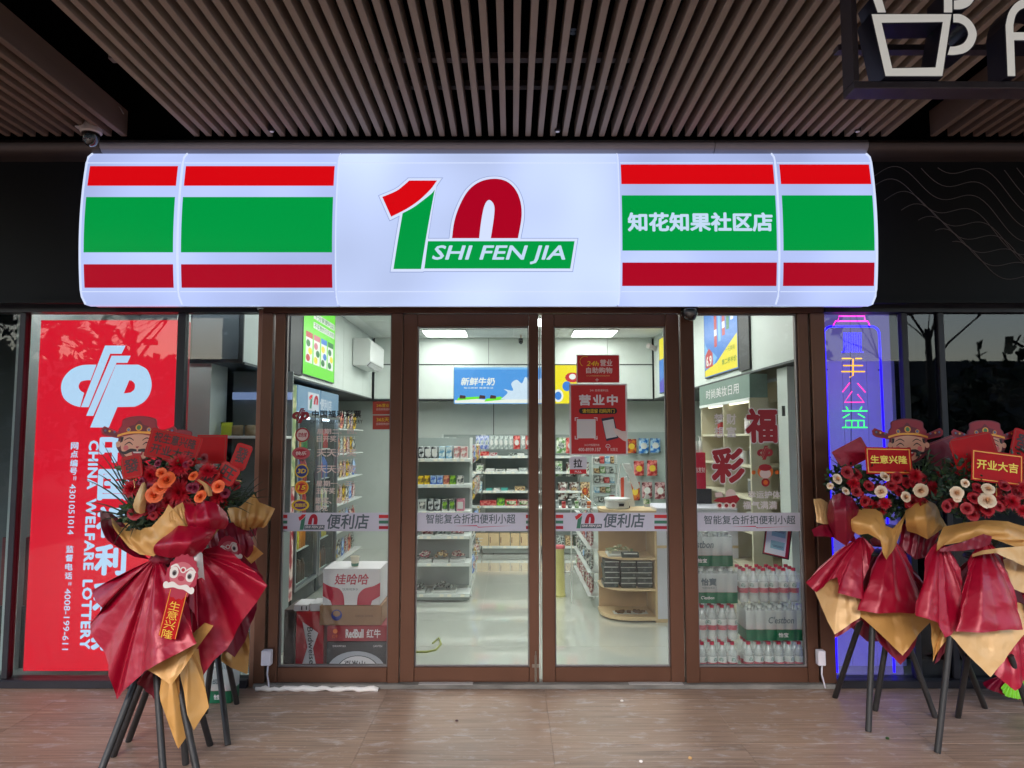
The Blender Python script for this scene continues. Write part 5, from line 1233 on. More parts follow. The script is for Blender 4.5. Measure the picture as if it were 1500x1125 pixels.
text('饮用天然矿泉水', (x0+.04, x0+.13, z1-.035, z1-.022), flat(yx-.001), VW, t); text('GANTEN', (x1-.09, x1-.03, z1-.035, z1-.022), flat(yx-.001), VW, t)
t, x0, x1, z0, z1 = bigbox('dark red Red Bull carton second from the floor in the stack', 479, 916.5, 568, 939.5, CB2, .24)
text('RedBull', (x0+.125, x0+.245, z0+.022, z1-.022), flat(yx-.001), VW, t, bold=.05); text('红牛', (x0+.265, x0+.36, z0+.022, z1-.022), flat(yx-.001), VW, t, bold=.03); sheet(disc(x0+.055, (z0+z1)/2+.015, .016, 12), flat(yx-.001), VO, t, 'mark'); text('红牛', (x0+.035, x0+.075, z0+.02, z0+.045), flat(yx-.001), VO, t)
t, x0, x1, z0, z1 = bigbox('plain brown carton with round blue logo in the middle of the stack', 468, 887, 559, 916, KFT, .30)
sheet(disc(x0+.115, (z0+z1)/2+.002, .036, 20), flat(yx-.0006), VB, t, 'blue_mark'); sheet(disc(x0+.115, (z0+z1)/2+.012, .02, 16, 1.3), flat(yx-.001), KFT, t, 'blue_mark')
text('轻拿轻放 请勿倒置', (x0+.24, x0+.36, (z0+z1)/2-.012, (z0+z1)/2+.004), flat(yx-.0006), C_('carton_print_dark', 100, 70, 50), t)
t, x0, x1, z0, z1 = bigbox('white 娃哈哈 carton with crimson swirls on top of the stack', 473, 833, 557, 886.5, CBW, .30)
w, h = x1-x0, z1-z0
fb = lambda pts: [(x0+a*w, z0+b*h) for a, b in pts]
sheet([fb([(.001, .62)]+curve([(.001, .62), (.12, .52), (.28, .45), (.36, .28), (.38, .005)])[1:]+[(.16, .005), (.14, .12), (.001, .25)])], flat(yx-.0006), CBR, t, 'swirl_print')
sheet([fb([(.999, .62), (.999, .25), (.86, .12), (.84, .005)]+curve([(.60, .005), (.62, .28), (.72, .45), (.88, .52), (.999, .62)]))], flat(yx-.0006), CBR, t, 'swirl_print')
text('娃哈哈', (x0+w*.2, x0+w*.80, z0+h*.56, z0+h*.86), flat(yx-.0012), CBR, t, bold=.02, shear=.15); text('饮用纯净水', (x0+w*.34, x0+w*.62, z0+h*.40, z0+h*.47), flat(yx-.0012), INKG, t)
zt2 = z1
cxp = P(520, 826, yx+.08); t = thing('paper_cup', 'small cream paper cup on top of the white carton', 'cup', (cxp.x, yx+.08, zt2+.001)); MB().lathe([(.022, 0), (.030, .062), (.033, .068), (.029, .07), (.020, .006)], (cxp.x, yx+.08, zt2+.001), 16).build('cup', PC('cup_cream', 214, 206, 180, .5), t, smooth='auto'); MB().lathe([(.0235, .004), (.0262, .024)], (cxp.x, yx+.08, zt2+.001), 16).build('print_band', VG, t, smooth='auto')
t, x0, x1, z0, z1 = bigbox('red and white Budweiser carton standing on end by the stack', 433, 896, 474, 1000, BDR, .2, y=.16)
w, h = x1-x0, z1-z0
sheet([[(x0+a*w, z0+b*h) for a, b in ((.22, .86), (.80, .70), (.62, .48), (.80, .14), (.80, .10), (.22, .22), (.42, .50))]], flat(.16-.0006), VW, t, 'bow_print')
text('Budweiser', (x0+w*.40, x0+w*.66, z0+h*.20, z0+h*.78), flat(.16-.0012), INKK, t, rot=-84, bold=.01, shear=.1)
bx('flap', CBW, t, x0-.02, x0+w*.42, .165, .34, z1+.002, z1+.045, bevel=.002); bx('flap', CBW, t, x0+w*.48, x1-.01, .165, .34, z1+.002, z1+.052, bevel=.002)
text('11', (x0+.03, x0+.07, z1+.01, z1+.035), flat(.1642), INKK, t, bold=.02)
t, x0, x1, z0, z1 = bigbox('dark grey wrapped bundle left of the red and white carton', 415, 893, 431, 1000, C_('bundle_grey', 70, 62, 60, .35, var=.3, vs=14), .3, y=.2, name='wrapped_bundle')

# ---- coolers on the left wall
CLB = PC('cooler_body', 60, 66, 70, .4, metal=.2); CLD = PC('cooler_frame', 150, 156, 160, .3, metal=.7); CGL = glass_mat('cooler_glass', (.92, .96, .96), .8)
CLED = EM('cooler_light', 220, 236, 255, 9); HDR = EM('cooler_header', 150, 190, 220, .55)
drk = [C_('drink_green', 60, 130, 70, .3), C_('drink_orange', 220, 130, 40, .3), C_('drink_red', 180, 30, 40, .3), C_('drink_brown', 80, 46, 30, .3), C_('drink_cream', 214, 206, 180, .3), C_('drink_blue', 50, 90, 170, .3), C_('drink_yellow', 220, 196, 60, .3)]
DP = [(.024, 0), (.029, .006), (.029, .14), (.024, .165), (.013, .185), (.013, .20)]
dm_proto = {}
def cooler(y0, y1, lab, seed):
    xf = -2.02; t = thing('drinks_cooler', lab, 'cooler', (xf, y0, 0)); zt3 = 2.12
    m = MB().box(-2.72, xf-.05, y0, y0+.03, .0, zt3).box(-2.72, xf-.05, y1-.03, y1, .0, zt3).box(-2.72, -2.69, y0+.03, y1-.03, 0, zt3).box(-2.69, xf-.05, y0+.03, y1-.03, 0, .16).box(-2.69, xf-.05, y0+.03, y1-.03, zt3-.04, zt3)
    m.build('body', CLB, t)
    bx('header', HDR, t, xf-.048, xf-.01, y0+.005, y1-.005, 1.86, 2.11); bx('kick_grille', CLB, t, xf-.048, xf-.03, y0+.005, y1-.005, .02, .15)
    bx('light_tube', CLED, t, xf-.12, xf-.10, y0+.06, y1-.06, 1.80, 1.83); bx('inner_back', PWHT, t, -2.689, -2.67, y0+.035, y1-.035, .17, 1.84)
    nd = 2 if y1-y0 > .9 else 1; w = (y1-y0-.01)/nd
    for k in range(nd):
        a = y0+.005+k*w; b = a+w-.006; d = MB().box(xf-.04, xf, a, a+.035, .17, 1.85).box(xf-.04, xf, b-.035, b, .17, 1.85).box(xf-.04, xf, a+.035, b-.035, .17, .205).box(xf-.04, xf, a+.035, b-.035, 1.815, 1.85).build('door', CLD, t, bevel=.002)
        g_ = bx('glass', CGL, None, xf-.022, xf-.018, a+.036, b-.036, .206, 1.814); g_.parent = d; g_.data.transform(Matrix.Translation(-org(t)))
        h_ = MB().tube([(xf+.02, a+.02, .8), (xf+.035, a+.02, .82), (xf+.035, a+.02, 1.25), (xf+.02, a+.02, 1.27)], .008, 6).build('handle', CLD, None); h_.parent = d; h_.data.transform(Matrix.Translation(-org(t)))
    rn = random.Random(seed)
    for si, z in enumerate((.17, .50, .83, 1.16, 1.49)):
        bx('shelf', SHELFW, t, -2.66, xf-.09, y0+.035, y1-.035, z-.01, z)
        yy = y0+.09; c = 0; m_ = rn.choice(drk)
        while yy < y1-.06:
            if c % 3 == 0: m_ = rn.choice(drk)
            for r_ in range(2):
                if 'd' not in dm_proto:
                    o = MB().lathe(DP, (0, 0, 0), 10).build('drink_bottle', drk[0], None, smooth='auto'); dm_proto['d'] = o.data
                else: o = link('drink_bottle', dm_proto['d'])
                o.location = (xf-.13-r_*.10, yy, z+.001); o.material_slots[0].link = 'OBJECT'; o.material_slots[0].material = m_; s_ = rn.uniform(.98, 1.2); o.scale = (1, 1, s_)
                nmc = m_.name.split('_')[1]
                tag(o, '%s drink bottle in the rows behind the cooler doors' % nmc, 'bottle', '%s drink bottles in the coolers' % nmc)
            yy += .072; c += 1
    return t
cooler(.80, 1.54, 'nearest glass door drinks cooler on the left wall', 3)
t = thing('poster', 'tall red floral poster between the coolers on the left wall', 'poster', (-2.03, 1.56, .2))
bx('board', prints('floral_print', (150, 24, 44), (220, 200, 190), 9), t, -2.06, -2.03, 1.56, 1.93, .12, 1.15); bx('board_upper', prints('upper_print', (200, 196, 150), (120, 140, 90), 8), t, -2.06, -2.03, 1.56, 1.93, 1.16, 2.1)
cooler(1.97, 2.76, 'middle glass door drinks cooler on the left wall', 5); cooler(2.79, 3.55, 'farthest glass door drinks cooler on the left wall', 8)
# 10 logo on the header
fx = lambda a, b: Vector((-2.0085, a, b))
c0 = PX(451, 587, -2.01); c1 = PX(467, 587, -2.01); HDRW = EM('header_white', 214, 224, 232, .8)
t = thing('header_sign', 'small white 10 sign on the lit cooler header', 'sign', (-2.0085, c0.y, 1.86)); card((c0.y, c1.y, 1.88, 2.06), fx, HDRW, t, 'plate')
hp = lambda pts: [(c0.y+.03+(a-90)/900*(c1.y-c0.y-.06), 2.04-(b-93)/585*.14) for a, b in pts]
for pl_, mt_ in ((one_r, VR), (one_g, VG), (zero, VD)): sheet(hp(pl_), lambda a, b: Vector((-2.0075, a, b)), mt_, t, 'logo_shape')
text('便利店', (c1.y+.05, c1.y+.52, 1.90, 2.02), lambda a, b: Vector((-2.0079, a, b)), HDRW, t, bold=.02)
# snack shelf beyond the coolers
t = thing('wall_rack', 'white snack rack on the left wall beyond the coolers', 'shelf rack', (-2.2, 3.6, 0)); zr = (.15, .5, .82, 1.12, 1.42, 1.72)
for z in zr: bx('shelf', SHELFW, t, -2.45, -2.04, 3.60, 5.0, z-.015, z, bevel=.002)
bx('back_panel', SHELFG, t, -2.48, -2.46, 3.60, 5.0, .1, 2.0)
for yy in (3.6, 4.3, 4.97): bx('post', SHELFW, t, -2.455, -2.43, yy, yy+.03, .0, 2.0)
for zi, z in enumerate(zr):
    for c in range(7):
        bag('snack bag standing on the left wall rack, %s shelf from the floor, %s going back' % (ORD[zi], ORD[c]), -2.12, 3.72+c*.18, z, bg[(zi*5+c*3) % 8], bg[(zi+c) % 8], (1.15, 1, 1.05), rad(90)+.1)
# ---- air conditioner
AC = PC('ac_white', 214, 216, 214, .35); acp = thing('air_conditioner', 'white wall air conditioner at the end of the left bulkhead', 'air conditioner', (-1.96, 4.0, 2.52))
m = MB(); pr_ = [(-1.962, 2.50), (-1.80, 2.50), (-1.745, 2.56), (-1.74, 2.80), (-1.77, 2.84), (-1.962, 2.84)]
n = len(pr_); m.add([(a, 3.95, b) for a, b in pr_]+[(a, 4.85, b) for a, b in pr_], [tuple(range(n)), tuple(range(n, 2*n))[::-1]]+[(i, (i+1) % n, n+(i+1) % n, n+i)[::-1] for i in range(n)]); m.build('body', AC, acp, bevel=.006)
MB().add([(-1.80, 4.0, 2.499), (-1.752, 4.0, 2.548), (-1.752, 4.8, 2.548), (-1.80, 4.8, 2.499)], [(0, 1, 2, 3)]).build('outlet', PC('ac_dark', 60, 64, 66, .5), acp)
for k in range(9): 
    yy = 4.04+k*.09; MB().obox((-1.77, yy, 2.52), (.03, .003, .014), Matrix.Rotation(rad(-45), 3, 'Y')).build('louvre', AC, acp)
# ---- screens on the bulkheads
def screen_x(name, lab, x, y0, y1, z0, z1, mats, items, sgn=1, black=None):
    t = thing(name, lab, 'screen', (x, y0, z0)); d = .02*sgn
    bx('housing', DARKM, t, min(x, x+d), max(x, x+d), y0, y1, z0, z1)
    xx = x+d+.001*sgn
    def f(off): return (lambda a, b: Vector((xx+off*sgn, y0+(y1-y0)*a, z0+(z1-z0)*b))) if sgn > 0 else (lambda a, b: Vector((xx+off*sgn, y1-(y1-y0)*a, z0+(z1-z0)*b)))
    card((.01, .99, .01, .99), f(0), mats, t, 'lit_picture')
    return t, f
SGN = EM('screen_green', 110, 220, 50, 1.15); SWT = EM('screen_white', 240, 244, 236, 1.0); SRD = EM('screen_red', 206, 40, 50, .9); SBL = EM('screen_blue', 60, 130, 216, 1.0); SYL = EM('screen_yellow', 236, 220, 30, 1.1); SPK = EM('screen_pink', 226, 120, 140, .9); SGR = EM('screen_dark_green', 30, 130, 50, .9); SSK = EM('screen_sky', 120, 186, 236, 1.05)
a = PX(443, 540, -1.948); b = PX(490, 540, -1.948)
t, f = screen_x('menu_screen', 'bright green menu screen on the left bulkhead', -1.968, a.y, b.y, 2.20, 2.98, SGN, None)
for i, m_ in enumerate((SRD, SPK, SBL, SGR)):
    card((.07+i*.225, .26+i*.225, .16, .52), f(.001), SWT, t, 'menu_panel'); card((.07+i*.225, .26+i*.225, .47, .54), f(.002), m_, t, 'menu_heading')
    for j in range(3): sheet(disc(.165+i*.225+(.03 if j % 2 else -.03), .22+j*.09, .045, 10, 1.3), f(.0016+j*.0002), (m_, SYL, SGR)[(i+j) % 3], t, 'menu_picture')
card((.28, .96, .62, .70), f(.001), SWT, t, 'menu_panel'); text('不买贵的只买对的', (.30, .94, .625, .695), f(.002), SGR, t, bold=.02); card((.28, .96, .74, .82), f(.001), SWT, t, 'menu_panel'); text('十分家便利店', (.30, .94, .745, .815), f(.002), SGR, t, bold=.02)
bx('black_strip', INKK, t, -1.969, -1.95, a.y-.36, a.y-.012, 2.18, 3.0)
a = PX(1033, 500, 1.99); b = PX(1083, 500, 1.99)
t, f = screen_x('menu_screen', 'blue and yellow price screen on the right bulkhead', 1.999, b.y, a.y, 2.21, 2.98, SBL, None, -1)
sheet([(.02, .02), (.98, .02), (.98, .42), (.7, .30), (.4, .16), (.02, .10)], f(.001), SYL, t, 'yellow_area'); sheet([(.02, .12), (.3, .14), (.42, .22), (.3, .30), (.1, .38), (.02, .5)], f(.0008), SSK, t, 'cloud_area')
sheet([(.04, .13), (.28, .13), (.28, .30), (.16, .38), (.04, .30)], f(.0014), SRD, t, 'price_tag'); text('6.9', (.07, .25, .15, .28), f(.002), SWT, t, bold=.04); text('第二杯半价', (.56, .96, .10, .17), f(.002), SGR, t, bold=.02); text('一元换购', (.66, .92, .24, .30), f(.002), SGR, t)
for i, m_ in enumerate((SRD, SSK, SRD, SGR, SBL)): card((.34+i*.12, .42+i*.12, .36+i*.05, .78), f(.0012), m_, t, 'drink_picture')
for i, m_ in enumerate((SWT, SWT, SWT)): card((.34+i*.24, .42+i*.24, .50+i*.05, .58+i*.05), f(.0018), m_, t, 'drink_picture')
bx('black_strip', INKK, t, 1.98, 1.999, b.y-.28, b.y-.01, 2.18, 3.0)
t, f = screen_x('menu_screen', 'narrow bright screen far along the right bulkhead', 1.999, 3.35, 4.75, 2.20, 2.94, SBL, None, -1)
sheet([(.02, .02), (.98, .02), (.98, .3), (.5, .36), (.02, .2)], f(.001), EM('screen_violet', 80, 60, 200, .9), t, 'colour_area'); card((.02, .98, .6, .98), f(.001), SYL, t, 'colour_area'); sheet(disc(.5, .5, .3, 12, .8), f(.0014), SRD, t, 'colour_area')
# milk screen and yellow screen on the back bulkhead
ys = 5.19
x0, x1, z0, z1 = box_at(665, 538, 796, 591.5, ys)
t = thing('light_poster', 'glowing blue 新鲜牛奶 milk poster on the back bulkhead', 'light poster', (x0, ys, z0)); bx('case', SSK, t, x0, x1, ys+.002, ys+.02, z0, z1)
mg = MATS['screen_blue']
card((x0+.004, x1-.004, z0+.004, z1-.03), flat(ys), EM('milk_blue', 76, 150, 222, 1.1), t, 'lit_picture')
def mk(pts, sx=.98): return [(x0+(x1-x0)*a, z0+(z1-z0)*b) for a, b in pts]
sheet([mk([(.01, .02), (.99, .02), (.99, .16), (.6, .20), (.42, .10), (.2, .14), (.01, .10)])], flat(ys-.001), SWT, t, 'cloud_print'); sheet([mk([(.03, .09), (.3, .14), (.28, .20), (.05, .17)])], flat(ys-.0015), SGN, t, 'grass_print'); sheet([mk([(.34, .06), (.58, .12), (.52, .2), (.36, .14)])], flat(ys-.0015), SGN, t, 'grass_print')
for a in (.06, .28, .40): sheet([mk([(a, .14), (a+.07, .14), (a+.07, .22), (a+.01, .24)])], flat(ys-.0018), EM('cow_brown', 96, 60, 60, .6), t, 'cow_print')
sheet([mk([(.52, .12)]+curve([(.52, .12), (.60, .30), (.56, .40), (.66, .36), (.64, .55), (.70, .66), (.76, .56), (.80, .74), (.86, .60), (.99, .72)])[1:]+[(.99, .12)])], flat(ys-.002), EM('milk_white', 206, 226, 244, 1.05), t, 'milk_splash')
text('新鲜牛奶', (x0+(x1-x0)*.075, x0+(x1-x0)*.46, z0+(z1-z0)*.50, z0+(z1-z0)*.72), flat(ys-.002), SWT, t, bold=.03, shear=.15); text('每日新鲜 健康生活', (x0+(x1-x0)*.11, x0+(x1-x0)*.44, z0+(z1-z0)*.41, z0+(z1-z0)*.46), flat(ys-.002), SWT, t)
x0, x1, z0, z1 = box_at(797, 535, 846, 591, ys)
t = thing('light_poster', 'glowing yellow poster on the back bulkhead next to the milk poster', 'light poster', (x0, ys, z0)); bx('case', SYL, t, x0, x1, ys+.002, ys+.02, z0, z1); card((x0+.004, x1-.004, z0+.004, z1-.03), flat(ys), SYL, t, 'lit_picture')
for a, b, r_, m_, s_ in ((.42, .2, .09, SWT, .8), (.42, .2, .06, SBL, .8), (.68, .45, .07, SBL, .9), (.72, .45, .045, SWT, .8), (.85, .68, .07, SRD, 1.5), (.85, .7, .04, SWT, 1.2)): sheet(disc(x0+(x1-x0)*a, z0+(z1-z0)*b, r_, 14, s_), flat(ys-.001-r_*-.01-.0012+RN.random()*.0006), m_, t, 'food_print')
p = P(763, 501, 4.9); t = thing('security_camera', 'small dark ceiling camera inside near the left door top corner', 'security camera', (p.x, 4.9, p.z)); MB().lathe([(.008, -.03), (.03, -.012), (.034, .02), (.034, .05)], (p.x, 4.9, p.z), 14).build('dome', BCAM, t, smooth=True); MB().tube([(p.x, 4.9, p.z+.05), (p.x, 4.9, ZC)], .012, 8).build('stem', WCAM, t)
p = P(957, 510, 5.0); t = thing('security_camera', 'white bullet camera high in the right back corner of the shop', 'security camera', (p.x, 5.0, p.z)); MB().tube([(p.x-.08, 4.95, p.z+.03), (p.x+.05, 5.05, p.z-.01)], .035, 10).build('body', WCAM, t, smooth='auto'); MB().tube([(p.x+.04, 5.05, p.z), (p.x+.06, 5.2, p.z+.05)], .01, 6).build('arm', WCAM, t)
# ---- display cabinet on the right
CRM = PC('cabinet_cream', 202, 196, 170, .5, var=.04, vs=3); SAGE = PC('cabinet_sage', 112, 134, 124, .5, var=.04)
dcb = thing('display_cabinet', 'tall cream display cabinet with sage green header on the right wall', 'cabinet', (1.9, .95, 0))
xc0, yc0, yc1 = 1.905, .93, 2.45
bx('header', SAGE, dcb, xc0, 2.05, yc0, yc1, 1.93, 2.12, bevel=.002); bx('end_panel', CRM, dcb, xc0, 2.055, yc0+.004, yc0+.03, .03, 1.928); bx('back_panel', PC('cabinet_back', 170, 160, 130, .6), dcb, 2.40, 2.42, yc0, yc1, 0, 2.12)
bx('light_tube', EM('cabinet_light', 255, 244, 214, 2.5), dcb, 1.97, 1.99, yc0+.08, yc1-.08, 1.90, 1.915)
for z in (.55, .85, 1.12, 1.38, 1.64): bx('shelf', CRM, dcb, 1.92, 2.399, yc0+.031, yc1-.02, z-.018, z, bevel=.002)
for yy in (1.68, yc1-.02): bx('divider', CRM, dcb, 1.915, 2.399, yy, yy+.018, 0, 1.928)
bx('cupboard', CRM, dcb, 1.91, 2.399, yc0+.031, yc1-.02, 0, .53); bx('edge_strip', SHELFW, dcb, xc0-.004, xc0-.001, yc0, yc1, 1.905, 1.93)
text('时尚美妆日用', (-2.2, -1.2, 1.98, 2.07), lambda a, b: Vector((xc0-.001, -a, b)), VW, dcb, bold=.0)
for i, (yy, z, m_, h, w_) in enumerate([(1.85, 1.64, KFT, .16, 'brown'), (2.1, 1.64, C_('tin_red', 150, 30, 30), .12, 'red'), (1.3, 1.64, VW, .12, 'white'), (1.2, 1.38, C_('tin_grey', 120, 124, 124), .14, 'grey'), (1.45, 1.38, PWHT, .10, 'pale'), (2.0, 1.38, C_('tin_cream', 200, 190, 160), .12, 'cream'), (1.25, 1.12, C_('tin_grey', 0, 0, 0), .13, 'grey'), (1.9, 1.12, DC, .11, 'dark'), (1.3, .85, PBLU, .12, 'blue'), (2.1, .85, PWHT, .13, 'white')]):
    t = thing('canister', '%s canister on the %s shelf of the display cabinet, %s item' % (w_, {1.64: 'top', 1.38: 'second', 1.12: 'third', .85: 'fourth'}[z], ORD[i]), 'canister', (2.02, yy, z)); MB().lathe([(.038, .001), (.04, .01), (.04, h-.02), (.034, h)], (2.02, yy, z), 14).build('tin', m_, t, smooth='auto'); MB().lathe([(.041, h), (.041, h+.014)], (2.02, yy, z), 14).build('lid', PWHT, t)
# things on the counter behind the right side light
t, x0, x1, z0, z1 = bigbox('red gift box with 喜 lettering on the counter behind the right side light', 1008, 663, 1034, 716, CBR, .12, y=2.0, name='gift_box'); text('恭喜发财', (x0+.03, x1-.01, z0+.15, z0+.2), flat(1.999), VW, t)
bx('stand', DARKM, t, x0+.01, x1+.05, 2.0, 2.12, ct+.024, z0-.002)
for i, u in enumerate((1019, 1026)):
    p = P(u, 662, 2.05); t = thing('pump_bottle', ('white pump bottle on the red gift box, nearer the mullion', 'white pump bottle on the red gift box, nearer the cabinet')[i], 'bottle', (p.x, 2.05, z1+.001)); MB().lathe([(.018, 0), (.02, .01), (.02, .10), (.008, .12), (.008, .15)], (p.x, 2.05, z1+.001), 12).build('bottle', PWHT, t, smooth='auto'); MB().tube([(p.x, 2.05, z1+.15), (p.x-.02, 2.04, z1+.152)], .005, 6).build('nozzle', PWHT, t)
p = P(948, 750, yc+.08); t = thing('green_bottle', 'clear drink bottle with green label standing on the counter', 'bottle', (p.x, yc+.08, ct+.001)); zb2 = ct+.024
MB().lathe([(x*.9, z*.55) for x, z in BP], (p.x, yc+.08, zb2), 12).build('bottle', BOT, t, smooth='auto'); MB().lathe([(.0305, .03), (.0305, .07)], (p.x, yc+.08, zb2), 12).build('label_band', GRNB, t, smooth='auto'); MB().lathe([(.013, .115), (.013, .128)], (p.x, yc+.08, zb2), 10).build('cap', PWHT, t)
# green strap on the floor
pts = []
for u, v in ((600, 956), (625, 956), (638, 953), (646, 944), (643, 936), (634, 943)):
    zc_2 = (562.5-v)/1040; dy = math.cos(PITCH)-math.sin(PITCH)*zc_2; dz = math.sin(PITCH)+math.cos(PITCH)*zc_2; s = -CAM_H/dz; pts.append(Vector(((u-750)/1040*s, dy*s-CAM_D, .006+.004*math.sin(u))))
tag(MB().tube(pts, .008, 6).build('plastic_strap', PC('strap_green', 150, 156, 70, .4), None, smooth=True), 'loop of yellow green plastic strap on the tiled floor', 'strap')

# ---- behind the left window: open chiller end with fruit
t = thing('chiller', 'open grey chiller with lit edge standing beside the left pier', 'chiller', (-1.95, .45, 0)); CHG = PC('chiller_grey', 120, 128, 128, .4, var=.05)
bx('end_panel', CHG, t, -2.16, -1.70, .74, .76, .02, 2.12); bx('lit_edge', EM('chiller_light', 150, 170, 220, .7), t, -2.15, -1.70, .70, .735, 1.90, 1.955); bx('tray', WHITE, t, -2.16, -1.70, .46, .738, 1.60, 1.62, bevel=.002); bx('base', CHG, t, -2.16, -1.70, .46, .738, .02, .9)
for i, (x, s, m_, w) in enumerate(((-2.13, 1, C_('fruit_yellow', 200, 210, 50, .4), 'yellow green'), (-2.05, .8, C_('fruit_brown', 130, 110, 80, .5), 'brown'), (-1.95, .8, C_('fruit_brown', 0, 0, 0), 'brown'))):
    q = thing('produce_bag', '%s bag of produce on the chiller tray, %s from the pier' % (w, ORD[i]), 'produce bag', (x, .56, 1.62)); m = pouch_mesh(.09, .10*s, .07); m.v = [v+Vector((x, .56, 1.621)) for v in m.v]; m.build('bag', m_, q, smooth=True)
t = thing('carton', 'brown carton with black lid low behind the leftmost window', 'carton', (-3.4, .5, 0)); bx('box', CBK, t, -3.62, -3.36, .35, .7, .0, .42, bevel=.004); bx('top_box', C_('folder_red', 110, 30, 34), t, -3.62, -3.40, .36, .6, .425, .9, bevel=.004)
p = P(18, 620, .5)

# acrylic display tower and small goods around the till
xt0, xt1 = P(868, 700, 2.5).x, P(903, 700, 2.5).x
zt0, zt1 = .93, P(880, 662, 2.5).z
t = thing('display_tower', 'clear acrylic tower of small packets left of the till screen', 'display tower', ((xt0+xt1)/2, 2.5, zt0))
for x in (xt0, xt1): MB().tube([(x, 2.5, 0), (x, 2.5, zt1)], .008, 6).build('post', SHELFW, t)
for i in range(5):
    z = zt0+.03+i*(zt1-zt0-.05)/5; bx('shelf', SHELFG, t, xt0, xt1, 2.42, 2.62, z-.008, z, bevel=.002)
k = 0
for i in range(5):
    z = zt0+.031+i*(zt1-zt0-.05)/5; x = xt0+.012; n_ = 0
    while x < xt1-.04:
        w = RN.choice((.036, .044, .052)); h = RN.uniform(.045, .075); m1 = (GRYB, DC, WHTB, REDB, PBLU, BC, GRNB)[k % 7]
        carton('%s packet on the acrylic tower by the till, %s shelf up, %s along' % (('silver', 'dark', 'white', 'red', 'pale blue', 'brown', 'green')[k % 7], ORD[i], ORD[n_]), x, min(x+w, xt1-.004), 2.44, 2.52, z, z+h, m1, None, cat='packet', name='small_packet'); x += w+.006; k += 1; n_ += 1
for i, (u, h, m1, w) in enumerate([(816, .075, GRYB, 'silver'), (826, .06, REDB, 'red'), (835, .08, DC, 'dark'), (845, .065, GRNB, 'green'), (855, .08, WHTB, 'white'), (863, .06, YELB, 'orange')]):
    x = P(u, 740, 2.2).x; carton('%s jar box on the rack top above the yellow bin, %s along' % (w, ORD[i]), x-.018, x+.018, 2.2, 2.26, .93, .93+h, m1, None, cat='box', name='jar_box')
bx('top_shelf', SHELFW, bpy.data.objects['wire_rack'], .26, .90, 2.16, 2.34, .915, .929)
for x in (.27, .58): MB().tube([(x, 2.3, 0), (x, 2.3, .915)], .007, 6).build('rack_leg', SHELFW, bpy.data.objects['wire_rack'])
# ------------------------------------------------------------------ opening day flower stands
from mathutils import noise as mnoise
def G(u, v, z=0):
    zc = (562.5-v)/1040; dy = math.cos(PITCH)-math.sin(PITCH)*zc; dz = math.sin(PITCH)+math.cos(PITCH)*zc
    s = (z-CAM_H)/dz; return Vector(((u-750)/1040*s, dy*s-CAM_D, z))
def wrapmat(name, c, rough, col2=None):
    m = M(name, lin(*c), rough+.05, metal=.12, var=.08, vs=3, spec=.5); t = m.node_tree; N = t.nodes.new; L = t.links.new
    tc = N('ShaderNodeTexCoord'); ns = N('ShaderNodeTexNoise'); ns.inputs['Scale'].default_value = 4; L(tc.outputs['Object'], ns.inputs[0])
    mx = N('ShaderNodeMixRGB'); mx.inputs[0].default_value = .12; L(tc.outputs['Object'], mx.inputs[1]); L(ns.outputs['Color'], mx.inputs[2])
    vo = N('ShaderNodeTexVoronoi'); vo.feature = 'F1'; vo.inputs['Scale'].default_value = 13; L(mx.outputs[0], vo.inputs[0])
    v2 = N('ShaderNodeTexVoronoi'); v2.feature = 'F1'; v2.inputs['Scale'].default_value = 34; L(mx.outputs[0], v2.inputs[0])
    ad = N('ShaderNodeMath'); ad.operation = 'MULTIPLY_ADD'; ad.inputs[1].default_value = .35; L(v2.outputs['Distance'], ad.inputs[0]); L(vo.outputs['Distance'], ad.inputs[2])
    bp = N('ShaderNodeBump'); bp.inputs['Strength'].default_value = .16; bp.inputs['Distance'].default_value = .02; L(ad.outputs[0], bp.inputs['Height']); L(bp.outputs[0], t.nodes['Principled BSDF'].inputs['Normal'])
    return m
CRI = wrapmat('wrap_crimson', (162, 6, 42), .30); CRI2 = wrapmat('wrap_plum', (124, 4, 36), .32); GLD = wrapmat('wrap_gold', (206, 152, 84), .34); GLD2 = wrapmat('wrap_pale_gold', (216, 172, 116), .34)
LEGM = PC('leg_black', 38, 34, 34, .5, var=.2, vs=12, bump=.1)
LEAFM = PC('leaf_dark', 30, 52, 30, .45, var=.45, vs=14); LEAF2 = PC('leaf_mid', 62, 92, 48, .45, var=.3, vs=14); PALM = PC('palm_leaf', 28, 44, 26, .5, var=.3, vs=9)
def bloom(name, heart, rim, sc_=1.0):
    m = bpy.data.materials.new(name); m.use_nodes = True; t = m.node_tree; N = t.nodes.new; L = t.links.new; b = t.nodes['Principled BSDF']; b.inputs['Roughness'].default_value = .5
    tc = N('ShaderNodeTexCoord'); mp = N('ShaderNodeMapping'); mp.inputs['Scale'].default_value = (1, 0, 1); L(tc.outputs['Object'], mp.inputs[0]); ln = N('ShaderNodeVectorMath'); ln.operation = 'LENGTH'; L(mp.outputs[0], ln.inputs[0])
    no = N('ShaderNodeTexNoise'); no.inputs['Scale'].default_value = 3.5; L(tc.outputs['Object'], no.inputs[0]); ma = N('ShaderNodeMath'); ma.operation = 'MULTIPLY_ADD'; ma.inputs[1].default_value = .5; L(no.outputs[0], ma.inputs[0]); L(ln.outputs['Value'], ma.inputs[2])
    cr = N('ShaderNodeValToRGB'); e = cr.color_ramp.elements; e[0].position = .25; e[0].color = (*lin(*heart), 1); e[1].position = 1.1 if False else 1.0; e[1].color = (*lin(*rim), 1); L(ma.outputs[0], cr.inputs[0]); L(cr.outputs[0], b.inputs['Base Color']); return m
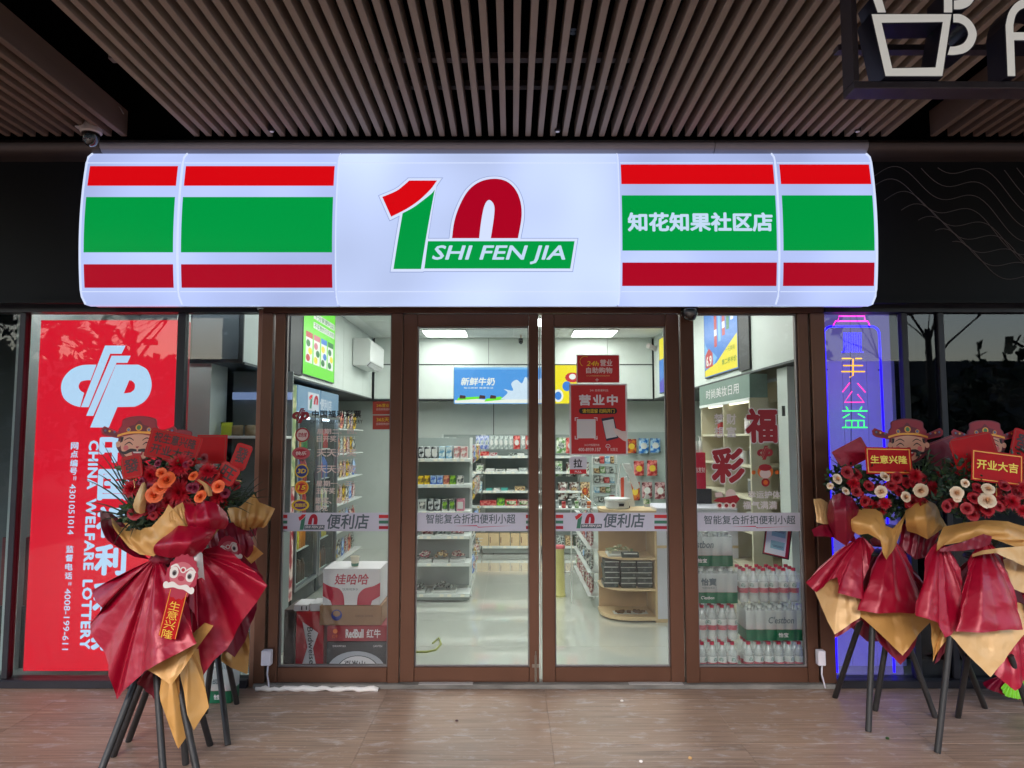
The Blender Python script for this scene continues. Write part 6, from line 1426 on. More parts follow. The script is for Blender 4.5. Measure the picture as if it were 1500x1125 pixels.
ROR = bloom('rose_orange', (232, 74, 26), (244, 108, 50)); RPE = bloom('rose_peach', (226, 164, 112), (236, 214, 186)); RRE = bloom('rose_red', (120, 4, 20), (166, 10, 28))
MRE = PC('mum_red', 184, 8, 32, .5, var=.15, vs=30); RMA = PC('rose_magenta', 130, 12, 52, .5)
CARDR = PC('card_red', 184, 6, 16, .55, spec=.25, var=.06, vs=10); CARDE = PC('card_edge_gold', 226, 150, 60, .35, metal=.3); CARDK = PC('card_ink', 60, 10, 14, .5); CARDG = PC('card_gold_ink', 226, 190, 70, .3, metal=.3)
def resample(pts, n):
    """n steps along a run of points that keep its corners"""
    pts = [Vector(p) for p in pts]; L_ = [(b-a).length for a, b in zip(pts, pts[1:])]; T = sum(L_) or 1
    k = [max(1, int(round(n*l/T))) for l in L_]
    while sum(k) > n:
        i = max(range(len(k)), key=lambda q: k[q]); 
        if k[i] == 1: break
        k[i] -= 1
    while sum(k) < n: k[max(range(len(k)), key=lambda q: L_[q]/k[q])] += 1
    out = []
    for a, b, c in zip(pts, pts[1:], k): out += [a.lerp(b, i/c) for i in range(c)]
    return out+[pts[-1]]
def loft(par, rows, y, mat, seed=0, n=44, m=24, pleat=.018, nf=5, crumple=.012, name='wrapping_sheet', fan=False, sharp=False):
    """a sheet of wrapping paper through several edge lines; rows hold (u, v, depth offset)"""
    R_ = [resample([P(a, b, y+c) for a, b, c in r], n) if len(r) > 1 else [P(r[0][0], r[0][1], y+r[0][2])]*(n+1) for r in rows]
    k = len(R_)-1; mb = MB(); vs = []; so = Vector((seed*3.1, seed*1.7, 0)); ph = seed*1.3
    cols = []
    for j in range(m+1):
        t = j/m*k; i0 = min(k-1, int(t)); f = t-i0; tt = j/m
        for i in range(n+1):
            a = R_[max(0, i0-1)][i]; b = R_[i0][i]; c = R_[i0+1][i]; d = R_[min(k, i0+2)][i]
            p = .5*((2*b)+(c-a)*f+(2*a-5*b+4*c-d)*f*f+(3*b-a-3*c+d)*f**3)
            s = i/n; w = math.sin(math.pi*min(1, tt*1.02)) if not fan else (.35+tt*.9)*(1 if tt > .02 else .2)
            fold = (abs(((s*nf+ph*.37+.10*math.sin(9*s+ph)) % 1)-.5)*2-.5)
            q = mnoise.noise((p*5+so))*.7+(.5-abs(mnoise.noise((p*9+so))))*.9+(.4-abs(mnoise.noise((p*21+so))))*.45
            p = p+Vector((0, -1, 0))*(fold*pleat*w)+Vector((.3, -1, .3))*q*crumple
            vs.append(p)
    fs = [(j*(n+1)+i, j*(n+1)+i+1, (j+1)*(n+1)+i+1, (j+1)*(n+1)+i) for j in range(m) for i in range(n)]
    return mb.add(vs, fs).build(name, mat, par, smooth='auto' if sharp else True)
def fan(par, g, outline, y, mat, seed=0, n=72, m=30, pleat=.026, nf=7, crumple=.010, name='wrapping_sheet'):
    w = 7
    grow_ = [(g[0]+(a-g[0])*.05, g[1]+(b-g[1])*.03, g[2]) for a, b, c in outline]
    mid = [(g[0]+(a-g[0])*.55, g[1]+(b-g[1])*.50, g[2]+(c-g[2])*.62) for a, b, c in outline]
    return loft(par, [grow_, mid, outline], y, mat, seed, n, m, pleat, nf, crumple, name, fan=True)
# flower prototypes (meshes only)
def petal(m, c, ax, up, L_, w, cup):
    side = ax.cross(up).normalized(); pts = []
    for j, (t, ww) in enumerate(((0, .35), (.35, .9), (.7, 1), (1, .45))):
        for s in (-1, 0, 1): pts.append(c+ax*(L_*t)+side*(s*w*ww)+up*(cup*(t*t)+(.25*w if s else 0)))
    m.add(pts, [(j*3+i, j*3+i+1, j*3+i+4, j*3+i+3) for j in range(3) for i in range(2)])
def rose_mesh(seed):
    rn = random.Random(seed); m = MB()          # faces -y, radius 1
    for k, (n, R0, R1, h, fl) in enumerate(((2, .04, .13, .62, 0), (3, .10, .26, .60, .03), (3, .16, .40, .56, .06), (4, .22, .56, .48, .12), (5, .28, .74, .44, .12), (5, .30, .94, .34, .2))):
        for i in range(n):
            a0 = 2*math.pi*(i+.41*k)/n+rn.uniform(-.2, .2); w = math.pi/n*1.25; hh = h*rn.uniform(.92, 1.08); vs = []
            for jt in range(5):
                t = jt/4
                for ia in range(5):
                    b = ia/2-1; edge = 1-.22*b*b*t
                    r_ = (R0+(R1-R0)*t**.75)*(1+.06*b)+fl*.35*t**4; f = hh*math.sin(min(1, t*.95)*math.pi/2)*edge-fl*.45*t**5; a = a0+b*w
                    vs.append((r_*math.cos(a), -f, r_*math.sin(a)))
            m.add(vs, [(jt*5+ia, jt*5+ia+1, jt*5+ia+6, jt*5+ia+5) for jt in range(4) for ia in range(4)])
    m.lathe([(.3, .0), (.14, .16), (.03, .5)], (0, 0, 0), 8, ax='y')
    m.lathe([(.02, -.58), (.09, -.56), (.13, -.48), (.14, -.2)], (0, 0, 0), 8, ax='y')
    return m
def mum_mesh(seed):
    rn = random.Random(seed); m = MB()
    for k, (n, L_, tilt) in enumerate(((9, .3, 1.45), (14, .5, 1.15), (20, .68, .85), (24, .84, .5), (26, .96, .2), (24, 1.0, -.1))):
        for i in range(n):
            a = 2*math.pi*(i+.5*(k % 2))/n+rn.uniform(-.1, .1); rd = Vector((math.cos(a), 0, math.sin(a))); ax = (rd*math.cos(tilt)+Vector((0, -1, 0))*math.sin(tilt)).normalized(); sd = ax.cross(Vector((0, 1, 0))).normalized(); L2 = L_*rn.uniform(.88, 1.05)
            c = rd*.05; m.face([c-sd*.03, c+ax*L2*.6-sd*.07, c+ax*L2, c+ax*L2*.6+sd*.07])
    return m
proto_me = {}
def flower(par, kind, u, v, y, rpx, mat, seed):
    key = (kind, mat.name); p = P(u, v, y)
    if key not in proto_me:
        o = (rose_mesh(3) if kind == 'rose' else mum_mesh(4)).build('rose' if kind == 'rose' else 'chrysanthemum', mat, None, smooth=(kind == 'rose')); proto_me[key] = o.data
    else: o = link('rose' if kind == 'rose' else 'chrysanthemum', proto_me[key])
    o.parent = par; o.location = p-org(par); r_ = rpx/1040*(y+CAM_D); o.scale = (r_, r_, r_); rn = random.Random(seed)
    o.rotation_euler = (rn.uniform(-.6, .15), rn.uniform(0, 6.28), rn.uniform(-.35, .35)); o.rotation_mode = 'YXZ'
    return o
def foliage(par, spots, y, n, mat, seed, L_=.045, name='foliage'):
    rn = random.Random(seed); m = MB()
    for _ in range(n):
        u, v, ru, rv, dd = rn.choice(spots); a = rn.uniform(0, 6.28); r_ = rn.uniform(0, 1)**.6
        p = P(u+math.cos(a)*ru*r_, v+math.sin(a)*rv*r_, y+dd+rn.uniform(-.05, .09)); ax = Vector((rn.uniform(-1, 1), rn.uniform(-1, .3), rn.uniform(-.6, 1))).normalized(); sd = ax.cross(Vector((rn.uniform(-.5, .5), -1, rn.uniform(-.5, .5)))).normalized(); nn = ax.cross(sd); l = L_*rn.uniform(.6, 1.25)
        m.add([p, p+ax*l*.45+sd*l*.26+nn*l*.05, p+ax*l, p+ax*l*.45-sd*l*.26+nn*l*.05, p+ax*l*.5-nn*l*.03], [(0, 1, 4), (1, 2, 4), (2, 3, 4), (3, 0, 4)])
    return m.build(name, mat, par, kind='stuff')
def fronds(par, root, tips, y, seed, mat=None, w=.0045):
    rn = random.Random(seed)
    for tu, tv, td in tips:
        a = P(root[0]+rn.uniform(-4, 4), root[1]+rn.uniform(-4, 4), y+root[2]); b = P(tu, tv, y+td); m = MB(); L_ = (b-a).length; vs = []; n = 8
        sag = Vector((0, rn.uniform(-.02, .02), .10*L_))
        side = (b-a).cross(Vector((0, 1, 0))).normalized()
        for i in range(n+1):
            t = i/n; p = a.lerp(b, t)+sag*math.sin(math.pi*t); ww = w*(1-t**2*.9); vs += [p-side*ww, p+Vector((0, -ww*.5, 0)), p+side*ww]
        m.add(vs, [(3*i+j, 3*i+j+1, 3*i+j+4, 3*i+j+3) for i in range(n) for j in (0, 1)]).build('palm_frond', mat or PALM, par)
def plate_fn(c, rz, tilt, yaw=0):
    Rm_ = Matrix.Rotation(yaw, 3, 'Z') @ Matrix.Rotation(tilt, 3, 'X') @ Matrix.Rotation(-rz, 3, 'Y')
    return lambda off: (lambda a, b: c+Rm_ @ Vector((a, -off, b)))
def gcard(par, u, v, y, w, h, rz, txt, ink, gold=True, border=False, cols=1, rnd=0, lab=None, tilt=-.1, yaw=0, mat=None):
    k = (y+CAM_D)/1040; w *= k; h *= k; c = P(u, v, y); F_ = plate_fn(c, rad(rz), tilt, yaw); f0 = F_(0)
    r_ = rnd*k; q = [(-w/2, -h/2), (w/2, -h/2), (w/2, h/2), (-w/2, h/2)]
    if rnd:
        q = []
        for cx_, cz_, a0 in ((w/2-r_, h/2-r_, 0), (-w/2+r_, h/2-r_, 90), (-w/2+r_, -h/2+r_, 180), (w/2-r_, -h/2+r_, 270)): q += [(cx_+r_*math.cos(rad(a0+t)), cz_+r_*math.sin(rad(a0+t))) for t in (0, 30, 60, 90)]
    o = MB().prism([q], lambda a, b, t: F_(0 if t == 0 else -.003)(a, b), 1).build('greeting_card', mat or CARDR, par, label=lab)
    def child(x):
        if x: x.parent = o
        return x
    if border or gold:
        e = 1.6*k if border else .8*k; m = MB()
        ins = 2*k
        a0, a1, b0, b1 = -w/2+ins, w/2-ins, -h/2+ins, h/2-ins
        for qq in ([(a0, b0), (a1, b0), (a1, b0+e), (a0, b0+e)], [(a0, b1-e), (a1, b1-e), (a1, b1), (a0, b1)], [(a0, b0+e), (a0+e, b0+e), (a0+e, b1-e), (a0, b1-e)], [(a1-e, b0+e), (a1, b0+e), (a1, b1-e), (a1-e, b1-e)]): m.prism([qq], lambda a, b, t: F_(.0008)(a, b), 0)
        x = m.build('gold_border', CARDE if border else PC('card_edge_dull', 150, 52, 34, .5), par); child(x)
    if txt:
        rowsn = len(txt); 
        for i, s in enumerate(txt):
            hh_ = h*.8/rowsn; z1_ = h*.40-i*hh_; nn = max(1, len(s)); ww = min(w*.82, nn*hh_*.92)
            if len(txt) == 1: hh_ = h*.36; z1_ = h*.2; ww = w*.80
            if len(s) == 1: hh_ = h*.7; z1_ = h*.36; ww = w*.72
            child(text(s, (-ww/2, ww/2, z1_-hh_*.86, z1_), F_(.0016), ink, par, bold=.03))
    # stake behind the card
    m = MB().tube([F_(-.006)(0, 0), F_(-.006)(0, -h*.9), P(u, v+36, y+.05)], .003, 5); child(m.build('stake', GLD, par))
    return o
SKIN = PC('print_skin', 226, 164, 136, .5); HATR = PC('print_hat_red', 156, 18, 40, .45); HATD = PC('print_hat_dark', 110, 14, 34, .45); INK2 = PC('print_ink', 40, 14, 18, .5); BLUE2 = PC('print_blue', 90, 96, 130, .4); GREN2 = PC('print_green', 70, 120, 60, .4); LIP = PC('print_lip', 176, 30, 50, .5); PWT = PC('print_white', 226, 216, 210, .5)
def cutout(par, u, v, y, s, lab, dim=False):
    """card cut-out: man's smiling face under a red winged hat; u, v at the brow, s scale"""
    k = (y+CAM_D)/1040*s; c = P(u, v, y); F_ = plate_fn(c, 0, -.05)
    gold = MATS['card_edge_gold']
    def S(pts, off, mat, nm='print'): x = sheet([[(a*k, -b*k) for a, b in pts]], F_(off), mat, par, nm); x.parent = base; return x
    crown = curve([(-27, 2), (-28, -8), (-24, -14), (-23, -22), (-12, -26), (0, -27), (12, -26), (23, -22), (24, -14), (28, -8), (27, 2)])
    face = curve([(27, 0), (28, 8), (30, 14), (26, 22), (20, 30), (8, 37), (0, 39), (-8, 37), (-20, 30), (-26, 22), (-30, 14), (-28, 8), (-27, 0)])
    outl = crown[:-1]+face
    base = MB().prism([[(a*k, -b*k) for a, b in outl]], lambda a, b, t: F_(0 if t == 0 else -.004)(a, b), 1).build('paper_cutout', HATD, par, label=lab)
    for sg in (-1, 1):
        w_ = [(sg*24, -3), (sg*48, -13), (sg*52, -9), (sg*51, -3), (sg*47, 0), (sg*27, 4)]
        x = MB().prism([[(a*k, -b*k) for a, b in w_]], lambda a, b, t: F_(.001 if t == 0 else -.003)(a, b), 1).build('hat_wing', HATR, par); x.parent = base
        S([(sg*28, -2), (sg*47, -10), (sg*49, -8), (sg*48, -4), (sg*46, -2), (sg*29, 2)], .0016, HATD)
        for q in (33, 40, 46): S(disc(sg*q, -5-abs(q-33)*.15, 1.6, 10), .0022, BLUE2 if q != 40 else gold)
    S([(a*.95, b*.95) for a, b in crown], .001, HATR); S(curve([(-15, -2), (-14, -12), (-6, -15), (0, -21), (6, -15), (14, -12), (15, -2)]), .0014, HATD)
    S(curve([(-29, -1), (-15, -5), (0, -6), (15, -5), (29, -1)])+curve([(29, 2), (15, -2), (0, -3), (-15, -2), (-29, 2)]), .0018, gold)
    S(disc(0, -11, 4.6, 16), .002, gold); S(disc(0, -11, 3.4, 16, .9), .0023, GREN2)
    for sg in (-1, 1): S(disc(sg*14, -8, 3, 14), .002, gold); S(disc(sg*14, -8, 2.2, 14), .0023, BLUE2)
    S(curve([(24, 2), (24, 12), (20, 24), (8, 33), (0, 35), (-8, 33), (-20, 24), (-24, 12), (-24, 2)])+curve([(-24, 2), (0, -2), (24, 2)])[1:], .0012, SKIN)
    for sg in (-1, 1):
        S(disc(sg*27, 12, 4.2, 12, .8), .0012, SKIN)
        S([(sg*24, 2), (sg*20, 2), (sg*21, 8), (sg*24, 10)], .0022, INK2)
        S(curve([(sg*6, 6), (sg*12, 2.5), (sg*19, 6)])+curve([(sg*19, 7), (sg*12, 4), (sg*6, 7.2)]), .0022, INK2)
        S(curve([(sg*7, 12), (sg*12, 8.5), (sg*18, 12.5)])+curve([(sg*18, 13.8), (sg*12, 10.2), (sg*7, 13.4)]), .0022, INK2)
        S(disc(sg*16, 17, 3.6, 12), .0018, PC('print_cheek', 222, 110, 110, .5))
        S(curve([(sg*1, 19), (sg*10, 18), (sg*18, 22), (sg*27, 19)])+curve([(sg*27, 20), (sg*18, 26), (sg*8, 22.5), (sg*1, 22)]), .0026, INK2)
    S(curve([(-8, 22), (0, 21), (8, 22)])+curve([(7, 26), (0, 30), (-7, 26)]), .0024, LIP); S([(-6, 22.2), (6, 22.2), (5, 24), (-5, 24)], .0028, PWT)
    S(curve([(-2.5, 15), (-1, 17.5), (2.5, 15)]), .0022, LIP)
    m = MB().tube([F_(-.008)(0, 10*-k), F_(-.008)(0, -60*k)], .004, 5); x = m.build('stake', GLD, par); x.parent = base
    return base
def legs(par, feet, apex, y):
    for u, v, au, av, dy in feet:
        f = G(u, v); a = P(au, av, y+dy)
        d = (a-f).normalized(); MB().tube([f, f+d*.01, a], [.0155, .0165, .0165], 10).build('leg', LEGM, par, smooth='auto')
def knot(par, u, v, y, r_, mat):
    m = MB(); p = P(u, v, y); pr_ = [(r_*.8, -.05), (r_, -.02), (r_*.75, 0), (r_, .025), (r_*.9, .05)]; m.lathe(pr_, p, 14); return m.build('tied_neck', mat, par, smooth=True)
def hub(par, u, v, y):
    p = P(u, v, y); MB().lathe([(.09, -.012), (.10, 0), (.09, .012)], p, 16).build('top_ring', LEGM, par, smooth='auto')
    MB().lathe([(.06, -.02), (.10, .03), (.12, .10)], p+Vector((0, .02, .06)), 16).build('flower_foam', LEAFM, par)

# ================= left front stand (C)
yC = -1.15
SC_ = thing('flower_stand', 'nearest flower stand with orange roses in front of the red light box', 'flower stand', G(228, 1120)*1.0)
legs(SC_, [(133, 1168, 213, 960, 0), (166, 1108, 222, 962, .06), (241, 1160, 227, 955, -.05), (293, 1152, 252, 955, -.02), (188, 1086, 238, 950, .10), (308, 1092, 270, 955, .12), (272, 1120, 262, 960, .05)], None, yC)
fan(SC_, (240, 812, .12), [(180, 850, .16), (160, 900, .2), (190, 960, .22), (240, 985, .2), (290, 965, .2), (330, 910, .18), (300, 850, .14)], yC, CRI2, 21)
fan(SC_, (285, 808, .02), [(262, 850, -.04), (285, 900, -.06), (290, 932, -.06), (280, 962, -.04), (286, 978, -.03), (295, 992, -.03), (313, 968, .0), (333, 950, .02), (348, 920, .0), (371, 888, -.03), (393, 857, -.06), (370, 836, -.04), (345, 812, -.01), (318, 800, .0)], yC, CRI, 5, nf=6)
fan(SC_, (240, 960, -.05), [(213, 984, -.14), (200, 1000, -.08), (212, 1010, -.04), (228, 1026, -.03), (236, 1010, -.05), (238, 985, -.1)], yC, CRI2, 8, pleat=.01)
fan(SC_, (250, 968, -.1), [(237, 980, -.12), (234, 1015, -.12), (244, 1055, -.13), (262, 1096, -.12), (273, 1080, -.09), (270, 1045, -.08), (264, 1010, -.08), (262, 985, -.08)], yC, GLD, 3, pleat=.012, nf=3)
fan(SC_, (276, 950, -.08), [(262, 972, -.12), (268, 1010, -.13), (275, 1045, -.13), (284, 1070, -.12), (295, 1052, -.09), (306, 1036, -.06), (302, 1008, -.05), (294, 975, -.04), (292, 950, -.04)], yC, GLD, 4, pleat=.012, nf=3)
fan(SC_, (285, 925, -.10), [(240, 960, -.17), (211, 980, -.2), (230, 990, -.2), (252, 1003, -.2), (268, 980, -.18), (290, 948, -.14), (312, 917, -.1), (300, 912, -.08)], yC, GLD, 6, pleat=.010, nf=3)
fan(SC_, (229, 818, -.06), [(205, 832, -.05), (170, 846, -.07), (134, 865, -.04), (150, 890, -.11), (132, 913, -.05), (143, 944, -.11), (160, 974, -.15), (165, 1000, -.16), (168, 1027, -.16), (190, 1004, -.22), (211, 984, -.26), (237, 969, -.28), (262, 957, -.26), (289, 942, -.22), (282, 916, -.2), (274, 890, -.18), (262, 862, -.13), (248, 836, -.07)], yC, CRI, 1, n=96, m=34, pleat=.034, nf=8)
knot(SC_, 236, 812, yC-.02, .055, CRI2)
# upper wrap
loft(SC_, [[(170, 760, .2), (230, 745, .22), (290, 735, .22), (335, 755, .18)], [(200, 800, .12), (240, 805, .12), (290, 800, .12), (310, 790, .1)]], yC, GLD, 9)
loft(SC_, [[(147, 747, -.02), (163, 751, .05), (180, 765, .07), (200, 790, .02)], [(149, 770, -.07), (168, 785, -.04), (188, 798, -.04), (206, 806, -.02)], [(156, 791, -.09), (176, 804, -.1), (197, 816, -.08), (220, 820, -.05)]], yC, CRI2, 2, pleat=.014)
loft(SC_, [[(163, 756, .0), (176, 772, .03), (200, 776, .0), (222, 772, -.08), (240, 752, -.13), (247, 739, -.13)], [(168, 775, -.04), (184, 788, -.06), (208, 792, -.1), (232, 788, -.15), (252, 768, -.16), (262, 756, -.15)], [(190, 803, -.08), (205, 812, -.09), (225, 815, -.12), (245, 800, -.15), (262, 785, -.15), (280, 783, -.13)]], yC, GLD, 12, pleat=.012, nf=4)
loft(SC_, [[(248, 752, -.15), (258, 742, -.13), (268, 736, -.11)], [(252, 786, -.16), (266, 784, -.15), (282, 782, -.12)]], yC, GLD, 13, pleat=.004)
loft(SC_, [[(268, 738, -.09), (285, 742, -.10), (300, 733, -.13), (318, 738, -.12), (332, 752, -.06)], [(272, 762, -.14), (290, 764, -.18), (306, 762, -.2), (322, 760, -.15), (335, 765, -.08)], [(282, 786, -.12), (300, 782, -.13), (318, 775, -.1), (330, 775, -.06)]], yC, CRI, 14, pleat=.010, nf=4)
loft(SC_, [[(242, 784, -.14), (262, 770, -.17), (285, 772, -.17), (300, 768, -.15), (318, 775, -.1)], [(226, 800, -.20), (252, 797, -.26), (280, 794, -.27), (300, 788, -.2), (312, 786, -.13)], [(226, 812, -.12), (245, 817, -.18), (270, 817, -.2), (285, 815, -.17), (296, 811, -.11)]], yC, CRI, 15, pleat=.006, nf=3, crumple=.008)
loft(SC_, [[(228, 798, -.12), (234, 793, -.14), (240, 800, -.13)], [(232, 812, -.13), (238, 815, -.14), (243, 812, -.12)]], yC, GLD, 16, pleat=.002, n=8, m=4)
hub(SC_, 240, 830, yC+.05)
spots = [(240, 700, 62, 45, .03), (215, 750, 35, 28, 0), (290, 735, 40, 30, 0), (255, 683, 28, 12, -.02), (250, 770, 50, 22, .04)]
foliage(SC_, spots, yC, 900, LEAFM, 31); foliage(SC_, spots, yC, 280, LEAF2, 32, name='foliage_light')
fronds(SC_, (205, 762, 0), [(128, 668, -.05), (140, 655, .0), (150, 648, .05), (118, 700, -.05), (125, 735, -.08), (135, 690, .05), (152, 700, -.1), (120, 752, 0), (160, 660, .1), (168, 690, -.1), (140, 765, -.1), (165, 800, -.16), (178, 720, -.05), (190, 790, -.14)], yC, 7)
fronds(SC_, (322, 738, .0), [(368, 712, .1), (374, 722, .1), (380, 730, .05), (372, 740, 0), (360, 705, .1), (378, 716, .15), (366, 752, 0)], yC, 9)
for u, v, r_ in ((245, 704, 11), (237, 693, 6.5), (234.5, 715, 8.5), (227, 725, 10.5), (284, 698, 6.5), (320.5, 713, 8), (294.5, 728, 8)): flower(SC_, 'rose', u, v, yC-.14, r_*1.2, ROR, int(u))
for u, v, r_ in ((221, 697, 13), (264, 681, 17), (192, 716, 13), (262, 722, 19), (226, 747, 14), (318, 728, 12), (305, 690, 12), (275, 745, 12), (205, 688, 9), (246, 735, 10)): flower(SC_, 'mum', u, v, yC-.08, r_*1.15, MRE, int(u+v))
for u, v, r_ in ((286, 715, 8), (280, 714, 7), (232, 679, 6), (330, 722, 7), (208, 705, 6)): flower(SC_, 'rose', u, v, yC-.10, r_, RMA, int(u))
rq = random.Random(77)
for i in range(16): flower(SC_, 'mum' if i % 3 else 'rose', rq.uniform(198, 325), rq.uniform(688, 752), yC-.02+rq.uniform(-.02, .03), rq.uniform(8, 15), MRE if i % 3 else RRE, i)
for i in range(8): flower(SC_, 'rose', rq.uniform(215, 300), rq.uniform(676, 756), yC-.10, rq.uniform(4.5, 7), RMA if i % 2 else RRE, i)
# curled gold spathes
for pts in ([[(208, 708, -.12), (212, 706, -.12), (214, 710, -.12)], [(201, 722, -.14), (208, 724, -.17), (215, 722, -.14)], [(195, 740, -.12), (204, 742, -.19), (214, 738, -.13)], [(199, 750, -.12), (206, 753, -.15), (212, 751, -.12)]], [[(288, 704, -.13), (291, 702, -.14), (294, 704, -.13)], [(298, 712, -.13), (303, 710, -.17), (308, 713, -.13)], [(300, 723, -.12), (306, 727, -.14), (311, 726, -.12)]]): loft(SC_, pts, yC, GLD2, 2, n=8, m=8, pleat=0, crumple=.002, name='gold_spathe')
cutout(SC_, 203, 638, yC+.03, 1.06, 'smiling face cut-out in red winged hat half hidden by a red card')
gcard(SC_, 254, 655, yC-.02, 72, 43, -13, ['祝生意兴隆', '开业大吉'], CARDK, rnd=3, lab='large tilted red card with dark writing', yaw=.2)
gcard(SC_, 193, 684, yC-.10, 30, 34, 12, ['發'], CARDK, rnd=6, lab='red card with a large dark character beside the left roses')
gcard(SC_, 304, 698, yC-.06, 30, 30, -32, ['福'], CARDK, rnd=6, lab='tilted red card with a dark character among the flowers'); gcard(SC_, 333, 694, yC-.03, 30, 30, -30, ['旺'], CARDK, rnd=6, lab='tilted red card with a dark character at the right of the flowers')
gcard(SC_, 353, 669, yC+.06, 24, 38, -18, ['發'], CARDK, rnd=5, lab='tall red card with 發 standing highest on the right')
# lion mask ribbon
def lion(par, u, v, y, s, rz, txt, lab):
    k = (y+CAM_D)/1040*s; c = P(u, v, y); F_ = plate_fn(c, rad(rz), 0); PK = PC('lion_pink', 170, 36, 62, .5)
    hd = []
    for i in range(36):
        a = 2*math.pi*i/36; r_ = 22*(1+.08*(i % 2)); hd.append((math.cos(a)*r_*k*.9, math.sin(a)*r_*k*1.25))
    base = MB().prism([hd], lambda a, b, t: F_(0 if t == 0 else -.003)(a, b), 1).build('lion_ribbon', PK, par, label=lab)
    def S(pts, off, mat): x = sheet([[(a*k, -b*k) for a, b in pts]], F_(off), mat, par, 'print'); x.parent = base
    S(disc(0, -2, 17, 20, .95), .001, PC('lion_rose', 196, 100, 110, .5))
    for sg in (-1, 1):
        S(curve([(sg*5, -5), (sg*9, -11), (sg*16, -8), (sg*15, 2), (sg*10, 4), (sg*6, 1), (sg*5, -5)])[:-1], .0014, PWT); S(disc(sg*10, -3, 3.8, 14, .8), .0018, MATS['paper_grey'] if 'paper_grey' in MATS else PC('paper_grey', 130, 120, 120, .5)); S(disc(sg*10, -2.6, 2.4, 12, .85), .0022, INK2)
        S(curve([(sg*4, -10), (sg*10, -15), (sg*17, -10)])+curve([(sg*16, -8), (sg*10, -12), (sg*4, -8)]), .002, PWT); S(disc(sg*17, 14, 4.5, 12, .8), .0016, PWT)
    S(disc(0, -9, 4, 12), .0018, PWT); S(disc(0, -9, 2.4, 12), .0022, LIP); S(disc(0, 2, 3.4, 12, 1.3), .002, PK)
    S(curve([(-16, 12), (-9, 8), (0, 11), (9, 8), (16, 12)])+curve([(15, 18), (7, 15), (0, 15.5), (-7, 15), (-15, 18)]), .002, PWT)
    rb = MB().prism([[(-11*k, -16*k), (12*k, -16*k), (13*k, -78*k), (-10*k, -78*k)]], lambda a, b, t: F_(-.001 if t == 0 else -.003)(a, b), 1).build('ribbon_tail', CARDR, par); rb.parent = base
    for a in (-10, 11.2): S([(a, 18), (a+.9, 18), (a+1.6, 77), (a+.7, 77)], .0006, CARDE)
    for i, ch in enumerate(txt): x = text(ch, (-6*k, 8*k, -(32+i*12+11)*k, -(32+i*12)*k), F_(.0008), CARDG, par, bold=.0); x.parent = base
lion(SC_, 266, 845, yC-.27, 1.12, -13, '生意兴隆', 'lion mask ribbon with gold characters hanging on the wrap')
loft(SC_, [[(284, 808, -.15), (292, 806, -.14), (297, 812, -.12)], [(285, 828, -.17), (292, 826, -.16), (298, 830, -.12)], [(290, 848, -.14), (296, 846, -.12), (300, 850, -.10)]], yC, PWT, 3, n=10, m=8, pleat=.004, name='lion_ribbon_back')

# ================= left rear stand (D)
yD = -.55
SD_ = thing('flower_stand', 'rear flower stand half hidden behind the orange rose stand', 'flower stand', G(335, 1050))
legs(SD_, [(334, 1092, 318, 955, -.04), (347, 1031, 331, 955, .05), (300, 1045, 312, 950, 0)], None, yD)
fan(SD_, (330, 815, .0), [(296, 860, -.02), (300, 910, -.02), (315, 960, -.03), (330, 955, -.06), (345, 962, -.08), (358, 940, -.08), (372, 905, -.08), (380, 870, -.08), (385, 845, -.06), (372, 822, -.02)], yD, CRI2, 3)
fan(SD_, (345, 905, .02), [(330, 945, -.02), (322, 968, -.04), (340, 978, -.06), (362, 988, -.07), (366, 955, -.06), (364, 915, -.03)], yD, GLD, 4, pleat=.01, nf=3)
loft(SD_, [[(298, 772, -.12), (320, 768, -.14), (345, 765, -.1), (358, 772, -.05)], [(305, 800, -.15), (325, 800, -.18), (345, 795, -.14), (372, 800, -.07)], [(315, 815, -.1), (330, 818, -.1), (350, 815, -.08), (362, 830, -.04)]], yD, CRI2, 5, pleat=.02)
loft(SD_, [[(345, 780, -.10), (362, 790, -.08), (386, 811, -.06)], [(350, 800, -.10), (358, 815, -.08), (368, 826, -.06)]], yD, GLD, 6, pleat=.004)
loft(SD_, [[(332, 745, -.05), (352, 742, -.08), (372, 724, -.05), (380, 736, -.06), (403, 745, -.04)], [(338, 765, -.10), (355, 764, -.14), (372, 758, -.12), (384, 760, -.10), (389, 771, -.08)], [(345, 780, -.05), (358, 778, -.06), (370, 775, -.06), (378, 772, -.05)]], yD, GLD, 7, pleat=.02, nf=5)
loft(SD_, [[(345, 770, -.02), (370, 765, -.03), (378, 772, -.02)], [(355, 790, -.03), (365, 788, -.04), (375, 785, -.02)]], yD, CRI2, 8, pleat=.008)
knot(SD_, 332, 822, yD, .05, CRI2); hub(SD_, 330, 840, yD+.05)
sp = [(315, 715, 45, 45, .05), (335, 740, 40, 25, 0)]
foliage(SD_, sp, yD, 260, LEAFM, 41, .05); foliage(SD_, sp, yD, 80, LEAF2, 42, .05, name='foliage_light')
fronds(SD_, (345, 745, 0), [(385, 705, 0), (392, 715, .05), (396, 728, 0), (380, 697, .05), (400, 742, 0), (388, 765, -.1), (380, 800, -.1)], yD, 11)
cutout(SD_, 262, 650, yD, .78, 'red winged hat cut-out showing only its crown above the cards')
gcard(SD_, 310, 658, yD-.02, 44, 42, 0, None, CARDK, border=False, lab='plain red card behind the large tilted card')
for u, v, r_ in ((300, 672, 8), (288, 665, 6), (345, 712, 7)): flower(SD_, 'rose', u, v, yD-.08, r_, RRE, int(u))
lion(SD_, 336, 808, yD-.20, .8, 18, '', 'second lion mask ribbon lying sideways on the rear wrap')

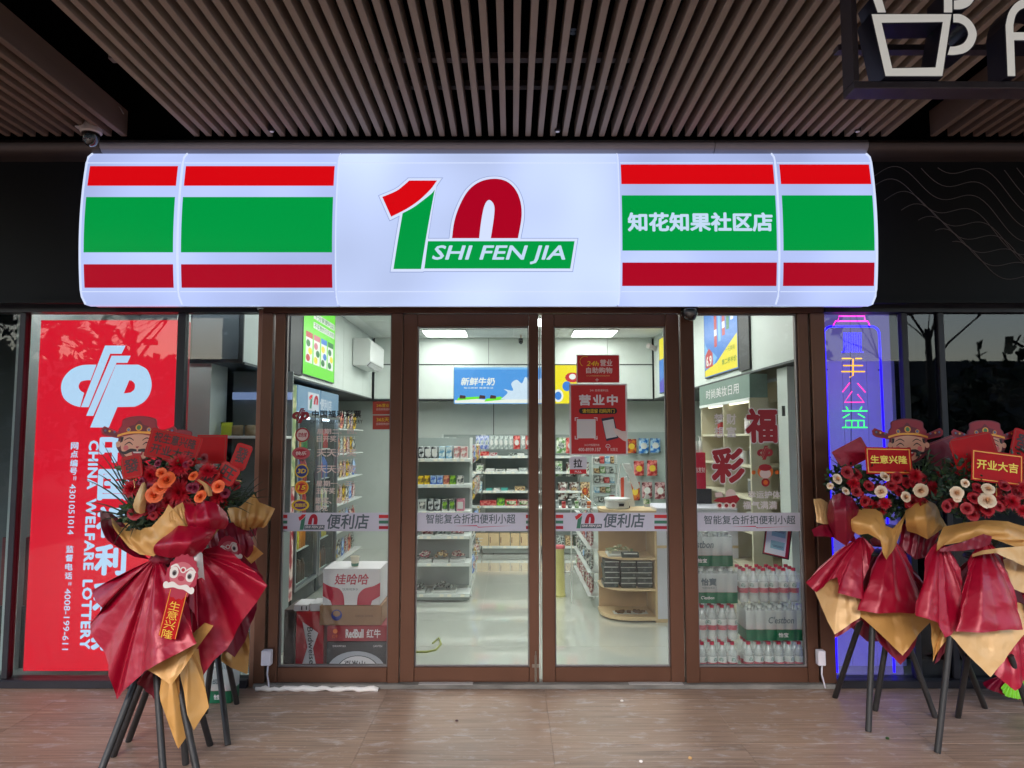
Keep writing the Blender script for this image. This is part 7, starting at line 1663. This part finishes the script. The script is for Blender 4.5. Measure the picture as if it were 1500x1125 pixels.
# ================= right stands
yA = -.50
SA_ = thing('flower_stand', 'flower stand with white roses and 生意兴隆 card beside the neon sign', 'flower stand', G(1300, 1050))
legs(SA_, [(1223, 1022, 1262, 905, .0), (1272, 1072, 1278, 915, -.1), (1282, 1041, 1300, 930, .02), (1370, 1051, 1322, 920, .0)], None, yA)
fan(SA_, (1290, 800, .15), [(1235, 850, .18), (1225, 900, .2), (1270, 940, .2), (1330, 940, .2), (1370, 890, .18), (1345, 840, .15)], yA, CRI2, 22)
fan(SA_, (1262, 880, .0), [(1226, 905, -.04), (1221, 935, -.04), (1240, 924, -.05), (1262, 908, -.05), (1290, 945, -.06), (1319, 974, -.08), (1339, 948, -.06), (1350, 915, -.05), (1320, 890, -.02)], yA, CRI2, 9, pleat=.010, nf=4)
fan(SA_, (1235, 820, -.02), [(1193, 866, -.09), (1205, 895, -.10), (1222, 929, -.10), (1240, 918, -.12), (1259, 905, -.12), (1261, 880, -.1), (1256, 850, -.06)], yA, GLD2, 10, pleat=.008, nf=3)
fan(SA_, (1305, 850, -.05), [(1262, 880, -.11), (1259, 902, -.12), (1290, 930, -.14), (1322, 960, -.16), (1342, 935, -.14), (1364, 909, -.10), (1350, 880, -.07)], yA, GLD, 11, pleat=.008, nf=3)
fan(SA_, (1262, 785, -.05), [(1222, 810, -.06), (1200, 832, -.10), (1179, 853, -.11), (1195, 868, -.13), (1212, 852, -.16), (1226, 846, -.15), (1226, 869, -.17), (1245, 874, -.19), (1262, 878, -.17), (1268, 840, -.12), (1280, 805, -.08)], yA, CRI, 12, n=80, pleat=.02, nf=6)
fan(SA_, (1305, 785, -.07), [(1286, 815, -.10), (1272, 850, -.16), (1257, 894, -.20), (1285, 898, -.23), (1312, 898, -.24), (1338, 899, -.20), (1348, 880, -.16), (1344, 862, -.14), (1336, 835, -.10), (1328, 812, -.07)], yA, CRI, 13, n=80, pleat=.018, nf=4)
knot(SA_, 1290, 786, yA, .06, CRI2)
loft(SA_, [[(1191, 731, .0), (1203, 730, .02), (1213, 736, .04)], [(1196, 765, -.04), (1206, 768, -.05), (1214, 768, -.02)]], yA, GLD2, 1, pleat=.004)
loft(SA_, [[(1188, 776, -.02), (1205, 768, -.02), (1222, 766, .0), (1245, 772, .0)], [(1192, 786, -.06), (1210, 786, -.08), (1232, 790, -.08), (1255, 795, -.06)]], yA, CRI2, 2, pleat=.008)
loft(SA_, [[(1212, 740, -.02), (1218, 726, -.06), (1232, 722, -.1), (1248, 730, -.08), (1258, 748, -.04)], [(1211, 755, -.05), (1222, 752, -.14), (1238, 750, -.17), (1250, 752, -.13), (1258, 758, -.08)], [(1212, 768, -.04), (1222, 790, -.08), (1238, 800, -.1), (1250, 785, -.09), (1256, 765, -.06)]], yA, CRI2, 3, pleat=.008, nf=3)
loft(SA_, [[(1250, 750, -.06), (1262, 745, -.05), (1282, 746, -.06), (1292, 752, -.08), (1297, 770, -.12), (1308, 774, -.1), (1318, 762, -.06), (1326, 750, -.03)], [(1243, 762, -.12), (1258, 764, -.15), (1278, 768, -.18), (1292, 782, -.2), (1300, 792, -.2), (1308, 788, -.15), (1320, 770, -.09)], [(1244, 776, -.1), (1256, 784, -.12), (1270, 782, -.16), (1288, 792, -.2), (1292, 812, -.2), (1298, 820, -.2), (1310, 803, -.16), (1320, 778, -.1)]], yA, GLD, 4, pleat=.010, nf=4)
loft(SA_, [[(1326, 748, -.06), (1340, 738, -.1), (1355, 732, -.1), (1370, 738, -.08), (1378, 756, -.04), (1388, 771, -.02)], [(1326, 764, -.12), (1340, 760, -.18), (1356, 758, -.2), (1368, 762, -.16), (1378, 768, -.1), (1384, 774, -.04)], [(1328, 778, -.08), (1342, 782, -.12), (1358, 790, -.14), (1370, 782, -.1), (1378, 776, -.06), (1384, 774, -.03)]], yA, GLD, 5, pleat=.008, nf=3)
loft(SA_, [[(1320, 765, .0), (1345, 780, -.04), (1375, 780, .0)], [(1315, 800, -.03), (1340, 820, -.06), (1362, 815, -.02)]], yA, CRI2, 6, pleat=.012)
hub(SA_, 1290, 810, yA+.05)
spA = [(1290, 715, 75, 30, .0), (1240, 705, 30, 25, .03), (1330, 690, 45, 30, .05), (1300, 745, 50, 15, .0), (1360, 720, 30, 28, .02)]
foliage(SA_, spA, yA, 1000, LEAFM, 51, .05); foliage(SA_, spA, yA, 170, LEAF2, 52, .045, name='foliage_light')
fronds(SA_, (1350, 700, .05), [(1345, 660, .05), (1362, 655, .05), (1378, 662, .0), (1390, 668, .05), (1335, 672, .0), (1395, 680, 0), (1370, 672, -.05), (1355, 668, -.05)], yA, 13, LEAF2)
fronds(SA_, (1250, 712, .0), [(1215, 672, .0), (1208, 688, .05), (1206, 700, .0), (1222, 662, .1), (1212, 716, 0)], yA, 15)
for u, v, r_ in ((1225.5, 702, 8), (1238, 720, 6.5), (1295, 699, 8), (1290, 720, 9), (1348, 718, 10.5), (1326, 728, 8), (1216, 712, 5)): flower(SA_, 'rose', u, v, yA-.14, r_*.98, RPE, int(u))
for u, v, r_ in ((1240, 692, 9), (1250, 707, 10), (1266, 734, 8), (1313, 700, 9), (1316, 720, 9), (1296, 737, 10), (1341, 697, 12), (1368, 716, 12), (1383, 708, 11), (1330, 728, 5), (1272, 712, 8), (1352, 738, 9), (1254, 720, 8), (1305, 712, 8)): flower(SA_, 'rose' if r_ < 9.5 else 'mum', u, v, yA-.11, r_, RRE if r_ < 9.5 else MRE, int(u))
for i in range(22): flower(SA_, 'rose' if i % 3 else 'mum', rq.uniform(1232, 1385), rq.uniform(690, 748), yA-.05+rq.uniform(-.03, .03), rq.uniform(6, 11), RRE if i % 3 else MRE, i)
cutout(SA_, 1330, 640, yA+.05, 1.0, 'smiling face cut-out in red winged hat above the 生意兴隆 card')
gcard(SA_, 1302, 675, yA-.06, 67, 39, -1, ['生意兴隆'], CARDG, border=True, lab='red card with gold border reading 生意兴隆')
gcard(SA_, 1248, 665, yA+.05, 50, 32, 27, None, CARDK, rnd=2, lab='plain crimson card tilted at the left', mat=CRI)
gcard(SA_, 1385, 668, yA+.12, 60, 50, 20, None, CARDK, rnd=8, lab='dark crimson fan card behind the face', mat=CRI2)

yBs = -.78
SB_ = thing('flower_stand', 'flower stand with peach roses and 开业大吉 card at the far right', 'flower stand', G(1430, 1050))
legs(SB_, [(1373, 1103, 1392, 930, -.12), (1443, 1037, 1404, 940, .08), (1403, 1051, 1418, 960, .06), (1520, 1080, 1480, 960, -.06)], None, yBs)
fan(SB_, (1440, 800, .12), [(1385, 850, .16), (1380, 900, .18), (1440, 940, .2), (1500, 930, .2), (1560, 880, .2), (1530, 820, .15)], yBs, CRI2, 23)
fan(SB_, (1490, 880, .0), [(1460, 920, -.03), (1455, 988, -.05), (1470, 1000, -.07), (1486, 1012, -.08), (1502, 995, -.05), (1530, 960, -.03), (1520, 900, -.02)], yBs, CRI, 6, pleat=.012)
fan(SB_, (1395, 890, .0), [(1368, 912, -.04), (1380, 935, -.05), (1368, 974, -.05), (1380, 962, -.03), (1396, 935, -.02)], yBs, CRI2, 7, pleat=.006)
fan(SB_, (1390, 880, -.02), [(1361, 905, -.08), (1364, 940, -.08), (1366, 970, -.08), (1376, 950, -.09), (1388, 932, -.08), (1398, 905, -.06)], yBs, GLD, 8, pleat=.008, nf=3)
fan(SB_, (1445, 870, -.05), [(1400, 905, -.12), (1391, 930, -.14), (1420, 962, -.16), (1449, 992, -.17), (1475, 960, -.15), (1503, 925, -.12), (1510, 890, -.06)], yBs, GLD2, 9, pleat=.008, nf=3)
fan(SB_, (1495, 810, -.02), [(1468, 820, -.08), (1474, 845, -.10), (1480, 862, -.11), (1505, 870, -.12), (1535, 860, -.08), (1540, 830, -.03)], yBs, GLD2, 10, pleat=.006, nf=2)
fan(SB_, (1375, 790, -.05), [(1356, 815, -.08), (1348, 860, -.14), (1340, 902, -.18), (1358, 906, -.2), (1374, 912, -.2), (1384, 934, -.2), (1398, 924, -.18), (1420, 924, -.18), (1414, 870, -.14), (1400, 820, -.08)], yBs, CRI, 11, n=80, pleat=.020, nf=5)
fan(SB_, (1440, 788, -.07), [(1418, 820, -.1), (1410, 870, -.17), (1400, 926, -.22), (1430, 926, -.26), (1462, 925, -.26), (1480, 922, -.24), (1498, 922, -.2), (1492, 890, -.16), (1480, 855, -.12), (1468, 815, -.07)], yBs, CRI, 12, n=80, pleat=.022, nf=5)
fan(SB_, (1530, 790, -.02), [(1495, 850, -.06), (1500, 920, -.1), (1540, 940, -.14), (1580, 920, -.12), (1600, 860, -.06), (1570, 810, -.02)], yBs, CRI, 13)
knot(SB_, 1435, 790, yBs, .06, CRI2)
loft(SB_, [[(1381, 772, -.02), (1410, 766, -.06), (1443, 762, -.09), (1475, 764, -.08), (1510, 774, -.05), (1560, 770, .0)], [(1374, 788, -.08), (1402, 780, -.14), (1432, 774, -.18), (1470, 780, -.18), (1510, 790, -.14), (1565, 785, -.06)], [(1371, 808, -.08), (1380, 799, -.12), (1404, 795, -.15), (1432, 786, -.17), (1455, 790, -.18), (1500, 806, -.14)]], yBs, GLD, 3, pleat=.009, nf=4)
loft(SB_, [[(1378, 803, -.14), (1410, 794, -.19), (1440, 782, -.21), (1452, 786, -.20)], [(1376, 808, -.14), (1410, 807, -.19), (1436, 803, -.21), (1449, 798, -.2)]], yBs, CRI2, 4, pleat=.004)
loft(SB_, [[(1424, 812, -.17), (1440, 806, -.2), (1462, 803, -.21), (1500, 800, -.19), (1545, 798, -.12)], [(1424, 816, -.18), (1440, 812, -.22), (1460, 810, -.23), (1495, 828, -.2), (1545, 840, -.12)]], yBs, GLD2, 5, pleat=.004)
hub(SB_, 1440, 815, yBs+.05)
spB = [(1430, 730, 60, 30, .0), (1470, 720, 45, 30, .0), (1500, 700, 40, 40, .05), (1400, 700, 25, 30, .05), (1540, 740, 40, 30, .05)]
foliage(SB_, spB, yBs, 1000, LEAFM, 61, .05); foliage(SB_, spB, yBs, 150, LEAF2, 62, .045, name='foliage_light')
fronds(SB_, (1415, 705, .05), [(1398, 665, .05), (1388, 675, .0), (1405, 660, .1), (1412, 668, -.05), (1392, 690, 0)], yBs, 17, RRE)
for u, v, r_ in ((1401, 722, 9.5), (1413, 708, 6.5), (1447, 717, 9), (1445.5, 734, 12), (1402, 730, 6)): flower(SB_, 'rose', u, v, yBs-.14, r_*.98, RPE, int(u))
for u, v, r_ in ((1426, 730, 9), (1446, 748, 9), (1482, 735, 14), (1470, 712, 9), (1431, 715, 8), (1462, 742, 8), (1498, 748, 10), (1500, 715, 11), (1416, 745, 9), (1385, 742, 9), (1530, 730, 11)): flower(SB_, 'rose' if r_ < 9.5 else 'mum', u, v, yBs-.11, r_, RRE if r_ < 9.5 else MRE, int(u+3))
for i in range(24): flower(SB_, 'rose' if i % 3 else 'mum', rq.uniform(1390, 1530), rq.uniform(712, 756), yBs-.05+rq.uniform(-.03, .03), rq.uniform(6, 12), RRE if i % 3 else MRE, i)
cutout(SB_, 1444, 641, yBs+.08, .95, 'red winged hat cut-out behind the 开业大吉 card')
gcard(SB_, 1461, 685, yBs-.06, 75, 46, -7.5, ['开业大吉'], CARDG, border=True, lab='tilted red card with gold border reading 开业大吉')
gcard(SB_, 1428, 662, yBs+.02, 66, 50, 12, None, CARDK, rnd=9, lab='bright red fan shaped card in front of the hat')
gcard(SB_, 1500, 652, yBs+.05, 36, 44, -18, ['發'], CARDK, rnd=4, lab='red card at the picture edge behind the 开业大吉 card')
# wrapped gift with lime fringe under the far right stand
t = thing('wrapped_gift', 'crimson paper bundle with lime green fringe on the paving at the far right', 'wrapped bundle', G(1475, 1028))
yG = G(1475, 1028).y
fan(t, (1475, 985, .0), [(1439, 1000, .0), (1445, 1008, -.05), (1470, 1018, -.09), (1495, 1026, -.1), (1530, 1018, -.06), (1540, 995, .0)], yG, CRI2, 4, pleat=.012, nf=12, name='paper_body'); fan(t, (1490, 985, -.03), [(1466, 1008, -.09), (1472, 1020, -.11), (1490, 1024, -.12), (1508, 1024, -.12), (1520, 1008, -.08)], yG, PC('lime_paper', 120, 190, 40, .5), 5, pleat=.012, nf=12, name='lime_fringe')
# water pack standing outside behind the rear stand
q = G(312, 1031); pack("green banded water pack standing on the paving behind the left flower stands", q.x-.10, 3, q.y, .002, 'c3', 9, ny=2)
# small litter on the paving
for u, v, c, lab in ((515+0, 0, 0, ''),)[:0]: pass
for u, v, m_, lab in ((669, 1057, CARDK, 'dark crumb on the paving below the left door'), (911, 1028, PWT, 'white crumb on the paving below the right door'), (939, 1117, PWT, 'white crumb at the picture bottom right of the pale scuff'), (1011, 1112, GLD2, 'yellow crumb near the picture bottom'), (1300, 1083, LEAF2, 'small green leaf lying on the paving under the right stands')):
    p = G(u, v); t = MB().obox((p.x, p.y, .006), (.009, .007, .005), Matrix.Rotation(u, 3, 'Z') @ Matrix.Rotation(.3, 3, 'X')).build('litter', m_, None, bevel=.003, seg=2); tag(t, lab, 'litter')
# ------------------------------------------------------------------ the street behind the camera, seen mirrored in the glass
t = thing('street_building', 'long grey building across the street facing the arcade', 'building', (0, -38, 0))
bx('wall', PC('facade_grey', 150, 152, 154, .8, var=.08, vs=.5), t, -40, 6, -48, -38, -.15, 6.4, 0)
bx('tall_block', MATS['facade_grey'], t, -17, 16, -37.6, -36.6, -.15, 12, 0)
bx('wall', PC('facade_dark', 60, 62, 66, .8), t, 8, 40, -50, -40, -.15, 6.5, 0)
wm_ = PC('facade_window', 40, 48, 56, .2)
wf0 = None
for i in range(14):
    for j in range(2):
        if wf0 is None: wf0 = MB().box(-1, 1, -.05, .05, 0, 1.1).build('window', wm_, t); wf0.location = Vector((-37+i*3, -37.97, 1+j*1.9))-org(t); wf0.data.transform(Matrix.Translation(org(t)))
        else: link('window', wf0.data, t, Vector((-37+i*3, -37.97, 1+j*1.9))-org(t))
HEDGE = PC('hedge_leaf', 40, 52, 34, .8, var=.4, vs=2)
hm = MB(); rn = random.Random(5)
for i in range(9500):
    x = rn.uniform(-34, 34); h = 4.3+1.1*math.sin(x*.31)+.9*math.sin(x*.83+1)+.5*math.sin(x*2.1)+.3*math.sin(x*5.3); z = rn.uniform(0, 1)**.7*h; y = -18+rn.uniform(-1.6, 1.6); s = rn.uniform(.12, .34)
    d1 = Vector((rn.uniform(-1, 1), rn.uniform(-1, 1), rn.uniform(-1, 1))).normalized()*s; d2 = Vector((rn.uniform(-1, 1), rn.uniform(-1, 1), rn.uniform(-1, 1))).normalized()*s
    c = Vector((x, y, z)); hm.face([c-d1, c+d2, c+d1, c-d2])
tag(hm.build('hedge', HEDGE, None), 'tall dark hedge row along the far side of the street', 'hedge', kind='stuff')
BARK = PC('bare_bark', 44, 38, 36, .9)
def bare_tree(x, y, h, seed, lab):
    rn = random.Random(seed); t = thing('bare_tree', lab, 'tree', (x, y, -.15)); m = MB(); br = MB()
    m.tube([(x, y, -.15), (x+.1, y, h*.3), (x, y+.1, h*.5)], [.12, .09, .07], 7)
    def grow_(p, d, L_, r_, n):
        q = p+d*L_; br.tube([p, (p+q)/2+Vector((rn.uniform(-.1, .1), 0, rn.uniform(-.05, .1)))*L_*.5, q], [r_, r_*.8, r_*.6], 5, cap=False)
        if n > 0:
            for _ in range(3): grow_(q, (d+Vector((rn.uniform(-.8, .8), rn.uniform(-.8, .8), rn.uniform(-.1, .7)))).normalized(), L_*rn.uniform(.6, .8), r_*.6, n-1)
    for k in range(5): grow_(Vector((x, y, h*(.28+.05*k))), Vector((math.cos(k*1.3+seed), math.sin(k*1.3+seed), 1.1)).normalized(), h*.2, .035, 4)
    m.build('trunk', BARK, t, smooth=True); br.build('branches', BARK, t, kind='stuff')
bare_tree(-13.5, -15, 8, 6, 'slender bare winter tree beside the left end of the hedge'); bare_tree(-9.5, -13, 8, 1, 'bare winter tree nearest the left end of the hedge'); bare_tree(-5.6, -14.5, 9, 2, 'tall bare winter tree left of the shop axis'); bare_tree(5.2, -13, 8, 3, 'bare winter tree right of the shop axis'); bare_tree(11, -14, 9, 4, 'bare winter tree nearest the right end of the hedge')
